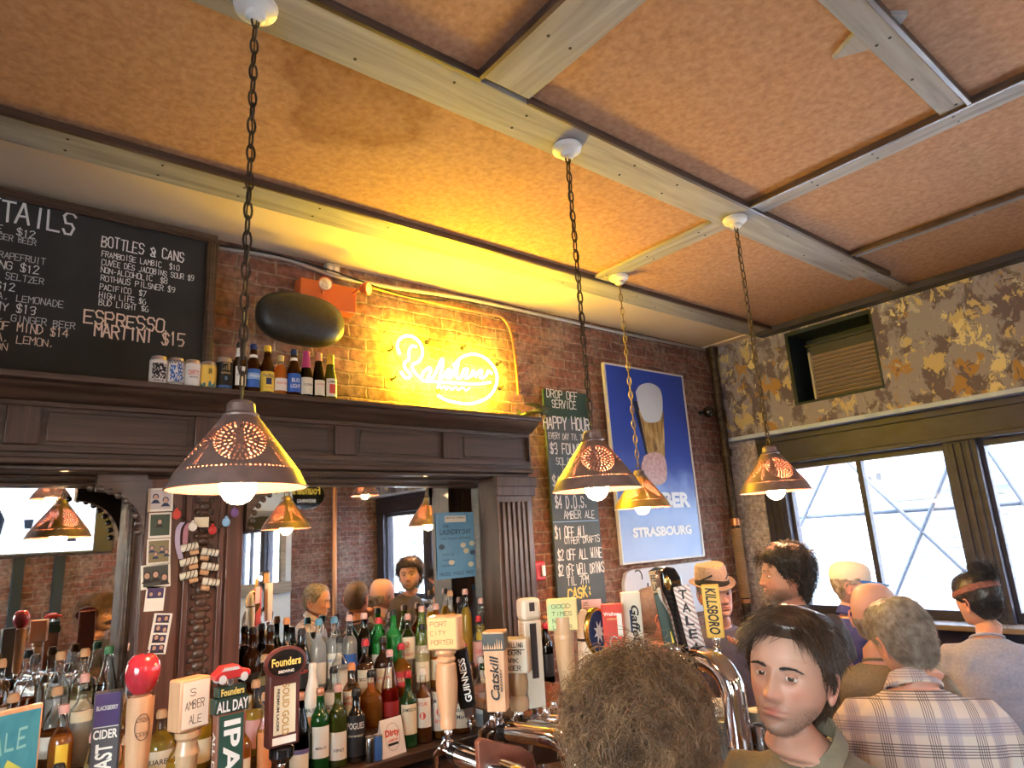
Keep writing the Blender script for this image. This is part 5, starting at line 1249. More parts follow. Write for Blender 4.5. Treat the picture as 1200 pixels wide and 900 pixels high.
# --- front row
for r in (
 (28, 0, 'squat', 'clear_glass', 'liq_amber', .5, 'cork', None, (), 'squat clear bottle beside the blue sign, front row'),
 (52, 0, 'squat', 'clear_glass', 'liq_brown', .7, 'black_cap', Lb('lab_black', .15, .5), (('RESERVE', .34, .06, .9, 'lab_cream'),), 'squat cognac bottle with dark banded label beside the blue sign'),
 (92, 0, 'burgundy', 'clear_glass', 'liq_pale', .7, 'cap_pink', Lb('lab_pink', .08, .46), (('ROSE', .33, .05, .5, 'red_print'),), 'rose wine bottle with pale label left of the purple cider tap'),
 (151, 0, 'shoulder', 'clear_glass', 'liq_gold', .6, 'cork', Lb('lab_orange', .1, .45), (), 'gold bottle behind the apple handle stem, front row'),
 (212, 0, 'shoulder', 'clear_glass', 'liq_gold', .6, 'cork', Lb('lab_pink', .1, .5), (), 'gold bottle with pink label behind the ale block stem'),
 (282, 0, 'shoulder', 'clear_glass', 'liq_amber', .7, 'lab_red', Lb('lab_cream', .1, .45), (('OLD', .3, .06, .4, 'ink'),), 'amber bottle with cream label close beside the green tap'),
 (310, 0, 'slim', 'clear_glass', 'liq_gold', .6, 'cork', Lb('lab_orange', .2, .6), (), 'slim gold bottle with orange cork, left of the maroon tap foot'),
 (352, 0, 'burgundy', 'dark_glass', 'liq_dark', .8, 'copper_foil', Lb('lab_cream', .06, .34), (), 'black red wine bottle with purple banded label'),
 (375, 0, 'wine', 'green_glass', 'liq_green', .7, 'copper_foil', Lb('lab_white', .18, .56), (('MERLOT', .30, .03, .6, 'ink'),), 'green wine bottle with white label and copper foil'),
 (396, 0, 'wine', 'olive_glass', 'liq_dark', .7, 'cap_pink', Lb('lab_white', .10, .44), (('VINO', .22, .04, .6, 'ink'),), 'olive wine bottle with pale foil, right of the green wine'),
 (416, 0, 'shoulder', 'black_gloss', None, .7, 'black_cap', Lb('lab_black', .1, .66), (('POGUES', .52, .09, .9, 'white'), ('IRISH WHISKEY', .38, .03, .8, 'lab_cream')), 'black whiskey bottle with white lettering beside the wines'),
 (479, 0, 'round', 'green_glass', 'liq_dark', .75, 'red_foil', Lb('lab_cream', .18, .58), (('JAMESON', .50, .06, .9, 'ink'),), 'green whiskey bottle with cream label right of the white card'),
 (497, 0, 'round', 'clear_glass', 'liq_brown', .8, 'lab_white', Lb('lab_white', .22, .62), (('FOUR', .54, .05, .6, 'red_print'),), 'bourbon bottle with a red rose emblem on its white label'),
 (516, 0, 'round', 'clear_glass', 'liq_brown', .75, 'lab_white', Lb('lab_white', .12, .66), (('JIM BEAM', .52, .07, .9, 'ink'), ('RYE', .25, .05, .5, 'red_print')), 'bourbon bottle with tall white label and red seal, right of the rose one'),
 (541, 0, 'squat', 'clear_glass', 'liq_brown', .72, 'wax_red', Lb('lab_cream', .12, .58), (("Maker's", .47, .09, .8, 'ink'), ('Mark', .33, .08, .5, 'ink')), 'squat bourbon with cream label beside the square block tap'),
 (566, 0, 'round', 'clear_glass', 'liq_clear', .6, 'cap_grey', Lb('lab_white', .2, .6), (), 'clear bottle with oval white label behind the black tap'),
 (585, 0, 'wine', 'green_glass', 'liq_dark', .7, 'lab_green', Lb('lab_cream', .35, .55, .6), (), 'green bottle with small round label behind the orange wood tap foot'),
 ):
    o = bar_bottle(*r[:10], py=850)
    if o and 'purple banded' in o['label']:
        lo = [c for c in o.children if c.name.startswith('label')][0]; link_mesh('band', label_mesh(.0412, .088, .104, 1.12, 'lab_purple'), lo)
    if o and ('rose emblem' in o['label'] or 'red seal' in o['label']):
        lo = [c for c in o.children if c.name.startswith('label')][0]
        mb = MB(); r0 = .0388; zc = .115
        vs = [(r0 * math.sin(.36 * math.cos(t)), -r0 * math.cos(.36 * math.cos(t)), zc + .015 * math.sin(t)) for t in [2 * PI * k / 18 for k in range(18)]]
        mb.add(vs, [tuple(range(18))]).build('emblem', 'red_print', lo)
# tent card and two small cans in the front row
c0 = on(458, 892, 'y', 2.735)
tc_ = thing('tent_card', 'white folded tent card with red lettering among the front bottles', 'card', (c0.x, 2.735, ST[0][1]), .15)
for s in (-1, 1):
    MB().add([(-.062, s * .028, 0), (.062, s * .028, 0), (.056, s * .0015, .142), (-.056, s * .0015, .142), (-.062, s * .0268, 0), (.062, s * .0268, 0), (.056, s * .0003, .142), (-.056, s * .0003, .142)], [(0, 1, 2, 3), (7, 6, 5, 4), (0, 4, 5, 1), (1, 5, 6, 2), (2, 6, 7, 3), (3, 7, 4, 0)]).build('card_face', 'white', tc_)
Mt = Matrix.Rotation(-math.atan2(.0265, .142), 4, 'X'); mb = MB()
Mt = Matrix.Translation((0, -.0285, 0)) @ Mt
print_mb(mb, 'Dirty', 0, .085, .034, -.0004, w=.074, bold=.04, M=Mt); print_mb(mb, 'LEMON', 0, .060, .010, -.0004, w=.05, bold=.02, M=Mt); mb.build('lettering', 'red_print', tc_)
mb = MB(); mb.box(-.026, .026, -.0009, -.0002, .040, .050, M=Mt); mb.tube([(.037 * math.cos(t), 0, .073 + .052 * math.sin(t)) for t in [2 * PI * k / 40 for k in range(40)]], .0006, 4, M=Mt, closed=True); mb.build('oval_outline', 'ink', tc_)
for px, m, lb in ((433, 'steel', 'small steel jigger beside the black whiskey bottle'), (442, 'blue_print', 'small blue can beside the white tent card')):
    P = on(px, 880, 'y', 2.72); t = thing('small_can' if m != 'steel' else 'jigger', lb, 'can' if m != 'steel' else 'jigger', (P.x, 2.715, ST[0][1]))
    MB().lathe([(.018, 0), (.0205, .003), (.0205, .085), (.018, .092)], 20).build('body', m, t); MB().lathe([(.018, .092), (.0185, .096), (.016, .0965), (.015, .094), (0, .094)], 20).build('rim', 'alu', t)
# dried flowers in a dark vase right of the pilaster
P = on(650, 790, 'y', 2.80)
vf = thing('dried_flowers', 'bunch of dried orange flowers in a dark vase before the brick', 'flowers', (P.x, 2.95, .60))
MB().lathe([(.05, 0), (.07, .02), (.085, .15), (.07, .28), (.045, .36), (.05, .40), (.044, .40), (.04, .36)], 24, caps=True).build('vase', 'black_gloss', vf)
q = random.Random(11)
for k in range(34):
    a = q.uniform(0, 2 * PI); rr = q.uniform(.0, .11); h = q.uniform(.44, .66)
    e = Vector((rr * math.cos(a), rr * math.sin(a) * .8, h)); MB().tube(spline([(0, 0, .3), (e.x * .4, e.y * .4, h * .75), e], 8), .0018, 5).build('stem', 'lab_green', vf)
    mb = MB()
    for j in range(9):
        t = j * 2.4; mb.ball((e.x + .013 * math.cos(t) * (j / 9) ** .5, e.y + .013 * math.sin(t) * (j / 9) ** .5, e.z + .008 - .012 * j / 9), (.008, .008, .007), 7, 5)
    mb.build('flower_head', 'dried_orange' if 'dried_orange' in MATS else noisy('dried_orange', [(.3, (.45, .17, .06)), (.7, (.72, .38, .18))], (60, 60, 60), .8), vf)
st_ = tag(MB((P.x, 2.95, 0)).box(P.x - .14, P.x + .16, 2.82, 3.1, 0, .60).build('side_cabinet', 'dark_wood', bevel=.006), 'dark side cabinet under the dried flowers at the bar end', 'cabinet'); st_.location = (P.x, 2.95, 0)
for i, (dx, m, g_, lb) in enumerate(((-.085, 'copper_foil', 'amber_glass', 'amber bottle with copper neck beside the dried flowers'), (.115, 'cap_grey', 'dark_glass', 'dark bottle with grey cap right of the dried flowers'))):
    bottle('bottle', (P.x + dx, 2.88, .6002), lb, None, BP['wine'], g_, 'liq_amber', .6, m, None, Lb('lab_cream'), ())
# ================================================================== the bar and its draft taps
BT = 1.06
outer = [(-2.4, 1.42), (.15, 1.42), (.55, 1.34), (1.25, 1.05), (1.62, .95), (1.85, 1.0), (2.0, 1.2), (2.06, 1.6), (2.10, 2.2), (2.12, 2.66)]
inner = [(-2.4, 2.02), (.25, 2.02), (.75, 1.92), (1.40, 1.60), (1.60, 1.52), (1.66, 1.62), (1.68, 1.8), (1.70, 2.2), (1.72, 2.66)]
def plate(poly, z0, z1, mat, name, parent, L, bevel):
    n = len(poly)
    return MB(L).add([(x, y, z0) for x, y in poly] + [(x, y, z1) for x, y in poly], [tuple(range(n))[::-1], tuple(range(n, 2 * n))] + [(i, (i + 1) % n, (i + 1) % n + n, i + n) for i in range(n)]).build(name, mat, parent, bevel=bevel)
bar = thing('bar_counter', 'polished wooden bar counter that curves round the taps to the back bar', 'bar', (.6, 1.6, 0))
L = bar.location
so = [tuple(spline([(x, y, 0) for x, y in outer], 60)[i])[:2] for i in range(60)]; si = [tuple(spline([(x, y, 0) for x, y in inner], 60)[i])[:2] for i in range(60)]
plate(so + si[::-1], BT - .045, BT, 'bar_wood', 'counter_top', bar, L, .012)
def shrink(o, i, k): return [(a[0] + (b[0] - a[0]) * k, a[1] + (b[1] - a[1]) * k) for a, b in zip(o, i)]
plate(shrink(so, si, .42) + shrink(so, si, .56)[::-1], .0, BT - .0455, 'dark_wood_vertical', 'front_panel', bar, L, .004)
MB(L).tube([(x, y, .2) for x, y in shrink(so, si, .12)], .022, 12).build('foot_rail', 'brass', bar)
for k in (6, 18, 30, 42, 54):
    x, y = shrink(so, si, .12)[k]; x2, y2 = shrink(so, si, .42)[k]; MB(L).tube([(x, y, .2), (x2, y2, .2)], .012, 8).build('rail_bracket', 'brass', bar)

def tower(name, label, end, cross, col, r=.027, loc=None):
    """goose-neck: chrome column up from the bar that bends over to carry a tap manifold"""
    t = thing('draft_tower', label, 'draft tower', (col[0], col[1], BT + .0005), 0, 'chrome draft towers on the bar')
    e = Vector(end); c = Vector((col[0], col[1], BT)); L = t.location; d = Vector((e.x - c.x, e.y - c.y, 0)); W = d.length; d.normalize()
    top = e.z
    hh = top - BT; rad = min(W * .75, hh * .8)
    pts = [c, c + Vector((0, 0, hh - rad))] if hh - rad > .02 else [c]
    for i in range(1, 13):
        a = PI / 2 * i / 12; pts.append(c + d * rad * (1 - math.cos(a)) + Vector((0, 0, hh - rad + rad * math.sin(a))))
    pts.append(e)
    MB(L).tube(pts, r, 24).build('column', 'chrome', t)
    MB(L).lathe([(r * 2, 0), (r * 2, .008), (r * 1.3, .016)], 24, M=Matrix.Translation(c)).build('base_flange', 'chrome', t)
    M = Matrix.Translation(e) @ d.to_track_quat('Z', 'Y').to_matrix().to_4x4()
    MB(L).lathe([(r * 1.06, -.015), (r * 1.06, .012), (r * .8, .014)], 24, M=M).build('collar', 'black_gloss', t)
    for off in cross:
        s = Vector((-d.y, d.x, 0)) * off; q = e + d * .03 + s
        f = MB(L).tube([e + d * .012 + s * .6, q, q + d * .05], [.011, .013, .012], 12).tube([q + d * .045, q + d * .075 - Vector((0, 0, .02)), q + d * .085 - Vector((0, 0, .09))], [.011, .010, .007], 12).lathe([(.013, 0), (.015, .012), (.009, .022), (.009, .032)], 14, M=Matrix.Translation(q + d * .03))
        f.build('faucet', 'chrome', t)
    return t
def tap_base(t, h0=.03):
    MB().lathe([(.0135, 0), (.0135, .010), (.0095, .014), (.0095, .022), (.0125, .026), (.0125, .034), (.010, .040)], 16).build('ferrule', 'chrome', t)
def tap(px, y0, y1, d, label, rot=0., group='draft tap handles along the bar'):
    P = dep(px, y1, d); h = (y1 - y0) * d / (745 + .23 * ((y0 + y1) / 2 - 450))
    t = thing('beer_tap', label, 'tap handle', tuple(P), rot, group); tap_base(t)
    if px < 300: t.scale = (.88, .88, 1)
    return t, h
def block(t, w, dpt, z0, z1, mat, name='handle', taper=1., bev=.003):
    vs = [(s * w / 2, q * dpt / 2, z0) for s, q in ((-1, -1), (1, -1), (1, 1), (-1, 1))] + [(s * w * taper / 2, q * dpt * taper / 2, z1) for s, q in ((-1, -1), (1, -1), (1, 1), (-1, 1))]
    return MB().add(vs, [(3, 2, 1, 0), (4, 5, 6, 7)] + [(i, (i + 1) % 4, (i + 1) % 4 + 4, i + 4) for i in range(4)]).build(name, mat, t, bevel=bev)
def words_on(p, items, mat, y, name='lettering', slant=0.):
    mb = MB()
    for s, cx, cz, h, w, rot in items: print_mb(mb, s, cx, cz, h, y, w=w, rot=rot, bold=.025, slant=slant)
    return mb.build(name, mat, p)
def turned(t, prof, mat, name='handle'): return MB().lathe(prof, 28).build(name, mat, t)
def face(p, x0, x1, z0, z1, y, mat, name='panel'): return MB().box(x0, x1, y - .0008, y, z0, z1).build(name, mat, p)
UP, DN = PI / 2, -PI / 2
FACE = .05        # handles look back at the drinkers
# purple cider paddle
t, h = tap(117, 806, 960, 1.50, 'purple and grey cider tap handle left of the apple topped one', -.28)
pm('tap_purple', (.055, .03, .12), .4); pm('tap_grey', (.07, .065, .075), .5); pm('tap_silver', (.55, .54, .54), .4)
b = block(t, .066, .03, .036, h, 'tap_grey'); f = -.0151
face(b, -.029, .029, h - .075, h - .004, f, 'tap_purple'); face(b, -.029, .029, h - .0775, h - .0755, f - .0002, 'tap_silver', 'rule')
words_on(b, [('BLACKBERRY', 0, h - .035, .010, .050, 0), ], 'tap_silver', f - .0016, 'small_lettering')
words_on(b, [('CIDER', 0, h - .092, .020, .056, 0), ('DOWNEAST', -.001, h - .200, .040, .175, UP)], 'paper', f - .0016)
# apple on a wooden handle
t, h = tap(156, 757, 960, 1.49, 'pale wooden tap handle topped with a shiny red apple', FACE)
hz = h - .104
b = turned(t, [(.014, .038), (.022, .06), (.028, .12), (.032, .20), (.033, .26), (.031, hz - .01), (.025, hz + .004), (.012, hz + .008)], 'tan_wood')
mb = MB(); print_mb(mb, 'CITIZEN', 0, hz - .045, .009, 0, w=.03, cyl=.0338); print_mb(mb, 'CIDER', 0, hz - .075, .009, 0, w=.028, cyl=.0338)
mb.tube([(.0336 * math.sin(.55 * math.cos(a)), -.0336 * math.cos(.55 * math.cos(a)), hz - .06 + .028 * math.sin(a)) for a in [2 * PI * i / 30 for i in range(30)]], .0008, 5, closed=True); mb.build('stamp', 'ink', b)
ap = []
for i in range(25):
    a = PI * i / 24; r = .048 * math.sin(a) * (.90 + .09 * math.cos(a)); z = .050 * math.cos(a) - .014 * math.exp(-(math.sin(a) / .28) ** 2) * (1 if math.cos(a) > 0 else -.8)
    ap.append((max(r, 0), z))
A = MB().lathe([(r, z) for r, z in ap][::-1], 36, M=Matrix.Translation((0, 0, hz + .052))).build('apple', noisy('apple_red', [(.3, (.30, .012, .03)), (.6, (.46, .03, .045)), (.85, (.52, .16, .05))], (30, 30, 12), .2, 0, coat=.6), t)
MB().tube([(0, 0, hz + .082), (.004, 0, hz + .096), (.010, 0, hz + .104)], .0022, 6).build('stem', 'ink', A)
# square amber ale block on a turned stem
t, h = tap(215, 790, 960, 1.50, 'square wooden block tap with a pale paper reading amber ale', .35)
hz = h - .115
b = turned(t, [(.014, .038), (.022, .05), (.024, .09), (.029, .14), (.031, hz - .05), (.026, hz - .03), (.024, hz - .022), (.032, hz - .014), (.032, hz - .002), (.018, hz + .002)], 'pale_wood')
bl = MB().box(-.044, .044, -.028, .028, hz + .002, h).build('block', 'tan_wood', b, bevel=.005)
face(bl, -.038, .038, hz + .008, h - .006, -.0282, 'paper', 'paper_label'); mb = MB()
for s, z in (('S', h - .03), ('AMBER', h - .058), ('ALE', h - .09)): strokes_mb(mb, s, -.030 if s == 'AMBER' else -.018, z - .008, .017, .056 if s == 'AMBER' else (.038 if s == 'ALE' else .02), -.0292, lw=.0016)
mb.build('pen_lettering', 'ink', bl)
# green session tap with the toy car
t, h = tap(264, 775, 960, 1.49, 'green tap handle with big white letters and a red toy car on top', .12)
pm('tap_green', (.012, .035, .024), .45); pm('tap_green2', (.02, .07, .05), .45)
hz = h - .04
b = block(t, .075, .032, .036, hz - .062, 'red_brown_wood', bev=.004); face(b, -.032, .032, .04, hz - .066, -.0162, 'tap_green2')
words_on(b, [('IPA', .002, hz - .135, .044, .115, DN)], 'white', -.0184); words_on(b, [('SESSION', 0, hz - .235, .010, .05, 0)], 'white', -.0184, 'small_lettering')
mb = MB(); print_mb(mb, 'ALL DAY', 0, 0, .018, 0, w=.12, bold=.02, M=Matrix.Translation((-.0378, 0, hz - .16)) @ Matrix.Rotation(-PI / 2, 4, 'Z') @ Matrix.Rotation(PI / 2, 4, 'Y')); mb.build('side_lettering', 'cream_paint', b)
hd = block(t, .090, .038, hz - .062, hz - .028, 'tap_green', 'banner'); words_on(hd, [('ALL DAY', 0, hz - .046, .024, .084, 0)], 'white', -.0206)
h2 = block(t, .075, .034, hz - .0279, hz - .004, 'tap_green', 'name_plate'); words_on(h2, [('Founders', 0, hz - .016, .016, .062, 0)], 'chalk_yellow', -.0186)
car = MB().tube([(0, 0, hz - .004), (0, 0, hz + .010)], .008, 10).build('car_post', 'chrome', t)
cb_ = MB().prism([(-.046, hz + .012), (.046, hz + .012), (.048, hz + .022), (.043, hz + .028), (.024, hz + .030), (.014, hz + .041), (-.026, hz + .041), (-.039, hz + .030), (-.048, hz + .024)], -.02, .02).build('toy_car', 'red_paint', t, bevel=.003)
MB().prism([(-.033, hz + .031), (.018, hz + .031), (.011, hz + .038), (-.025, hz + .038)], -.0206, .0206).build('windows', 'tap_silver', cb_)
for x in (-.029, .029):
    for y in (-.017, .017): MB().lathe([(.010, -.005), (.010, .005)], 16, M=Matrix.Translation((x, y, hz + .013)) @ Matrix.Rotation(PI / 2, 4, 'X')).build('wheel', 'tap_silver', cb_)
# maroon tap with oval name badge
t, h = tap(329, 757, 912, 1.64, 'maroon wooden tap handle with a cream panel and oval badge', .02)
pm('tap_maroon', (.10, .028, .025), .4)
b = block(t, .082, .034, .075, h - .01, 'tap_maroon', bev=.006); MB().lathe([(.018, .036), (.03, .05), (.03, .07), (.012, .076)], 20).build('foot', 'black_gloss', t)
face(b, -.028, .028, .105, h - .085, -.0172, 'lab_cream'); face(b, -.030, .030, .082, .099, -.0172, 'paper', 'bottom_label')
words_on(b, [('SOLID GOLD', .002, .105 + (h - .19) / 2, .018, .12, DN)], noisy('gold_ink', [(.4, (.42, .24, .06)), (.6, (.5, .3, .08))], (20, 20, 20), .5, 0), -.0192); words_on(b, [('PREMIUM LAGER', -.018, .105 + (h - .19) / 2, .007, .10, DN)], 'ink', -.0192, 'small_lettering')
ov = MB().lathe([(0, 0), (1, 0), (1, .6), (.9, .7), (0, .7)], 40, M=Matrix.Translation((0, -.012, h - .032)) @ Matrix.Rotation(PI / 2, 4, 'X') @ Matrix.Diagonal((.056, .040, .014, 1))).build('badge', 'tap_maroon', t)
MB().lathe([(0, 0), (1, 0), (1, .2), (0, .2)], 40, M=Matrix.Translation((0, -.0218, h - .032)) @ Matrix.Rotation(PI / 2, 4, 'X') @ Matrix.Diagonal((.047, .032, .005, 1))).build('badge_face', 'black_gloss', ov)
words_on(ov, [('Founders', 0, h - .029, .020, .076, 0)], 'chalk_yellow', -.0236); words_on(ov, [('BREWING', 0, h - .052, .007, .04, 0)], 'paper', -.0236, 'small_lettering')
# square porter block on a long turned handle
t, h = tap(526, 718, 873, 1.82, 'square porter block on a long turned wooden handle, in front of the bottles', -.85)
hz = h - .092
turned(t, [(.010, .038), (.022, .044), (.023, .062), (.020, .07), (.027, .10), (.031, .16), (.028, .21), (.022, hz - .035), (.027, hz - .03), (.027, hz - .024), (.022, hz - .018), (.030, hz - .008), (.026, hz)], 'tan_wood')
bl = MB().box(-.046, .046, -.03, .03, hz + .001, h).build('block', 'tan_wood', t, bevel=.005)
face(bl, -.040, .040, hz + .006, h - .005, -.0302, pm('orange_note', (.78, .48, .22), .7), 'note'); mb = MB()
for s, z, w in (('PORT', h - .026, .052), ('CITY', h - .050, .046), ('PORTER', h - .075, .068)): strokes_mb(mb, s, -.034, z, .012, w, -.0312, lw=.0013)
mb.build('pen_lettering', 'ink', bl)
# black stout tap leaning
t, h = tap(553, 757, 850, 1.90, 'slim black stout tap handle with white lettering, leaning left of the orange one', (0, -.16, -.6))
b = block(t, .048, .034, .05, h, 'black_gloss', taper=1.25, bev=.006); words_on(b, [('GUINNESS', .006, h * .60, .020, .12, UP)], 'white', -.0215)
MB().lathe([(.025, .0), (.025, .018), (.02, .022)], 20, M=Matrix.Translation((0, 0, h))).build('wood_cap', 'tan_wood', t)
MB().box(-.014, .014, -.02, -.008, .03, .052).build('chrome_foot', 'chrome', t)
# orange wood paddle with script
t, h = tap(585, 737, 848, 1.86, 'tall orange wooden tap with dark script and a black band at its top', -.86)
b = block(t, .054, .050, .036, h, 'tan_wood', taper=1.16, bev=.002); z1 = h - .004
w = .062; MB().box(-w / 2 - .0012, w / 2 + .0012, -w / 2 + .0005, w / 2 - .0005, h - .052, h - .006).build('band', 'black_plastic', b)
mb = MB(); q = random.Random(4)
for i in range(9): mb.prism([(-.030 + i * .0066, h - .047), (-.030 + i * .0066 + .005, h - .047), (-.030 + i * .0066 + .0025, h - .047 + q.uniform(.01, .03))], -.0322, -.0316)
mb.build('band_pattern', 'tan_wood', b); words_on(b, [('Catskill', .0, h * .50, .026, .115, UP)], 'ink', -.0305, slant=.25); words_on(b, [('BREWERY', .019, h * .48, .006, .06, UP)], 'ink', -.0305, 'small_lettering')
# cream block with black writing on a turned stem
t, h = tap(610, 746, 850, 1.98, 'cream block tap with black writing on a turned stem, right of the orange wood one', -.95)
hz = h - .098
turned(t, [(.010, .038), (.026, .044), (.030, .07), (.022, .085), (.028, .10), (.031, .12), (.026, .145), (.016, hz - .018), (.024, hz - .012), (.022, hz)], 'pale_wood')
bl = MB().box(-.042, .042, -.035, .035, hz + .001, h).build('block', 'cream_paint', t, bevel=.004); mb = MB()
for s, z, w in (('SCHILLING', h - .022, .066), ('MODERN', h - .044, .06), ('DARK', h - .066, .05), ('LAGER', h - .088, .056)): strokes_mb(mb, s, -.034, z, .012, w, -.0358, lw=.0022)
mb.box(-.036, .036, -.0358, -.0352, h - .031, h - .0285); mb.build('pen_lettering', 'ink', bl)
# tall grey square tap
t, h = tap(627, 698, 842, 2.02, 'tallest square tap, pale wood side and grey slotted front, before the pilaster', -.30)
pm('tap_pale', (.60, .54, .46), .45); pm('tap_slot', (.03, .025, .03), .4)
b = block(t, .058, .056, .036, h - .066, 'tap_pale', bev=.003); hd = block(t, .066, .060, h - .0655, h, 'tap_pale', 'head', bev=.012)
face(b, -.011, .011, .12, h - .075, -.0282, 'tap_slot', 'slot'); face(hd, -.009, .009, h - .038, h - .012, -.0302, 'tap_slot', 'window')
mb = MB(); print_mb(mb, 'CIGAR CITY BREWING', 0, 0, .022, 0, w=.26, bold=.02, M=Matrix.Translation((-.0296, 0, h * .48)) @ Matrix.Rotation(-PI / 2, 4, 'Z') @ Matrix.Rotation(-PI / 2, 4, 'Y')); mb.build('side_lettering', 'gold_ink', b)
# green note tap
t, h = tap(667, 699, 830, 1.95, 'turned wooden tap with a green and yellow handwritten note block', -.78)
hz = h - .092
turned(t, [(.010, .038), (.02, .05), (.026, .12), (.031, .20), (.030, .26), (.024, hz - .03), (.032, hz - .024), (.032, hz - .014), (.026, hz)], 'pale_wood')
bl = MB().box(-.046, .046, -.022, .022, hz + .001, h).build('block', pm('note_yellow', (.66, .56, .26), .6), t, bevel=.004); face(bl, -.043, .006, hz + .004, h - .014, -.0222, pm('note_green', (.42, .58, .30), .6), 'green_note'); mb = MB()
for s, z, w in (('GOOD', h - .026, .06), ('TIMES', h - .048, .062), ('N A', h - .068, .03), ('LAGER', h - .086, .06)): strokes_mb(mb, s, -.03, z, .011, w, -.0232, lw=.0014)
mb.build('pen_lettering', 'ink', bl)
# white tap with a pink note behind
t, h = tap(692, 702, 825, 2.1, 'white tapering tap with a pink paper note behind its top', -.72)
b = turned(t, [(.012, .038), (.026, .05), (.028, .12), (.026, h - .09), (.022, h - .05), (.008, h - .028)], 'white'); MB().lathe([(.0265, h - .125), (.0272, h - .12), (.0265, h - .115)], 24, caps=False).build('stripe', 'ink', b)
pn = MB().box(-.002, .064, .030, .0315, h - .105, h + .0).build('paper_note', pm('pink_paper', (.74, .52, .50), .7), t); mb = MB(); strokes_mb(mb, 'ZE', .004, h - .018, .010, .02, .0295, lw=.0014); strokes_mb(mb, 'BEER', .004, h - .036, .010, .04, .0295, lw=.0014); mb.build('pen_lettering', 'ink', pn)
# oval gold medallion
t, h = tap(705, 710, 815, 2.1, 'oval gold rimmed medallion tap with a blue emblem', -.05)
MB().lathe([(.013, .038), (.012, .08), (.015, h * .35), (.012, h * .55)], 18).build('handle', 'chrome', t)
o_ = MB().lathe([(0, -1), (.9, -1), (1, -.4), (1, .4), (.9, 1), (0, 1)], 40, M=Matrix.Translation((0, 0, h * .72)) @ Matrix.Rotation(PI / 2, 4, 'X') @ Matrix.Diagonal((.05, .075, .012, 1))).build('medallion', 'brass', t)
MB().lathe([(0, 0), (1, 0), (.97, .5), (0, .6)], 40, M=Matrix.Translation((0, -.0115, h * .72)) @ Matrix.Rotation(PI / 2, 4, 'X') @ Matrix.Diagonal((.042, .066, .004, 1))).build('emblem_face', 'navy', o_)
mb = MB(); c = h * .72
mb.prism([(.024 * math.cos(a) * (1 if i % 2 else .45), c + .036 * math.sin(a) * (1 if i % 2 else .45)) for i, a in enumerate([2 * PI * k / 16 for k in range(16)])], -.0148, -.0138); mb.build('emblem', 'tap_silver', o_)
# red box tap
t, h = tap(725, 706, 812, 2.1, 'red rectangular tap handle with white lettering', -.70)
b = block(t, .066, .032, .036, h, 'red_print'); words_on(b, [('Weihen', -.004, h - .03, .012, .05, 0)], 'white', -.0172); face(b, .014, .030, h - .10, h - .03, -.0162, 'paper', 'side_label'); words_on(b, [('STEPHAN', 0, h - .046, .006, .036, 0)], 'gold', -.0172, 'small_lettering')
mb = MB().tube([(.014 * math.cos(a), -.0166, h - .12 + .02 * math.sin(a)) for a in [2 * PI * k / 24 for k in range(24)]], .0022, 6, closed=True); mb.build('ring_emblem', 'tap_silver', b)
# white paddle with blue-black script
t, h = tap(748, 692, 800, 2.15, 'white paddle tap with dark script, left of the buzz cut man', -.62)
b = block(t, .062, .024, .036, h, 'cream_paint', taper=1.05, bev=.004); words_on(b, [('Gaffel', .008, h * .66, .026, .11, DN)], 'ink', -.0146, slant=.25); words_on(b, [('BEER', .012, h * .28, .012, .06, DN)], 'ink', -.0146, 'small_lettering')
MB().box(-.010, -.004, -.0142, -.0126, h * .55, h * .8).build('stroke', 'navy', b)
# black tap with carved cream head
t, h = tap(790, 664, 772, 2.1, 'dark green tap with a brown lettered head, leaning before the buzz cut man', (0, -.10, -.95))
b = block(t, .044, .03, .036, h - .075, 'tap_green', bev=.003); hd = block(t, .048, .034, h - .0745, h - .004, pm('tap_tan', (.50, .32, .16), .5), 'head'); words_on(hd, [('FIERCE', 0, h - .028, .022, .040, 0), ('LANES', 0, h - .056, .022, .040, 0)], 'ink', -.0176)
MB().prism([(-.026, h - .004), (0, h + .006), (.026, h - .004)], -.019, .019).build('head_roof', 'ink', hd); face(b, .006, .020, .05, .085, -.0152, 'lab_yellow', 'small_label')
# black curved tap with white edge
t, h = tap(806, 660, 778, 2.08, 'black curved tap with pale front edge and golden badge, left of the striped tap', (0, -.14, -.45))
prof = [(-.022, .036), (.014, .036), (.022, h * .45), (.036, h * .66), (.040, h * .86), (.026, h * .97), (.0, h), (-.022, h * .97), (-.030, h * .8), (-.020, h * .5)]
b = MB().prism(prof, -.018, .018).build('handle', 'black_gloss', t, bevel=.005)
MB().prism([(-.033, h * .78), (-.018, h * .52), (-.019, .06), (-.026, .06), (-.028, h * .5), (-.040, h * .74), (-.034, h * .95), (-.026, h * .98)], -.012, .012).build('edge', 'chrome', b)
MB().ball((-.012, -.018, h * .84), (.012, .006, .024), 16, 10).build('badge', 'brass', b)
# striped white tap
t, h = tap(822, 684, 778, 2.02, 'white striped tap with black letters, leaning beside the yellow one', (0, -.15, -.98))
def stripes():
    m, n, l, p = _new('pink_stripe'); mp = coords(n, l, (1, 1, 1), (0, math.radians(45), 0)); w = n.new('ShaderNodeTexWave'); w.inputs['Scale'].default_value = 26; w.bands_direction = 'X'; l.new(mp.outputs[0], w.inputs['Vector'])
    r = ramp(n, [(.30, (.42, .26, .28)), (.42, (.70, .68, .66))]); l.new(w.outputs['Fac'], r.inputs[0]); l.new(r.outputs[0], p.inputs['Base Color']); MATS['pink_stripe'] = m
stripes()
b = block(t, .050, .024, .036, h, 'pink_stripe', bev=.003); hh = h - .036
for i, ch in enumerate('TALEA'):
    words_on(b, [(ch, 0, h - .025 - i * (hh - .04) / 4, .028, .026, -.12)], 'ink', -.0136, 'letter')
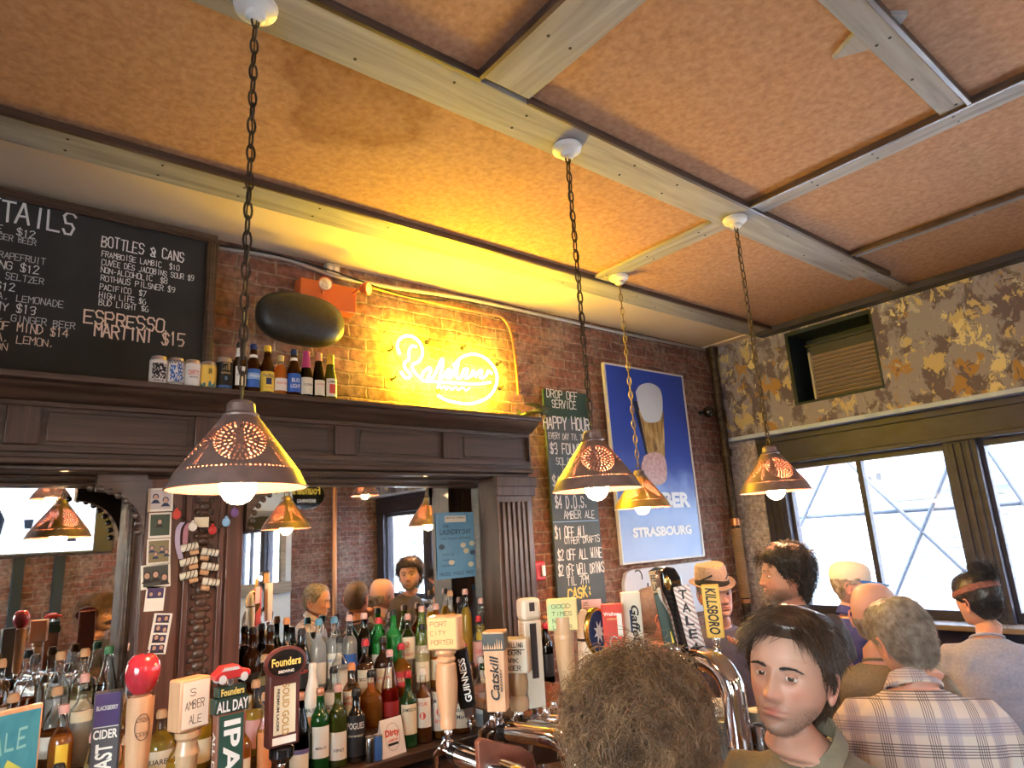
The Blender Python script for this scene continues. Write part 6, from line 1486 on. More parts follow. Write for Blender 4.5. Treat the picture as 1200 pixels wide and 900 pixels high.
# yellow tap
t, h = tap(841, 684, 762, 1.98, 'bright yellow tap with black hand lettering before the man in the hat', -1.0)
b = block(t, .052, .022, .036, h, pm('tap_yellow', (.74, .46, .07), .45), bev=.003); words_on(b, [('KILLSBORO', 0, (h + .036) / 2, .032, (h - .036) * .86, DN)], 'ink', -.0126, slant=.1)
# blue and green sign at the lower left
P = dep(8, 880, 1.35)
sg = thing('table_sign', 'blue and green framed sign standing on the bar at the picture edge', 'sign', (P.x, P.y, BT + .001), .35); sg.scale = (1, 1, 1.85)
MB().box(-.17, .058, -.006, .006, 0, .192).build('backing', 'tan_wood', sg, bevel=.002); MB().box(-.168, .054, -.0068, -.006, .002, .187).build('sheet', noisy('sign_teal', [(.3, (.02, .20, .30)), (.7, (.05, .28, .38))], (40, 40, 40), .5, 0), sg)
MB().prism([(-.15, 0.002), (.02, .002), (.045, .03), (.045, .12), (.0, .14), (-.03, .10), (-.10, .03)], -.0072, -.0069).build('shape', pm('sign_lime', (.42, .50, .10), .5), sg); mb = MB()
for i in range(9): strokes_mb(mb, 'ALEALEALE'[i], -.16 + i * .022, .135 + .002 * i, .018, .018, -.0074, lw=.003)
mb.build('lettering', pm('sign_pale_teal', (.20, .48, .52), .5), sg); MB().box(-.05, .05, .006, .05, 0, .004).build('foot', 'tan_wood', sg)

# goose-neck towers that carry the taps
tw = tower
def dz(px, py, d, k=.0): v = dep(px, py, d); return (v.x, v.y, v.z - k)
tower('a', 'chrome goose neck tower under the porter block tap', dz(536, 884, 1.80), (-.0,), (1.10, 1.36))
tower('b', 'chrome goose neck tower right of the red brown panel', dz(615, 854, 1.95), (-.055, .03), (1.42, 1.42))
tower('c', 'chrome goose neck tower behind the curly hair', dz(668, 838, 1.98), (-.03, .05), (1.62, 1.33))
tower('d', 'large chrome goose neck tower under the yellow and striped taps', dz(820, 772, 2.0), (-.06, .03), (dep(868, 880, 1.85).x, dep(868, 880, 1.85).y), r=.036)
tower('e', 'chrome goose neck tower under the purple cider tap', dz(140, 966, 1.49), (-.08, .08), (.22, 1.46))
tower('f', 'chrome goose neck tower under the green tap', dz(285, 966, 1.50), (-.08, .08), (.46, 1.42))
tower('g', 'chrome tower standing behind the red brown panel', dz(592, 856, 1.87), (-.02,), (1.30, 1.40))
# red-brown panel between the towers
a, b = dep(557, 850, 1.74), dep(628, 890, 1.74)
pnl = thing('drip_panel', 'red brown cut board standing between two chrome towers', 'board', (dep(592, 880, 1.72).x, dep(592, 880, 1.72).y, BT), -.05)
MB().prism([(-.085, 0), (.085, 0), (.095, .03), (.085, .075), (.05, .10), (-.02, .125), (-.075, .148), (-.09, .14)], -.009, .009).build('board', noisy('panel_red', [(.3, (.15, .045, .025)), (.7, (.24, .08, .045))], (20, 20, 20), .5), pnl, bevel=.003)
nt = MB().box(-.085, -.03, -.0098, -.0091, .0, .03).build('note', 'orange_note', pnl); mb = MB(); strokes_mb(mb, 'PLEASE', -.08, .012, .010, .045, -.0102, lw=.0012); mb.build('pen_lettering', 'ink', nt)

# glasses and tins on the bar top
def clear_cup(px, py, d, label, r, h, liq, foam, group=None):
    P = dep(px, py, d); t = thing('beer_glass', label, 'glass', (P.x, P.y, BT + .0005), 0, group)
    MB().lathe([(0, .004), (r * .8, .004), (r * .82, .0), (r * .84, 0), (r, h), (r * .97, h), (r * .80, .008), (0, .008)], 28, caps=False).build('glass', 'clear_glass', t)
    MB().lathe([(r * .78, .009), (r * (.78 + .16 * foam), h * foam), (0, h * foam)], 28).build('beer', liq, t)
    MB().lathe([(r * (.78 + .16 * foam), h * foam + .0003), (r * .95, h * .93), (r * .7, h * .96), (0, h * .955)], 28).build('foam', pm('foam', (.82, .74, .60), .8), t)
clear_cup(887, 828, 1.98, 'glass of amber beer with foam behind the chrome tins', .037, .10, 'liq_amber', .62)
P = dep(905, 838, 1.92); tn = thing('napkin_bowl', 'cream bowl beside the chrome tins on the bar', 'bowl', (P.x, P.y, BT + .0005))
MB().lathe([(.035, 0), (.05, .02), (.062, .055), (.064, .062), (.058, .060), (.046, .022), (0, .012)], 28).build('bowl', 'cream_paint', tn)
for i, (px, py, d, r, h, lb) in enumerate(((893, 852, 1.86, .026, .085, 'left steel shaker tin behind the seated man'), (903, 856, 1.84, .026, .08, 'steel shaker tin in the middle of three'), (913, 858, 1.80, .027, .125, 'tallest steel shaker tin nearest the seated man'))):
    P = dep(px, py, d); t = thing('shaker_tin', lb, 'tin', (P.x, P.y, BT + .0005), 0, 'steel tins on the bar')
    MB().lathe([(r * .75, 0), (r * .8, .004), (r, h), (r * .95, h + .001), (r * .74, .006), (0, .006)], 24, caps=False).build('body', 'steel', t); MB().tube([(r * math.cos(a), r * math.sin(a), h) for a in [2 * PI * k / 24 for k in range(24)]], .0014, 6, closed=True).build('rim', 'chrome', t)
P = dep(832, 852, 2.0); ty = thing('ice_bin', 'dark grey bin with a heap of white napkins between the chrome tower and curly hair', 'bin', (P.x, P.y, BT + .0005), .4)
MB().prism([(-.085, 0), (.085, 0), (.095, .085), (-.095, .085)], -.07, .07).build('bin', pm('bin_grey', (.09, .085, .08), .45), ty, bevel=.006); MB().box(-.10, .10, -.075, .075, .0851, .091).build('rim', 'brass', ty, bevel=.002)
q = random.Random(6); mb = MB()
for k in range(7): mb.add(*loft([[(x, .055 * math.cos(a), .092 + k * .0035 + .006 * math.sin(3 * x * 20 + k) + .002 * math.sin(a)) for a in [2 * PI * i / 14 for i in range(14)]] for x in np.linspace(-.08 + .01 * q.random(), .08 - .01 * q.random(), 9)]))
mb.build('napkins', 'paper', ty)
for px, d, lb in ((858, 2.35, 'straw holder tube of chrome left of the beer glass'),):
    P = dep(px + 22, 850, 1.98); t = thing('chrome_tube', 'slanted chrome tube leaning beside the big chrome tower', 'tube', (P.x, P.y, BT + .0005), (0, -.5, .2))
    MB().lathe([(.014, .008), (.014, .16), (.011, .16), (.011, .012), (0, .012)], 18).build('tube', 'chrome', t); MB().lathe([(.0155, .15), (.0155, .158)], 18, caps=False).build('band', 'steel', t)
# ================================================================== people
def yaw_to(dx, dy): return math.atan2(-dx, dy)
def fast_mesh(name, V, Q, mat, smooth=True):
    me = bpy.data.meshes.new(name); n = len(V); m = len(Q)
    me.vertices.add(n); me.vertices.foreach_set('co', np.asarray(V, np.float32).ravel())
    me.loops.add(m * 4); me.loops.foreach_set('vertex_index', np.asarray(Q, np.int32).ravel())
    me.polygons.add(m); me.polygons.foreach_set('loop_start', np.arange(0, m * 4, 4, dtype=np.int32))
    me.update(calc_edges=True); me.validate()
    me.polygons.foreach_set('use_smooth', [smooth] * len(me.polygons)); me.materials.append(MATS[mat])
    return me
def remesh(mb, voxel, smooth=4, factor=.5):
    me = bpy.data.meshes.new('r'); me.from_pydata(mb.v, [], mb.f)
    bm = bmesh.new(); bm.from_mesh(me); bmesh.ops.recalc_face_normals(bm, faces=bm.faces); bm.to_mesh(me); bm.free()
    o = bpy.data.objects.new('r', me); COL.objects.link(o)
    r = o.modifiers.new('r', 'REMESH'); r.mode = 'VOXEL'; r.voxel_size = voxel
    s = o.modifiers.new('s', 'SMOOTH'); s.factor = factor; s.iterations = smooth
    ev = o.evaluated_get(bpy.context.evaluated_depsgraph_get()); m2 = bpy.data.meshes.new_from_object(ev)
    V = np.zeros(len(m2.vertices) * 3, np.float32); m2.vertices.foreach_get('co', V); F = [tuple(p.vertices) for p in m2.polygons]
    bpy.data.objects.remove(o); bpy.data.meshes.remove(me); bpy.data.meshes.remove(m2)
    return V.reshape(-1, 3), F
def sm(x, a, b):
    t = np.clip((x - a) / (b - a), 0, 1); return t * t * (3 - 2 * t)
# head: z, half width, front, back
HT = np.array([(.1195, .006, .004, .014), (.118, .022, .018, .036), (.115, .034, .030, .050), (.108, .048, .050, .066), (.098, .0575, .064, .077), (.085, .0655, .0765, .087), (.07, .071, .0855, .0945), (.05, .0752, .092, .1005), (.03, .0765, .0945, .1025), (.01, .076, .0940, .100),
               (-.01, .0745, .0930, .095), (-.03, .0715, .0925, .087), (-.045, .0685, .092, .079), (-.06, .065, .0915, .073), (-.075, .0605, .0905, .0685), (-.09, .0535, .0890, .066), (-.103, .0445, .0850, .0645), (-.112, .036, .0770, .0635), (-.118, .030, .064, .063), (-.121, .030, .050, .0625)])
TILT = [(.12, 0), (-.02, 0), (-.075, .22), (-.112, .45), (-.121, .5)]
def head_points(N, f):
    """rows of head-local points, crown to the underside of the chin; f tunes the face"""
    zs = np.concatenate([[.1195, .1185, .117, .115, .112], np.arange(.108, -.112, -.0026), [-.112, -.1145, -.117, -.119, -.121]])
    Z = HT[::-1, 0]
    th = np.linspace(0, 2 * PI, N, endpoint=False); rows = []
    k = np.array([.25, .5, .25])
    rx, yf, yb = [np.interp(zs, Z, HT[::-1, i]) for i in (1, 2, 3)]
    for a in (rx, yf, yb): a[3:-3] = (a[1:-5] + 2 * a[2:-4] + 2 * a[3:-3] + 2 * a[4:-2] + a[5:-1]) / 8
    jaw = f.get('jaw', 1.)
    for z, a, b, c in zip(zs, rx, yf, yb):
        wj = 1 + (jaw - 1) * float(sm(np.array(-z), .03, .09))
        s, co = np.sin(th), np.cos(th)
        x = a * wj * np.sign(s) * np.abs(s) ** .92
        p = .80 if z < .04 else .92
        y = np.where(co > 0, b * np.abs(co) ** p, -c * np.abs(co) ** .95)
        t = float(np.interp(z, [q[0] for q in TILT][::-1], [q[1] for q in TILT][::-1]))
        zz = z + t * (.085 - y) * .55
        rows.append(np.stack([x, y, zz], 1))
    P = np.array(rows)
    x, y, z = P[..., 0].copy(), P[..., 1].copy(), P[..., 2].copy(); fr_ = sm(y, .035, .07)
    g = lambda x0, z0, sx, sz: np.exp(-((x - x0) / sx) ** 2 - ((z - z0) / sz) ** 2)
    gs = lambda x0, z0, sx, sz: np.exp(-((np.abs(x) - x0) / sx) ** 2 - ((z - z0) / sz) ** 2)
    dy = .0055 * gs(.024, .021, .026, .008) * f.get('brow', 1) - .0125 * gs(.030, .004, .0145, .0105) - .004 * gs(.012, .012, .007, .012)
    za = [.024, .014, .004, -.008, -.020, -.029, -.035, -.040, -.0445, -.049]; aa = [.0, .004, .0085, .0125, .0175, .0225, .0235, .0195, .008, .0]
    dy = dy + np.interp(-z, [-q for q in za], aa) * f.get('nose', 1) * np.exp(-(np.abs(x) / np.interp(-z, [-.02, .008, .03, .045], [.0085, .0095, .0125, .0135])) ** 2.4)
    dy = dy + .0095 * gs(.0145, -.0345, .0058, .0065) - .0015 * gs(.0225, -.034, .003, .008)
    dy = dy + .004 * gs(.046, -.020, .018, .016) - .0045 * gs(.047, -.055, .013, .018) * f.get('gaunt', 1)
    lip = f.get('lip', 1)
    dy = dy + .0060 * lip * g(0, -.0605, .021, .0038) + .0072 * lip * g(0, -.0705, .018, .0048) - .0042 * g(0, -.0652, .024, .0015) - .002 * g(0, -.0515, .003, .006) - .0045 * g(0, -.0805, .016, .0045) + .006 * g(0, -.099, .015, .012)
    P[..., 1] = y + dy * fr_
    return P
def scalp_col(P, skin, f):
    """skin colours laid over the head: lips, flush, brows shade of stubble or buzz cut"""
    x, y, z = P[..., 0], P[..., 1], P[..., 2]; fr_ = sm(y, .03, .06)[..., None]
    C = np.ones(P.shape) * np.array(skin)
    g = lambda x0, z0, sx, sz: np.exp(-((np.abs(x) - x0) / sx) ** 2 - ((z - z0) / sz) ** 2)[..., None]
    C = C * (1 + fr_ * (g(.040, -.025, .022, .018) + g(0, -.035, .014, .012)) * (np.array([1.10, .86, .84]) - 1))
    C = C + (np.array(skin) * np.array([.84, .46, .48]) - C) * np.clip(fr_ * 1.15 * (g(0, -.0605, .021, .0042) + g(0, -.0705, .019, .0052)), 0, 1)
    C = C * (1 - .28 * fr_ * g(.030, .0, .016, .010))
    st = f.get('stubble', 0)
    if st:
        m = (sm(-z, .040, .058) * sm(y, -.02, .03) * (1 - np.exp(-(x / .024) ** 2 - ((z + .066) / .009) ** 2)) * (1 - .0 * x)) * st
        m = np.clip(m * (1 - .75 * np.exp(-((np.abs(x) - .035) / .018) ** 2 - ((z + .038) / .022) ** 2)), 0, 1)[..., None]
        C = C * (1 - m) + np.array(f.get('stubble_col', (.08, .05, .04))) * m
    if f.get('buzz'):
        m = (sm(z - .5 * np.clip(y, 0, 1) * 1.0 + np.clip(-y, -.05, .05) * .6, .015, .03) * f['buzz'])[..., None]
        C = C * (1 - m) + np.array(f.get('buzz_col', (.10, .07, .055))) * m
    return C
TT = np.array([(0, .058, .058, -.004), (-.018, .073, .063, -.006), (-.036, .112, .072, -.010), (-.056, .152, .084, -.012), (-.08, .182, .096, -.010), (-.11, .194, .104, -.004), (-.16, .190, .113, .003), (-.24, .178, .117, .006), (-.34, .166, .111, .008), (-.44, .160, .107, .008), (-.52, .167, .112, .004), (-.59, .174, .118, 0), (-.65, .150, .105, 0)])
def torso_rings(N, k=1., inflate=0., zs=None, belly=0., slim=1.):
    zs = zs if zs is not None else np.concatenate([np.arange(0, -.12, -.008), np.arange(-.12, -.655, -.02)])
    Z = TT[::-1, 0]; rx, ry, yo = [np.interp(zs, Z, TT[::-1, i]) for i in (1, 2, 3)]
    th = np.linspace(0, 2 * PI, N, endpoint=False); rows = []
    for z, a, b, o in zip(zs, rx, ry, yo):
        bl = belly * math.exp(-((z + .43) / .14) ** 2)
        x = (a * slim + inflate) * np.sign(np.sin(th)) * np.abs(np.sin(th)) ** .86; c = np.cos(th)
        y = o + (b + inflate + np.where(c > 0, bl, 0)) * np.sign(c) * np.abs(c) ** .9
        rows.append(np.stack([x, y, np.full(N, z)], 1) * k)
    return np.array(rows)
def tf(M, P):
    A = np.array(M); return P @ A[:3, :3].T + A[:3, 3]
def strands(base, nrm, flow, length, r, K, curl=0., freq=3., lift=.35, q=None, droop=0., jitter=.2):
    """tapered hair tubes: base, nrm, flow are (S,3)"""
    S = len(base); q = q or np.random.default_rng(1)
    L = length * (1 + q.uniform(-.3, .25, S)); t = np.linspace(0, 1, K)
    fl = flow + q.normal(0, jitter, (S, 3)); fl /= np.linalg.norm(fl, axis=1, keepdims=True) + 1e-9
    d0 = nrm * lift + fl * (1 - lift); d0 /= np.linalg.norm(d0, axis=1, keepdims=True)
    P = np.zeros((S, K, 3)); P[:, 0] = base - nrm * .002
    for i in range(1, K):
        w = t[i]; d = d0 * (1 - w * .7) + fl * w * .7 + np.array([0, 0, -1.]) * droop * w; d /= np.linalg.norm(d, axis=1, keepdims=True)
        P[:, i] = P[:, i - 1] + d * (L / (K - 1))[:, None]
    if curl:
        ph = q.uniform(0, 2 * PI, S)[:, None]; fr2 = freq * (1 + q.uniform(-.3, .3, S))[:, None]
        u = np.cross(d0, q.normal(0, 1, (S, 3))); u /= np.linalg.norm(u, axis=1, keepdims=True) + 1e-9; v = np.cross(d0, u)
        am = curl * np.minimum(1, t * 3)[None, :] * (1 + q.uniform(-.3, .5, S))[:, None]
        P += (np.cos(ph + 2 * PI * fr2 * t) * am)[..., None] * u[:, None] + (np.sin(ph + 2 * PI * fr2 * t) * am)[..., None] * v[:, None]
    T = np.gradient(P, axis=1); T /= np.linalg.norm(T, axis=2, keepdims=True) + 1e-9
    ref = np.broadcast_to(q.normal(0, 1, (S, 1, 3)), P.shape); U = np.cross(T, ref); U /= np.linalg.norm(U, axis=2, keepdims=True) + 1e-9; W = np.cross(T, U)
    rad = (r * (1 - .75 * t ** 2))[None, :, None]
    V = np.stack([P + rad * (U * math.cos(a) + W * math.sin(a)) for a in (0, 2 * PI / 3, 4 * PI / 3)], 2).reshape(-1, 3)
    s = (np.arange(S) * K * 3)[:, None, None]; i = (np.arange(K - 1) * 3)[None, :, None]; c = np.arange(3)[None, None, :]; c2 = (c + 1) % 3
    Q = np.stack([s + i + c, s + i + c2, s + i + 3 + c2, s + i + 3 + c], -1).reshape(-1, 4)
    return V, Q
attr_mat('skin', .48, .12)
pm('eye_white', (.72, .70, .68), .15, coat=.5); pm('iris', (.09, .055, .03), .15, coat=.6); pm('pupil', (.005, .005, .005), .1)
noisy('hair_brown', [(.3, (.022, .012, .008)), (.75, (.075, .042, .026))], (60, 60, 60), .38, 0); noisy('hair_curly', [(.3, (.07, .036, .018)), (.52, (.18, .10, .05)), (.75, (.36, .22, .11))], (22, 22, 22), .42, 0)
noisy('hair_grey', [(.3, (.13, .10, .08)), (.52, (.27, .23, .20)), (.75, (.46, .42, .39))], (40, 40, 40), .5, 0); noisy('hair_dark', [(.3, (.012, .010, .010)), (.65, (.045, .036, .034)), (.85, (.16, .14, .135))], (40, 40, 40), .42, 0); noisy('hair_black', [(.3, (.010, .009, .011)), (.8, (.04, .034, .036))], (40, 40, 40), .4, 0)
pm('denim', (.03, .04, .07), .8); pm('shoe_black', (.015, .014, .014), .5)
def cloth(name, c, v=.12):
    return noisy(name, [(.3, tuple(a * (1 - v) for a in c)), (.7, tuple(a * (1 + v) for a in c))], (90, 90, 90), .85, .12)
def finger(mb, base, d, up, L, r, curl):
    """three bones that bend towards -up"""
    p = Vector(base); d = Vector(d).normalized(); up = Vector(up).normalized(); pts = [p - d * .015, p]; ax = d.cross(up).normalized()
    for k, f in enumerate((.44, .32, .24)):
        d = Quaternion(ax, -curl * (.6 + .35 * k)) @ d; p = p + d * L * f; pts.append(p.copy())
    mb.tube(pts, [r * 1.02, r * 1.05, r * .98, r * .9, r * .72], 10); mb.ball(p, r * .72, 10, 8)
def hand(mb, wrist, d, palm_n, side, curl=.35):
    """palm of flattened tubes, four unequal fingers, a thumb from the side of the palm"""
    d = Vector(d).normalized(); n = Vector(palm_n); n = (n - d * n.dot(d)).normalized(); s = d.cross(n).normalized() * side; w = Vector(wrist)
    for k in range(4):
        o = s * (.027 - .018 * k); mb.tube([w + o * .55, w + d * .045 + o * .95, w + d * (.088 - .004 * abs(k - 1)) + o], [.013, .0145, .0115], 12)
        finger(mb, w + d * (.086 - .004 * abs(k - 1)) + o, d + s * (.06 - .045 * k), -n, (.070, .079, .073, .057)[k], (.0088, .0090, .0086, .0076)[k], curl * (1 + .12 * k))
    mb.ball(w + d * .045 + n * -.0, (.034, .034, .030), 14, 10)
    b = w + d * .022 + s * .026; mb.tube([w + d * .005 + s * .012, b + s * .008, b + (d * .7 + s * .75).normalized() * .036, b + (d * .95 + s * .5 + n * .25).normalized() * .070], [.014, .0135, .0108, .0082], 12); mb.ball(b + (d * .95 + s * .5 + n * .25).normalized() * .070, .0082, 10, 8)

def person(label, head, fdir, tdir, pitch=0., roll=0., lean=0., skin=(.52, .30, .22), f=None, shirt='tee', hair=None, k=1., off=(0, 0), belly=0., slim=1., arms=(), sleeve=.55, collar=True, gaze=(0, 0), N=72, voxel=.008, drop=.150, eyes=True, wr=1.):
    f = f or {}
    head = Vector(head); va = math.atan2(head.y, head.x)
    fa, ta = va + math.radians(fdir), va + math.radians(tdir)   # 0 looks straight away from us, 90 to our left, 180 at us
    yh, yt = fa - PI / 2, ta - PI / 2
    base = (head.x, head.y, 0)
    t = thing('person', label, 'person', base)
    off0 = Vector(base)
    MH = Matrix.Translation(head - off0) @ Matrix.Rotation(yh, 4, 'Z') @ Matrix.Rotation(pitch, 4, 'X') @ Matrix.Rotation(roll, 4, 'Y') @ Matrix.Scale(k, 4)
    T0 = head - off0 + Vector((0, 0, -drop * k)) + Matrix.Rotation(yt, 3, 'Z') @ Vector((off[0], off[1] - .02, 0))
    MT = Matrix.Translation(T0) @ Matrix.Rotation(yt, 4, 'Z') @ Matrix.Rotation(-lean, 4, 'X')
    # ---- one skin: crown, face, neck, trunk
    HP = head_points(N, f); HC = scalp_col(HP, skin, f); HW = tf(MH, HP.reshape(-1, 3)).reshape(HP.shape)
    TP = tf(MT, torso_rings(N, k, 0, None, belly, slim).reshape(-1, 3)).reshape(-1, N, 3)
    sh = int(round((yh - yt) / (2 * PI) * N)); TP = np.roll(TP, sh, axis=1)
    TP = np.roll(TP, 0, axis=1)
    A = HW[-1]; B = TP[1]; neck = []; c1 = tf(MH, np.array([[0, -.022, -.115]]))[0]
    NR = 12; th = np.linspace(0, 2 * PI, N, endpoint=False)
    nk = np.stack([.056 * np.sin(th) * f.get('neck', 1), -.016 + .056 * np.cos(th) * f.get('neck', 1), -.128 + .03 * (-np.cos(th)) * .9 + 0 * th], 1); NK = tf(MH, nk)
    for i in range(1, 5): w = i / 5; neck.append(A * (1 - w) + NK * w)
    neck.append(NK)
    for i in range(1, NR): w = i / NR; neck.append(NK * (1 - w) + B * w)
    rows = np.concatenate([HW, np.array(neck), TP[1:]]); R = len(rows); V = rows.reshape(-1, 3)
    V = np.concatenate([V, [rows[0].mean(0)], [rows[-1].mean(0)]])
    Fq = [(i * N + a, i * N + (a + 1) % N, (i + 1) * N + (a + 1) % N, (i + 1) * N + a) for i in range(R - 1) for a in range(N)]
    Ft = [(R * N, (a + 1) % N, a) for a in range(N)] + [(R * N + 1, (R - 1) * N + a, (R - 1) * N + (a + 1) % N) for a in range(N)]
    C = np.ones((len(V), 3)) * np.array(skin); C[:HC.size // 3] = HC.reshape(-1, 3)
    if f.get('stubble'):
        for j in range(3): C[HC.size // 3 + j * N: HC.size // 3 + (j + 1) * N] *= (1 - .25 * f['stubble'])
    C[HC.size // 3:] *= np.array([1.0, .93, .92])
    V = list(map(tuple, V)); F = Fq + Ft; C = list(map(tuple, C))
    def joinv(v2, f2, col):
        b = len(V); V.extend(map(tuple, v2)); F.extend(tuple(i + b for i in q) for q in f2); C.extend([tuple(col)] * len(v2))
    # ears
    for s in (-1, 1):
        e = MB(); pts = []; er = []
        for i in range(15):
            a = -2.3 + 4.4 * i / 14
            pts.append((s * (.0765 + .010 * (.5 + .5 * math.sin(a + .5))), -.020 - .0165 * math.cos(a) * (1.0 if math.sin(a) > 0 else .75), -.012 + .030 * math.sin(a))); er.append(.0042)
        e.tube(pts, er, 8); e.ball((s * .079, -.013, -.037), (.005, .008, .009), 10, 8); e.ball((s * .0745, -.013, -.012), (.0055, .016, .026), 12, 8); e.ball((s * .080, -.006, -.014), (.004, .004, .007), 8, 6)
        v2, f2 = remesh(e, .0028, 3); joinv(tf(MH, v2), f2, np.array(skin) * np.array([1.04, .84, .82]))
    # arms: elbow and wrist in trunk space
    sl = MB(); bm_ = MB(); hands = False
    for ar in arms:
        s, el, wrp, hd = ar[:4]
        if len(ar) > 4:                                   # elbow, wrist and pointing direction given in the room
            iv = MT.inverted(); el = iv @ (Vector(el) - off0); wrp = iv @ (Vector(wrp) - off0); hd = (iv.to_3x3() @ Vector(hd[0]), iv.to_3x3() @ Vector(hd[1]), hd[2], hd[3])
        S = Vector((s * .160 * slim * k, -.004, -.088 * k)); E = Vector(el); W = Vector(wrp)
        up = spline([S, S * .5 + E * .5 + Vector((s * .008, 0, .0)), E], 8)
        sl.tube([S - Vector((s * .05, 0, 0))] + up[0:1] + up, [.055 * k, .060 * k] + [(.063 - .012 * i / 7) * k * wr for i in range(8)], 20) if sleeve >= 1 else sl.tube([S - Vector((s * .05, 0, 0)), S] + [S + (E - S) * u for u in (.2, .4, sleeve)], [.055 * k, .061 * k, .064 * k, .063 * k, .062 * k], 20)
        if sleeve > 1.2: sl.tube([E, (E + W) * .5, E * .06 + W * .94], [.052 * k, .047 * k, .038 * k], 18); sl.ball(E, .052 * k, 16, 10)
        a = MB(); a.tube([S, S * .6 + E * .4, E], [.046 * k, .044 * k, .037 * k], 16); a.ball(E, .0385 * k, 16, 10); a.tube([E, E * .7 + W * .3, W * .9 + E * .1, W], [.037 * k, .039 * k, .026 * k, .025 * k], 16)
        if hd: hand(a, W, hd[0], hd[1], hd[2], hd[3])
        else: hand(a, W, (W - E).normalized(), (0, 0, -1), s, .5)
        v2, f2 = remesh(a, .0042, 3); joinv(tf(MT, v2), f2, np.array(skin) * np.array([1.02, .92, .9]))
    me = bpy.data.meshes.new('body'); me.from_pydata(V, [], F); me.materials.append(MATS['skin'])
    ca = me.color_attributes.new('Col', 'FLOAT_COLOR', 'POINT'); ca.data.foreach_set('color', np.concatenate([np.array(C), np.ones((len(C), 1))], 1).astype(np.float32).ravel())
    bm = bmesh.new(); bm.from_mesh(me); bmesh.ops.recalc_face_normals(bm, faces=bm.faces); bm.to_mesh(me); bm.free()
    me.polygons.foreach_set('use_smooth', [True] * len(me.polygons)); link_mesh('body', me, t)
    # eyes, lids, brows
    if eyes:
        for s in (-1, 1):
            c = Vector((s * .0305, .0760, .0045)); gz = Matrix.Rotation(gaze[0], 3, 'Z') @ Matrix.Rotation(gaze[1], 3, 'X')
            G = MH @ Matrix.Translation(c) @ gz.to_4x4() @ Matrix.Rotation(-PI / 2, 4, 'X')
            r = .0120; pr = [(r * math.sin(a), r * math.cos(a)) for a in [PI * i / 20 for i in range(21)]]
            mb = MB(); mb.lathe([p_ for p_ in pr if p_[1] < r * .86] , 20, 0, G, caps=False); mb.lathe([(r * .515, r * .857), (r * .35, r * .93), (r * .22, r * .975)], 20, 1, G, caps=False); mb.lathe([(r * .22, r * .975), (r * .1, r * .995), (0, r)], 20, 2, G, caps=False)
            mb.build('eye', ['eye_white', 'iris', 'pupil'], t)
            lid = MB(); rr = .0129; vs = []; nl = 16; ml = 7
            for i in range(ml):
                b = .24 + (PI * .62) * i / (ml - 1)
                for j in range(nl):
                    a = -PI * .62 + PI * 1.24 * j / (nl - 1); cc = .24 * (math.cos(a * .72)) ** 1 * f.get('lid', 1.)
                    el = cc + b - .24 - .02; az = a * .8
                    vs.append((rr * math.sin(az) * math.cos(el), rr * math.cos(az) * math.cos(el), rr * math.sin(el)))
            lid.add(vs, [(i * nl + j, i * nl + j + 1, (i + 1) * nl + j + 1, (i + 1) * nl + j) for i in range(ml - 1) for j in range(nl - 1)], 0, MH @ Matrix.Translation(c))
            vs = []
            for i in range(5):
                el = -.40 - .9 * i / 4
                for j in range(nl): az = (-PI * .62 + PI * 1.24 * j / (nl - 1)) * .8; e2 = el + .10 * (1 - math.cos(az)); vs.append((rr * math.sin(az) * math.cos(e2), rr * math.cos(az) * math.cos(e2), rr * math.sin(e2)))
            lid.add(vs, [(i * nl + j, i * nl + j + 1, (i + 1) * nl + j + 1, (i + 1) * nl + j) for i in range(4) for j in range(nl - 1)], 0, MH @ Matrix.Translation(c))
            lm = lid.build('eyelid', pm('lid_%.2f_%.2f' % (skin[0], skin[1]), tuple(np.array(skin) * np.array([.86, .74, .72])), .5), t)
    T = dict(t=t, MH=MH, MT=MT, HP=HP, N=N, k=k)
    # ---- hair
    if hair: hair(T)
    # ---- shirt: trunk and sleeves grown together
    sb = MB(); tr = torso_rings(40, k, .011, np.concatenate([np.arange(-.014, -.12, -.008), np.arange(-.12, -.62, -.02)]), belly, slim); sb.add(*loft([list(map(tuple, r)) for r in tr])); sb.v += sl.v; b = len(sb.v) - len(sl.v); sb.f += [tuple(i + b for i in q) for q in sl.f]; sb.mi = [0] * len(sb.f)
    v2, f2 = remesh(sb, voxel, 5)
    for i in range(len(v2)):                             # creases
        x, y, z = v2[i]; w = mnoise.noise((x * 7 + k * 3 + label.__len__(), y * 7, z * 11 + x * 6)) * .010 + (.5 - abs(mnoise.noise((x * 9 + 5, y * 9, z * 17 - x * 11)))) * .009
        rr = math.hypot(x, y + .0) or 1; w *= min(1, max(.1, (-z - .01) / .08)); v2[i] = (x + w * x / rr, y + w * y / rr, z)
    ms = MB(); ms.add([tuple(p) for p in v2], f2); so_ = ms.build('shirt', shirt, t); so_.matrix_local = MT
    if collar == 'crew':
        c = MB().tube([(.066 * k * math.cos(a), -.006 + .064 * k * math.sin(a), -.012 - .018 * math.sin(a)) for a in [2 * PI * i / 40 for i in range(40)]], .0055, 8, closed=True).build('collar', shirt, so_)
    elif collar == 'shirt':
        vs = []; n = 48
        for i in range(n):
            a = PI / 2 + .30 + (2 * PI - .60) * i / (n - 1); fr2 = math.sin(a)
            for (r, z) in ((.060, -.014), (.057, .026 - .016 * max(fr2, 0)), (.062, .030 - .018 * max(fr2, 0)), (.079 + .014 * max(fr2, 0), -.004 - .045 * max(fr2, 0) ** 2), (.077, -.012 - .045 * max(fr2, 0) ** 2), (.067, .008)):
                vs.append((r * k * math.cos(a), -.006 + r * k * math.sin(a), z - .022 * fr2))
        m6 = 6
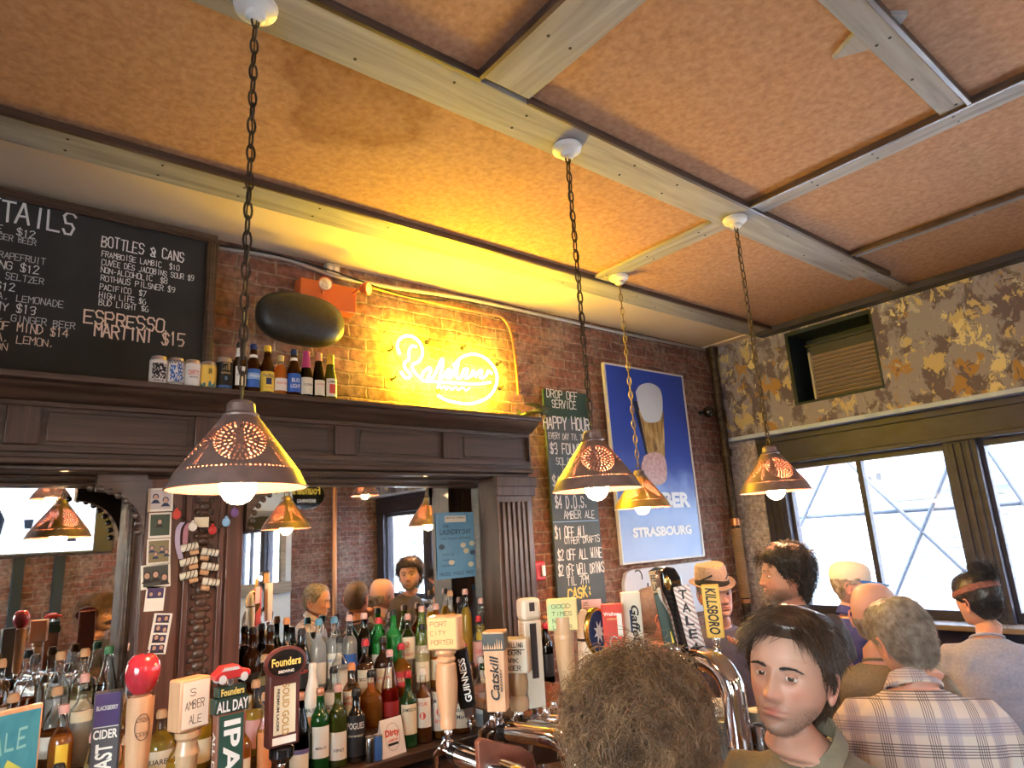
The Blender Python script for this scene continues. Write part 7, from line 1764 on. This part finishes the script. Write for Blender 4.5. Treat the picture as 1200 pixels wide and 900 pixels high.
        c = MB().add(vs, [(i * m6 + j, i * m6 + (j + 1) % m6, (i + 1) * m6 + (j + 1) % m6, (i + 1) * m6 + j) for i in range(n - 1) for j in range(m6)] + [tuple(range(m6)), tuple((n - 1) * m6 + j for j in range(m6))[::-1]]).build('collar', shirt, so_)
        pl = MB().box(-.016, .016, .098 * k, .122 * k, -.46, -.07).build('placket', shirt, so_, bevel=.004) if belly == 0 else None
    # ---- trousers, shoes, stool
    hipz = T0.z - .60 * k * math.cos(lean); hc = (Matrix.Translation(T0) @ Matrix.Rotation(yt, 4, 'Z') @ Vector((0, -math.sin(lean) * .60 * k, 0))); hc.z = hipz
    MHp = Matrix.Translation((hc.x, hc.y, hipz)) @ Matrix.Rotation(yt, 4, 'Z')
    pb = MB().ball((0, 0, .02), (.165 * slim, .125, .12), 24, 14)
    fz = max(.06, .24) - hipz
    for s in (-1, 1):
        pb.tube([(s * .085, 0, 0), (s * .10, .20, .01), (s * .11, .40, -.01), (s * .11, .42, -.06), (s * .115, .40, fz + .06)], [.095, .082, .066, .062, .045], 18); pb.ball((s * .11, .405, -.02), .066, 16, 10)
    v2, f2 = remesh(pb, .013, 4); tr_ = MB().add([tuple(p) for p in v2], f2).build('trousers', 'denim', t); tr_.matrix_local = MHp
    for s in (-1, 1):
        so2 = MB().add(*loft([[(s * .115 + w * math.cos(a), y, fz + .005 + max(0, h_ * (.5 + .5 * math.sin(a)))) for a in [2 * PI * i / 14 for i in range(14)]] for y, w, h_ in ((.33, .02, .05), (.35, .036, .085), (.41, .042, .09), (.50, .046, .055), (.57, .040, .04), (.595, .02, .025))])).build('shoe', 'shoe_black', t); so2.matrix_local = MHp
    sz = hipz - .085
    w = Matrix.Translation(off0) @ MHp @ Vector((0, .03, 0)); st = thing('bar_stool', 'wooden bar stool under ' + STOOL[label], 'stool', (w.x, w.y, 0), yt, 'bar stools')
    MB().lathe([(.10, sz - .045), (.17, sz - .04), (.18, sz - .02), (.175, sz - .002), (.15, sz)], 28).build('seat', 'red_brown_wood', st)
    for sx, sy in ((-1, -1), (1, -1), (1, 1), (-1, 1)): MB().tube([(sx * .17, sy * .17, 0), (sx * .11, sy * .11, sz - .04)], [.016, .02], 12).build('leg', 'dark_wood_vertical', st)
    MB().tube([(.150 * math.cos(a) * 1.35, .150 * math.sin(a) * 1.35, .215) for a in [2 * PI * i / 32 for i in range(32)]], .010, 8, closed=True).build('foot_ring', 'steel', st)
    return T
STOOL = {}
# hair helpers: mask over head-local points, shell plus strands
def normals(HP):
    a = np.roll(HP, -1, 1) - np.roll(HP, 1, 1); b = np.gradient(HP, axis=0); n = np.cross(b, a); n /= np.linalg.norm(n, axis=2, keepdims=True) + 1e-9
    s = np.sign((n * (HP - np.array([0, -.005, 0]))).sum(2).mean()); return n * s
def hair_on(T, mask, thick, mat, S=0, length=.05, r=.0007, K=7, flow=None, curl=0., freq=3., lift=.3, droop=0., seed=1, jitter=.2, name='hair', noise_=.004, nf=40):
    HP = T['HP']; Nn = normals(HP); m = mask(HP[..., 0], HP[..., 1], HP[..., 2]); R_, N = m.shape
    nz_ = np.array([[mnoise.noise(tuple(HP[i, j] * nf)) for j in range(N)] for i in range(R_)])
    th_ = thick(HP[..., 0], HP[..., 1], HP[..., 2]) if callable(thick) else thick
    G = HP + Nn * ((th_ + noise_ * nz_) * m - .001 * (m < .15))[..., None]
    keep = m > .04; idx = -np.ones(m.shape, int); V = []; Q = []
    V = G.reshape(-1, 3); ii, jj = np.nonzero(keep[:-1] | keep[1:]); j2 = (jj + 1) % N
    Q = np.stack([ii * N + jj, ii * N + j2, (ii + 1) * N + j2, (ii + 1) * N + jj], 1)
    if keep[0].all():
        j = np.arange(N // 2 - 1); Q = np.concatenate([Q, np.stack([j, j + 1, N - 2 - j, N - 1 - j], 1)])
    if S:
        q = np.random.default_rng(seed); w = (m ** 1.3 * (np.linalg.norm(HP[..., :2], axis=2) + .012)).ravel(); w[m.ravel() < .1] = 0; w /= w.sum()
        ch = q.choice(len(w), S, p=w); base = G.reshape(-1, 3)[ch] + q.normal(0, .0015, (S, 3)); nn = Nn.reshape(-1, 3)[ch]
        fl = flow(base) if flow else np.tile([0, -.2, -1.], (S, 1))
        fl = fl - nn * ((fl * nn).sum(1, keepdims=True)) * .85; fl /= np.linalg.norm(fl, axis=1, keepdims=True) + 1e-9
        v2, q2 = strands(base, nn, fl, length if np.isscalar(length) else length(base), r, K, curl, freq, lift, q, droop, jitter)
        Q = np.concatenate([Q, q2 + len(V)]); V = np.concatenate([V, v2])
    V = tf(T['MH'], V); return link_mesh(name, fast_mesh(name, V, Q, mat), T['t'])
def brows(T, mat, h=.024, th=.0042, S=70):
    q = np.random.default_rng(5)
    for s in (-1, 1):
        u = q.uniform(0, 1, S); x = s * (.013 + .034 * u); z = h + .006 * np.sin(u * 2.4) - .004 * u + q.normal(0, .0015, S) * (1.2 - u); y = .0965 - .016 * u ** 2 * 1.2 + .003
        base = np.stack([x, y, z], 1); fl = np.stack([np.full(S, s * 1.), np.full(S, -.15), .35 - .6 * u], 1)
        v2, q2 = strands(base, np.tile([0, 1., 0], (S, 1)), fl, 0.0105, .0006, 5, 0, 1, .12, q, 0, .12); link_mesh('eyebrow', fast_mesh('eyebrow', tf(T['MH'], v2), q2, mat), T['t'])
def facial(T, mask, mat, S, length, name='beard', r=.0006, curl=0.):
    HP = T['HP']; Nn = normals(HP); m = mask(HP[..., 0], HP[..., 1], HP[..., 2]); q = np.random.default_rng(9); w = m.ravel(); w = w / w.sum(); ch = q.choice(len(w), S, p=w)
    base = HP.reshape(-1, 3)[ch] + q.normal(0, .0012, (S, 3)); nn = Nn.reshape(-1, 3)[ch]; fl = np.stack([base[:, 0] * 8, np.full(S, .2), np.full(S, -1.)], 1); fl /= np.linalg.norm(fl, axis=1, keepdims=True)
    v2, q2 = strands(base, nn, fl, length, r, 5, curl, 2, .35, q, 0, .25); link_mesh(name, fast_mesh(name, tf(T['MH'], v2), q2, mat), T['t'])
def std_mask(front=.062, side=.012, back=-.075, soft=.012):
    def f(x, y, z):
        u = np.clip(y / .09, -1, 1)                       # +1 front, -1 back
        line = np.where(u > .25, side + (front - side) * np.clip((u - .25) / .45, 0, 1), np.where(u > -.12, side, side + (back - side) * np.clip((-.12 - u) / .38, 0, 1)))
        return sm(z - line, -soft * .3, soft)
    return f

# 1 curly haired drinker with his back to us
STOOL.update({})
def p_add(key, label): STOOL[label] = key; return label
def curls(T):
    ms = std_mask(.050, -.03, -.09, .02)
    def fl(p): d = p - np.array([0, -.01, .0]); d = d / np.linalg.norm(d, axis=1, keepdims=True); return d + np.array([0, -.15, -.55])
    hair_on(T, ms, lambda x, y, z: .024 + .012 * sm(z, .0, .1), 'hair_curly', 5200, .062, .0010, 18, fl, .0095, 1.7, .50, .6, 3, .3, noise_=.014, nf=34)
    brows(T, 'hair_dark')
    facial(T, lambda x, y, z: np.exp(-(x / .026) ** 2 - ((z + .053) / .0055) ** 2) * (y > .06), 'hair_dark', 420, .014, 'moustache', .0008)
    mb = MB()
    for s in (-1, 1):
        mb.tube([(s * .0325 + .0235 * math.cos(a), .101 - .010 * abs(s * .0325 + .0235 * math.cos(a)) / .05, -.002 + .0215 * math.sin(a)) for a in [2 * PI * i / 32 for i in range(32)]], .0011, 6, closed=True)
        mb.tube([(s * .056, .092, .004), (s * .074, .06, .006), (s * .081, -.01, .006), (s * .080, -.03, -.012)], .0012, 6)
    mb.tube([(-.009, .101, .002), (0, .106, .006), (.009, .101, .002)], .0012, 6); g = MB(); g.add([tuple(T['MH'] @ Vector(p)) for p in mb.v], mb.f); g.build('glasses', 'brass', T['t'])
cloth('tee_dark', (.05, .05, .055)); cloth('tee_olive_dark', (.145, .125, .085)); cloth('tee_charcoal', (.075, .066, .072)); cloth('tee_navy', (.085, .095, .17)); cloth('tee_black', (.014, .014, .016)); cloth('tee_blue', (.03, .045, .27)); cloth('tee_olive', (.21, .18, .125)); cloth('tee_lilac', (.29, .30, .40))
def plaid():
    m, n, l, p = _new('plaid'); t = n.new('ShaderNodeTexCoord'); s = n.new('ShaderNodeSeparateXYZ'); l.new(t.outputs['Object'], s.inputs[0])
    def band(out, period, lo, hi, ph=0.):
        a = n.new('ShaderNodeMath'); a.operation = 'MULTIPLY_ADD'; a.inputs[1].default_value = 1 / period; a.inputs[2].default_value = 10 + ph; l.new(out, a.inputs[0])
        b = n.new('ShaderNodeMath'); b.operation = 'FRACT'; l.new(a.outputs[0], b.inputs[0])
        c = n.new('ShaderNodeMath'); c.operation = 'COMPARE'; c.inputs[1].default_value = (lo + hi) / 2; c.inputs[2].default_value = (hi - lo) / 2; l.new(b.outputs[0], c.inputs[0]); return c
    cur = None
    def mixc(cur, fac, col, amt):
        x = n.new('ShaderNodeMixRGB'); a = n.new('ShaderNodeMath'); a.operation = 'MULTIPLY'; a.inputs[1].default_value = amt; l.new(fac.outputs[0], a.inputs[0]); l.new(a.outputs[0], x.inputs[0])
        if cur is None: x.inputs[1].default_value = (.58, .53, .50, 1)
        else: l.new(cur.outputs[0], x.inputs[1])
        x.inputs[2].default_value = hexc(col); return x
    X, Z = s.outputs[0], s.outputs[2]
    for o, P, ph in ((X, .125, .15), (Z, .15, .3)):
        cur = mixc(cur, band(o, P, .40, .72, ph), (.32, .30, .40), .55)
        for lo in (.02, .07, .12, .17, .22): cur = mixc(cur, band(o, P, lo, lo + .022, ph), (.085, .075, .10), .8)
        for lo in (.45, .50, .55, .60): cur = mixc(cur, band(o, P, lo, lo + .018, ph), (.14, .13, .18), .6)
    l.new(cur.outputs[0], p.inputs['Base Color']); p.inputs['Roughness'].default_value = .85; MATS['plaid'] = m
plaid()
A_ = lambda s, ex=.25, ey=.06, ez=-.34, wx=.17, wy=.30, wz=-.36: (s, (s * ex, ey, ez), (s * wx, wy, wz), None)
person(p_add('the curly haired drinker', 'person with big brown curly hair from behind, face with glasses reflected in left mirror'), dep(748, 872, 1.12), 4, 0, .10, 0, .05, (.50, .28, .20), {'stubble': .35}, 'tee_dark', curls, arms=(A_(-1, .21), A_(1, .20, .08)), collar='crew', gaze=(0, -.2), k=.90)
# 2 the man in front who looks at us
def front_hair(T):
    ms = std_mask(.081, .004, -.085, .010)
    def th(x, y, z): return .008 + .016 * sm(z, .03, .10) + .005 * sm(-y, .0, .08)
    def fl(p):
        top = sm(p[:, 2], .045, .085) * sm(p[:, 1], -.03, .05)
        side = np.stack([np.sign(p[:, 0] + .022) * .55, np.full(len(p), .25), -.75 - 0 * p[:, 0]], 1); dn = np.stack([p[:, 0] * 2, np.full(len(p), -.55), np.full(len(p), -1.)], 1)
        return side * top[:, None] + dn * (1 - top)[:, None]
    hair_on(T, ms, th, 'hair_brown', 6500, lambda b: .034 + .02 * sm(b[:, 2], .04, .1), .0008, 9, fl, .0018, .8, .10, .25, 4, .09, noise_=.006, nf=26)
    brows(T, 'hair_dark', .0195, .005, 130)
    facial(T, lambda x, y, z: (sm(-z, .05, .062) * (y > .0) * (1 - np.exp(-(x / .023) ** 2 - ((z + .066) / .010) ** 2)) * .6 + np.exp(-(x / .022) ** 2 - ((z + .053) / .005) ** 2) * (y > .05)), 'hair_dark', 700, .0045, 'stubble', .0004)
person(p_add('the olive shirted man in front', 'man in olive shirt with dark swept hair, looking back at the camera'), dep(927, 791, 1.36), 158, 150, .12, -.13, .10, (.45, .265, .20), {'stubble': .42, 'jaw': .96, 'gaunt': 1.25, 'lid': .95, 'nose': 1.15}, 'tee_olive_dark', front_hair, arms=(A_(-1, .24, .10, -.33), A_(1, .24, .08, -.33)), sleeve=.6, collar='shirt', gaze=(.20, -.03), N=120, voxel=.006, drop=.15, k=.96)
# 3 bearded man standing at the far side
def wavy(T):
    hair_on(T, std_mask(.060, -.005, -.080, .012), lambda x, y, z: .014 + .014 * sm(z, .03, .1) + .006 * sm(-y, 0, .08), 'hair_dark', 1900, .05, .0012, 9, lambda p: np.stack([p[:, 0] * 5, np.full(len(p), -.5), np.full(len(p), -.8)], 1), .005, 1.6, .4, .2, 5, .3, noise_=.010, nf=36)
    brows(T, 'hair_dark'); facial(T, lambda x, y, z: sm(-z, .045, .06) * (y > -.01) * (1 - np.exp(-(x / .02) ** 2 - ((z + .066) / .006) ** 2)), 'hair_grey', 900, .010, 'beard', .0008)
person(p_add('the bearded man', 'bearded man in charcoal tee with dark wavy hair, pointing past the taps'), dep(920, 675, 2.95), 106, 28, .05, -.06, .10, (.50, .28, .20), {'stubble': .5}, 'tee_charcoal', wavy, drop=.135, arms=((-1, dep(903, 802, 2.72), dep(897, 752, 2.66), ((-.80, .50, -.05), (.1, -.3, 1), 1, .30), 'room'), A_(1, .25, .10, -.32)), sleeve=.6, collar='crew', N=72)
# 4 man in the hat
def hatter(T):
    hair_on(T, std_mask(.06, .01, -.07), .006, 'hair_grey', 500, .02, .0006, 5)
    brows(T, 'hair_grey')
    M = T['MH'] @ Matrix.Translation((0, -.008, .052)) @ Matrix.Rotation(-.14, 4, 'X')
    noisy('hat_felt', [(.3, (.26, .19, .16)), (.7, (.36, .27, .24))], (60, 60, 60), .85, .08)
    mb = MB(); rings = []
    for (r, z) in ((1.0, -.004), (1.05, .02), (1.02, .055), (.96, .085), (.86, .103), (.60, .106), (.25, .099)):
        rings.append([tuple(M @ Vector((.079 * r * math.cos(a), .100 * r * math.sin(a), z - (.014 if z > .08 else 0) * math.exp(-(math.cos(a) / .45) ** 2) * (1 if math.sin(a) > -.2 else .5)))) for a in [2 * PI * i / 40 for i in range(40)]])
    mb.add(*loft(rings)); ho = mb.build('hat', 'hat_felt', T['t'])
    rings = [[tuple(M @ Vector((.079 * r * math.cos(a), .100 * r * math.sin(a), z + .012 * (r - 1) * 2 * abs(math.cos(a)) - .010 * (r - 1) * 3 * max(math.sin(a), 0)))) for a in [2 * PI * i / 40 for i in range(40)]] for r, z in ((.98, 0), (1.2, -.002), (1.42, .004), (1.43, .007), (1.2, .003), (.98, .006))]
    MB().add(*loft(rings, False, False)).build('brim', 'hat_felt', ho)
    MB().add(*loft([[tuple(M @ Vector((.079 * r * math.cos(a), .100 * r * math.sin(a), z + .008 * math.sin(a * 2)))) for a in [2 * PI * i / 40 for i in range(40)]] for r, z in ((1.04, .004), (1.075, .012), (1.065, .030), (1.03, .034))], False, False)).build('hat_band', 'rubber', ho)
    for s in (.35, 2.0): MB().tube([tuple(M @ Vector((.0800 * math.cos(s + u * .75), .1015 * math.sin(s + u * .75), .036 + .030 * u))) for u in np.linspace(0, 1, 8)], .0045, 6).build('hat_stripe', 'rubber', ho)
person(p_add('the man in the hat', 'man in a felt hat with black band and navy tee, behind the yellow tap'), dep(838, 696, 3.45), 205, 190, .0, .10, .12, (.56, .33, .27), {'jaw': 1.06}, 'tee_navy', hatter, arms=(A_(-1, .26, .10, -.30), A_(1, .25, .14, -.30, .10, .38, -.30)), belly=.04, collar='crew', k=1.0, N=72)
# 5 man with the buzz cut
def buzzed(T):
    hair_on(T, std_mask(.070, .01, -.06, .02), .0022, noisy('hair_buzz', [(.3, (.12, .09, .075)), (.7, (.20, .16, .14))], (60, 60, 60), .6, 0) and 'hair_buzz', 1400, .008, .0006, 3, None, 0, 1, .7, 0, 6, .3, noise_=.0005); brows(T, 'hair_grey')
    mb = MB()
    for s in (-1, 1): mb.tube([(s * .056, .092, .004), (s * .074, .06, .006), (s * .081, -.01, .006)], .0014, 6); mb.tube([(s * .0325 + .022 * math.cos(a), .100 - .012 * abs(s * .0325 + .022 * math.cos(a)) / .05, -.001 + .015 * math.sin(a)) for a in [2 * PI * i / 24 for i in range(24)]], .0012, 6, closed=True)
    MB().add([tuple(T['MH'] @ Vector(p)) for p in mb.v], mb.f).build('glasses', 'ink', T['t'])
person(p_add('the man with the buzz cut', 'man with grey buzz cut and glasses in a black tee, between the taps'), dep(772, 722, 2.72), 283, 235, .12, 0, .12, (.54, .28, .21), {'jaw': 1.05, 'stubble': .15}, 'tee_black', buzzed, arms=(A_(-1), A_(1)), belly=.05, collar='crew', N=72)
# 6 man in the cap
def capped(T):
    hair_on(T, std_mask(.06, .005, -.07), .004, 'hair_grey', 700, .016, .0006, 4)
    M = T['MH'] @ Matrix.Translation((0, -.004, .040)) @ Matrix.Rotation(-.06, 4, 'X'); pm('cap_white', (.66, .62, .56), .8)
    MB().add(*loft([[tuple(M @ Vector((.081 * r * math.cos(a), .104 * r * math.sin(a), z))) for a in [2 * PI * i / 36 for i in range(36)]] for r, z in ((1.0, -.010), (1.03, .01), (1.01, .04), (.90, .068), (.66, .085), (.3, .093), (.06, .094))])).build('cap', 'cap_white', T['t'])
    vs = []; n = 17
    for th_ in (0, .004):
        for j in range(5):
            for i in range(n): a = PI * .12 + PI * .76 * i / (n - 1); u = j / 4; vs.append(tuple(M @ Vector((.080 * math.cos(a) * (1 + .02 * u), .102 * math.sin(a) + u * .090 * math.sin(a) ** .6, -.008 - .022 * abs(math.cos(a)) * u - .012 * u + th_))))
    f1 = [(o_ + j * n + i, o_ + j * n + i + 1, o_ + (j + 1) * n + i + 1, o_ + (j + 1) * n + i) for o_ in (0, 5 * n) for j in range(4) for i in range(n - 1)]
    MB().add(vs, f1 + [(4 * n + i, 4 * n + i + 1, 9 * n + i + 1, 9 * n + i) for i in range(n - 1)]).build('cap_brim', pm('cap_blue_brim', (.04, .16, .50), .6), T['t'])
person(p_add('the man in the cap', 'man in a pale cap with blue brim and blue polo, by the window'), dep(998, 687, 3.4), 272, 310, -.05, -.08, .10, (.58, .34, .28), {}, 'tee_blue', capped, arms=(A_(-1), A_(1, .24, .12, -.32)), collar='shirt', belly=.02, N=64, k=.95)
# 7 bald man
def baldy(T):
    hair_on(T, lambda x, y, z: std_mask(.15, -.03, -.08)(x, y, z) * (1 - sm(z, -.02, .0)), .003, 'hair_grey', 900, .010, .0006, 4)
person(p_add('the bald man', 'bald man in an olive tee half hidden behind the plaid shirt'), dep(1027, 722, 2.62), 335, 350, -.05, 0, .10, (.62, .36, .28), {}, 'tee_olive', baldy, arms=(A_(-1, .25, .08, -.33), A_(1)), collar='crew', belly=.03, N=64, k=1.06)
# 8 plaid shirt
def thin(T):
    mk = std_mask(.085, .0, -.085, .014)
    def m2(x, y, z): return mk(x, y, z) * (1 - .45 * np.exp(-(x / .05) ** 2 - ((y + .01) / .06) ** 2) * sm(z, .07, .11))
    hair_on(T, m2, .006, 'hair_grey', 4200, .026, .0006, 5, lambda p: np.stack([p[:, 0] * 3, np.full(len(p), -.55), np.full(len(p), -1.)], 1), 0, 1, .22, .1, 7, .18, noise_=.002); brows(T, 'hair_grey')
person(p_add('the man in the plaid shirt', 'man with short grey hair in a pale plaid shirt, back towards us'), dep(1058, 748, 2.14), 28, 12, -.20, -.16, .18, (.58, .33, .26), {'jaw': 1.05}, 'plaid', thin, arms=(A_(-1, .27, .06, -.32), A_(1, .27, .06, -.32)), sleeve=.7, collar='shirt', belly=.03, N=96, voxel=.007, drop=.128, k=1.06)
# 9 woman with the bun
def bun(T):
    hair_on(T, std_mask(.066, .0, -.080, .012), .012, 'hair_black', 1500, .045, .0008, 6, lambda p: np.array([0, -.075, .075]) - p, .002, 1, .10, 0, 8, .15, noise_=.004)
    q = np.random.default_rng(2); d = q.normal(0, 1, (1200, 3)); d /= np.linalg.norm(d, axis=1, keepdims=True); c = np.array([0, -.075, .128]); t1 = np.cross(d, [.3, .5, .8]); t1 /= np.linalg.norm(t1, axis=1, keepdims=True)
    v2, q2 = strands(c + d * .036, d, t1, .05, .0009, 8, .004, 1.5, .3, q, 0, .5); mb = MB().ball(tuple(c), .038, 24, 16); b = len(v2)
    V = np.concatenate([v2, np.array(mb.v)]); Q = np.concatenate([q2, np.array(mb.f) + b]); link_mesh('hair_bun', fast_mesh('hair_bun', tf(T['MH'], V), Q, 'hair_black'), T['t'])
    MB().add(*loft([[tuple(T['MH'] @ Vector(((.0905 + o_) * math.cos(a), -.005 + (.108 + o_) * math.sin(a) * 1.0, z - .030 * math.sin(a)))) for a in [2 * PI * i / 48 for i in range(48)]] for z, o_ in ((.034, -.004), (.040, .003), (.060, .001), (.066, -.008))], False, False)).build('headband', noisy('headband_red', [(.3, (.16, .055, .045)), (.7, (.28, .11, .085))], (60, 60, 60), .8), T['t'])
    S = 60; base = np.stack([q.uniform(-.06, .06, S), np.full(S, -.085), q.uniform(-.07, .0, S)], 1); v2, q2 = strands(base, np.tile([0, -1., 0], (S, 1)), np.tile([.2, -.3, -1.], (S, 1)), .07, .0007, 8, .003, 1, .3, q, .3, .3); link_mesh('loose_hair', fast_mesh('loose_hair', tf(T['MH'], v2), q2, 'hair_black'), T['t'])
person(p_add('the woman with the bun', 'woman with dark hair in a bun and a grey lilac tee, facing the window'), dep(1146, 704, 2.95), 42, 8, -.05, -.05, .16, (.50, .27, .20), {'jaw': .92}, 'tee_lilac', bun, arms=(A_(-1, .22, .12, -.31, .14, .34, -.30), A_(1, .22, .12, -.31, .14, .34, -.30)), slim=.90, collar='crew', N=64, k=.96)
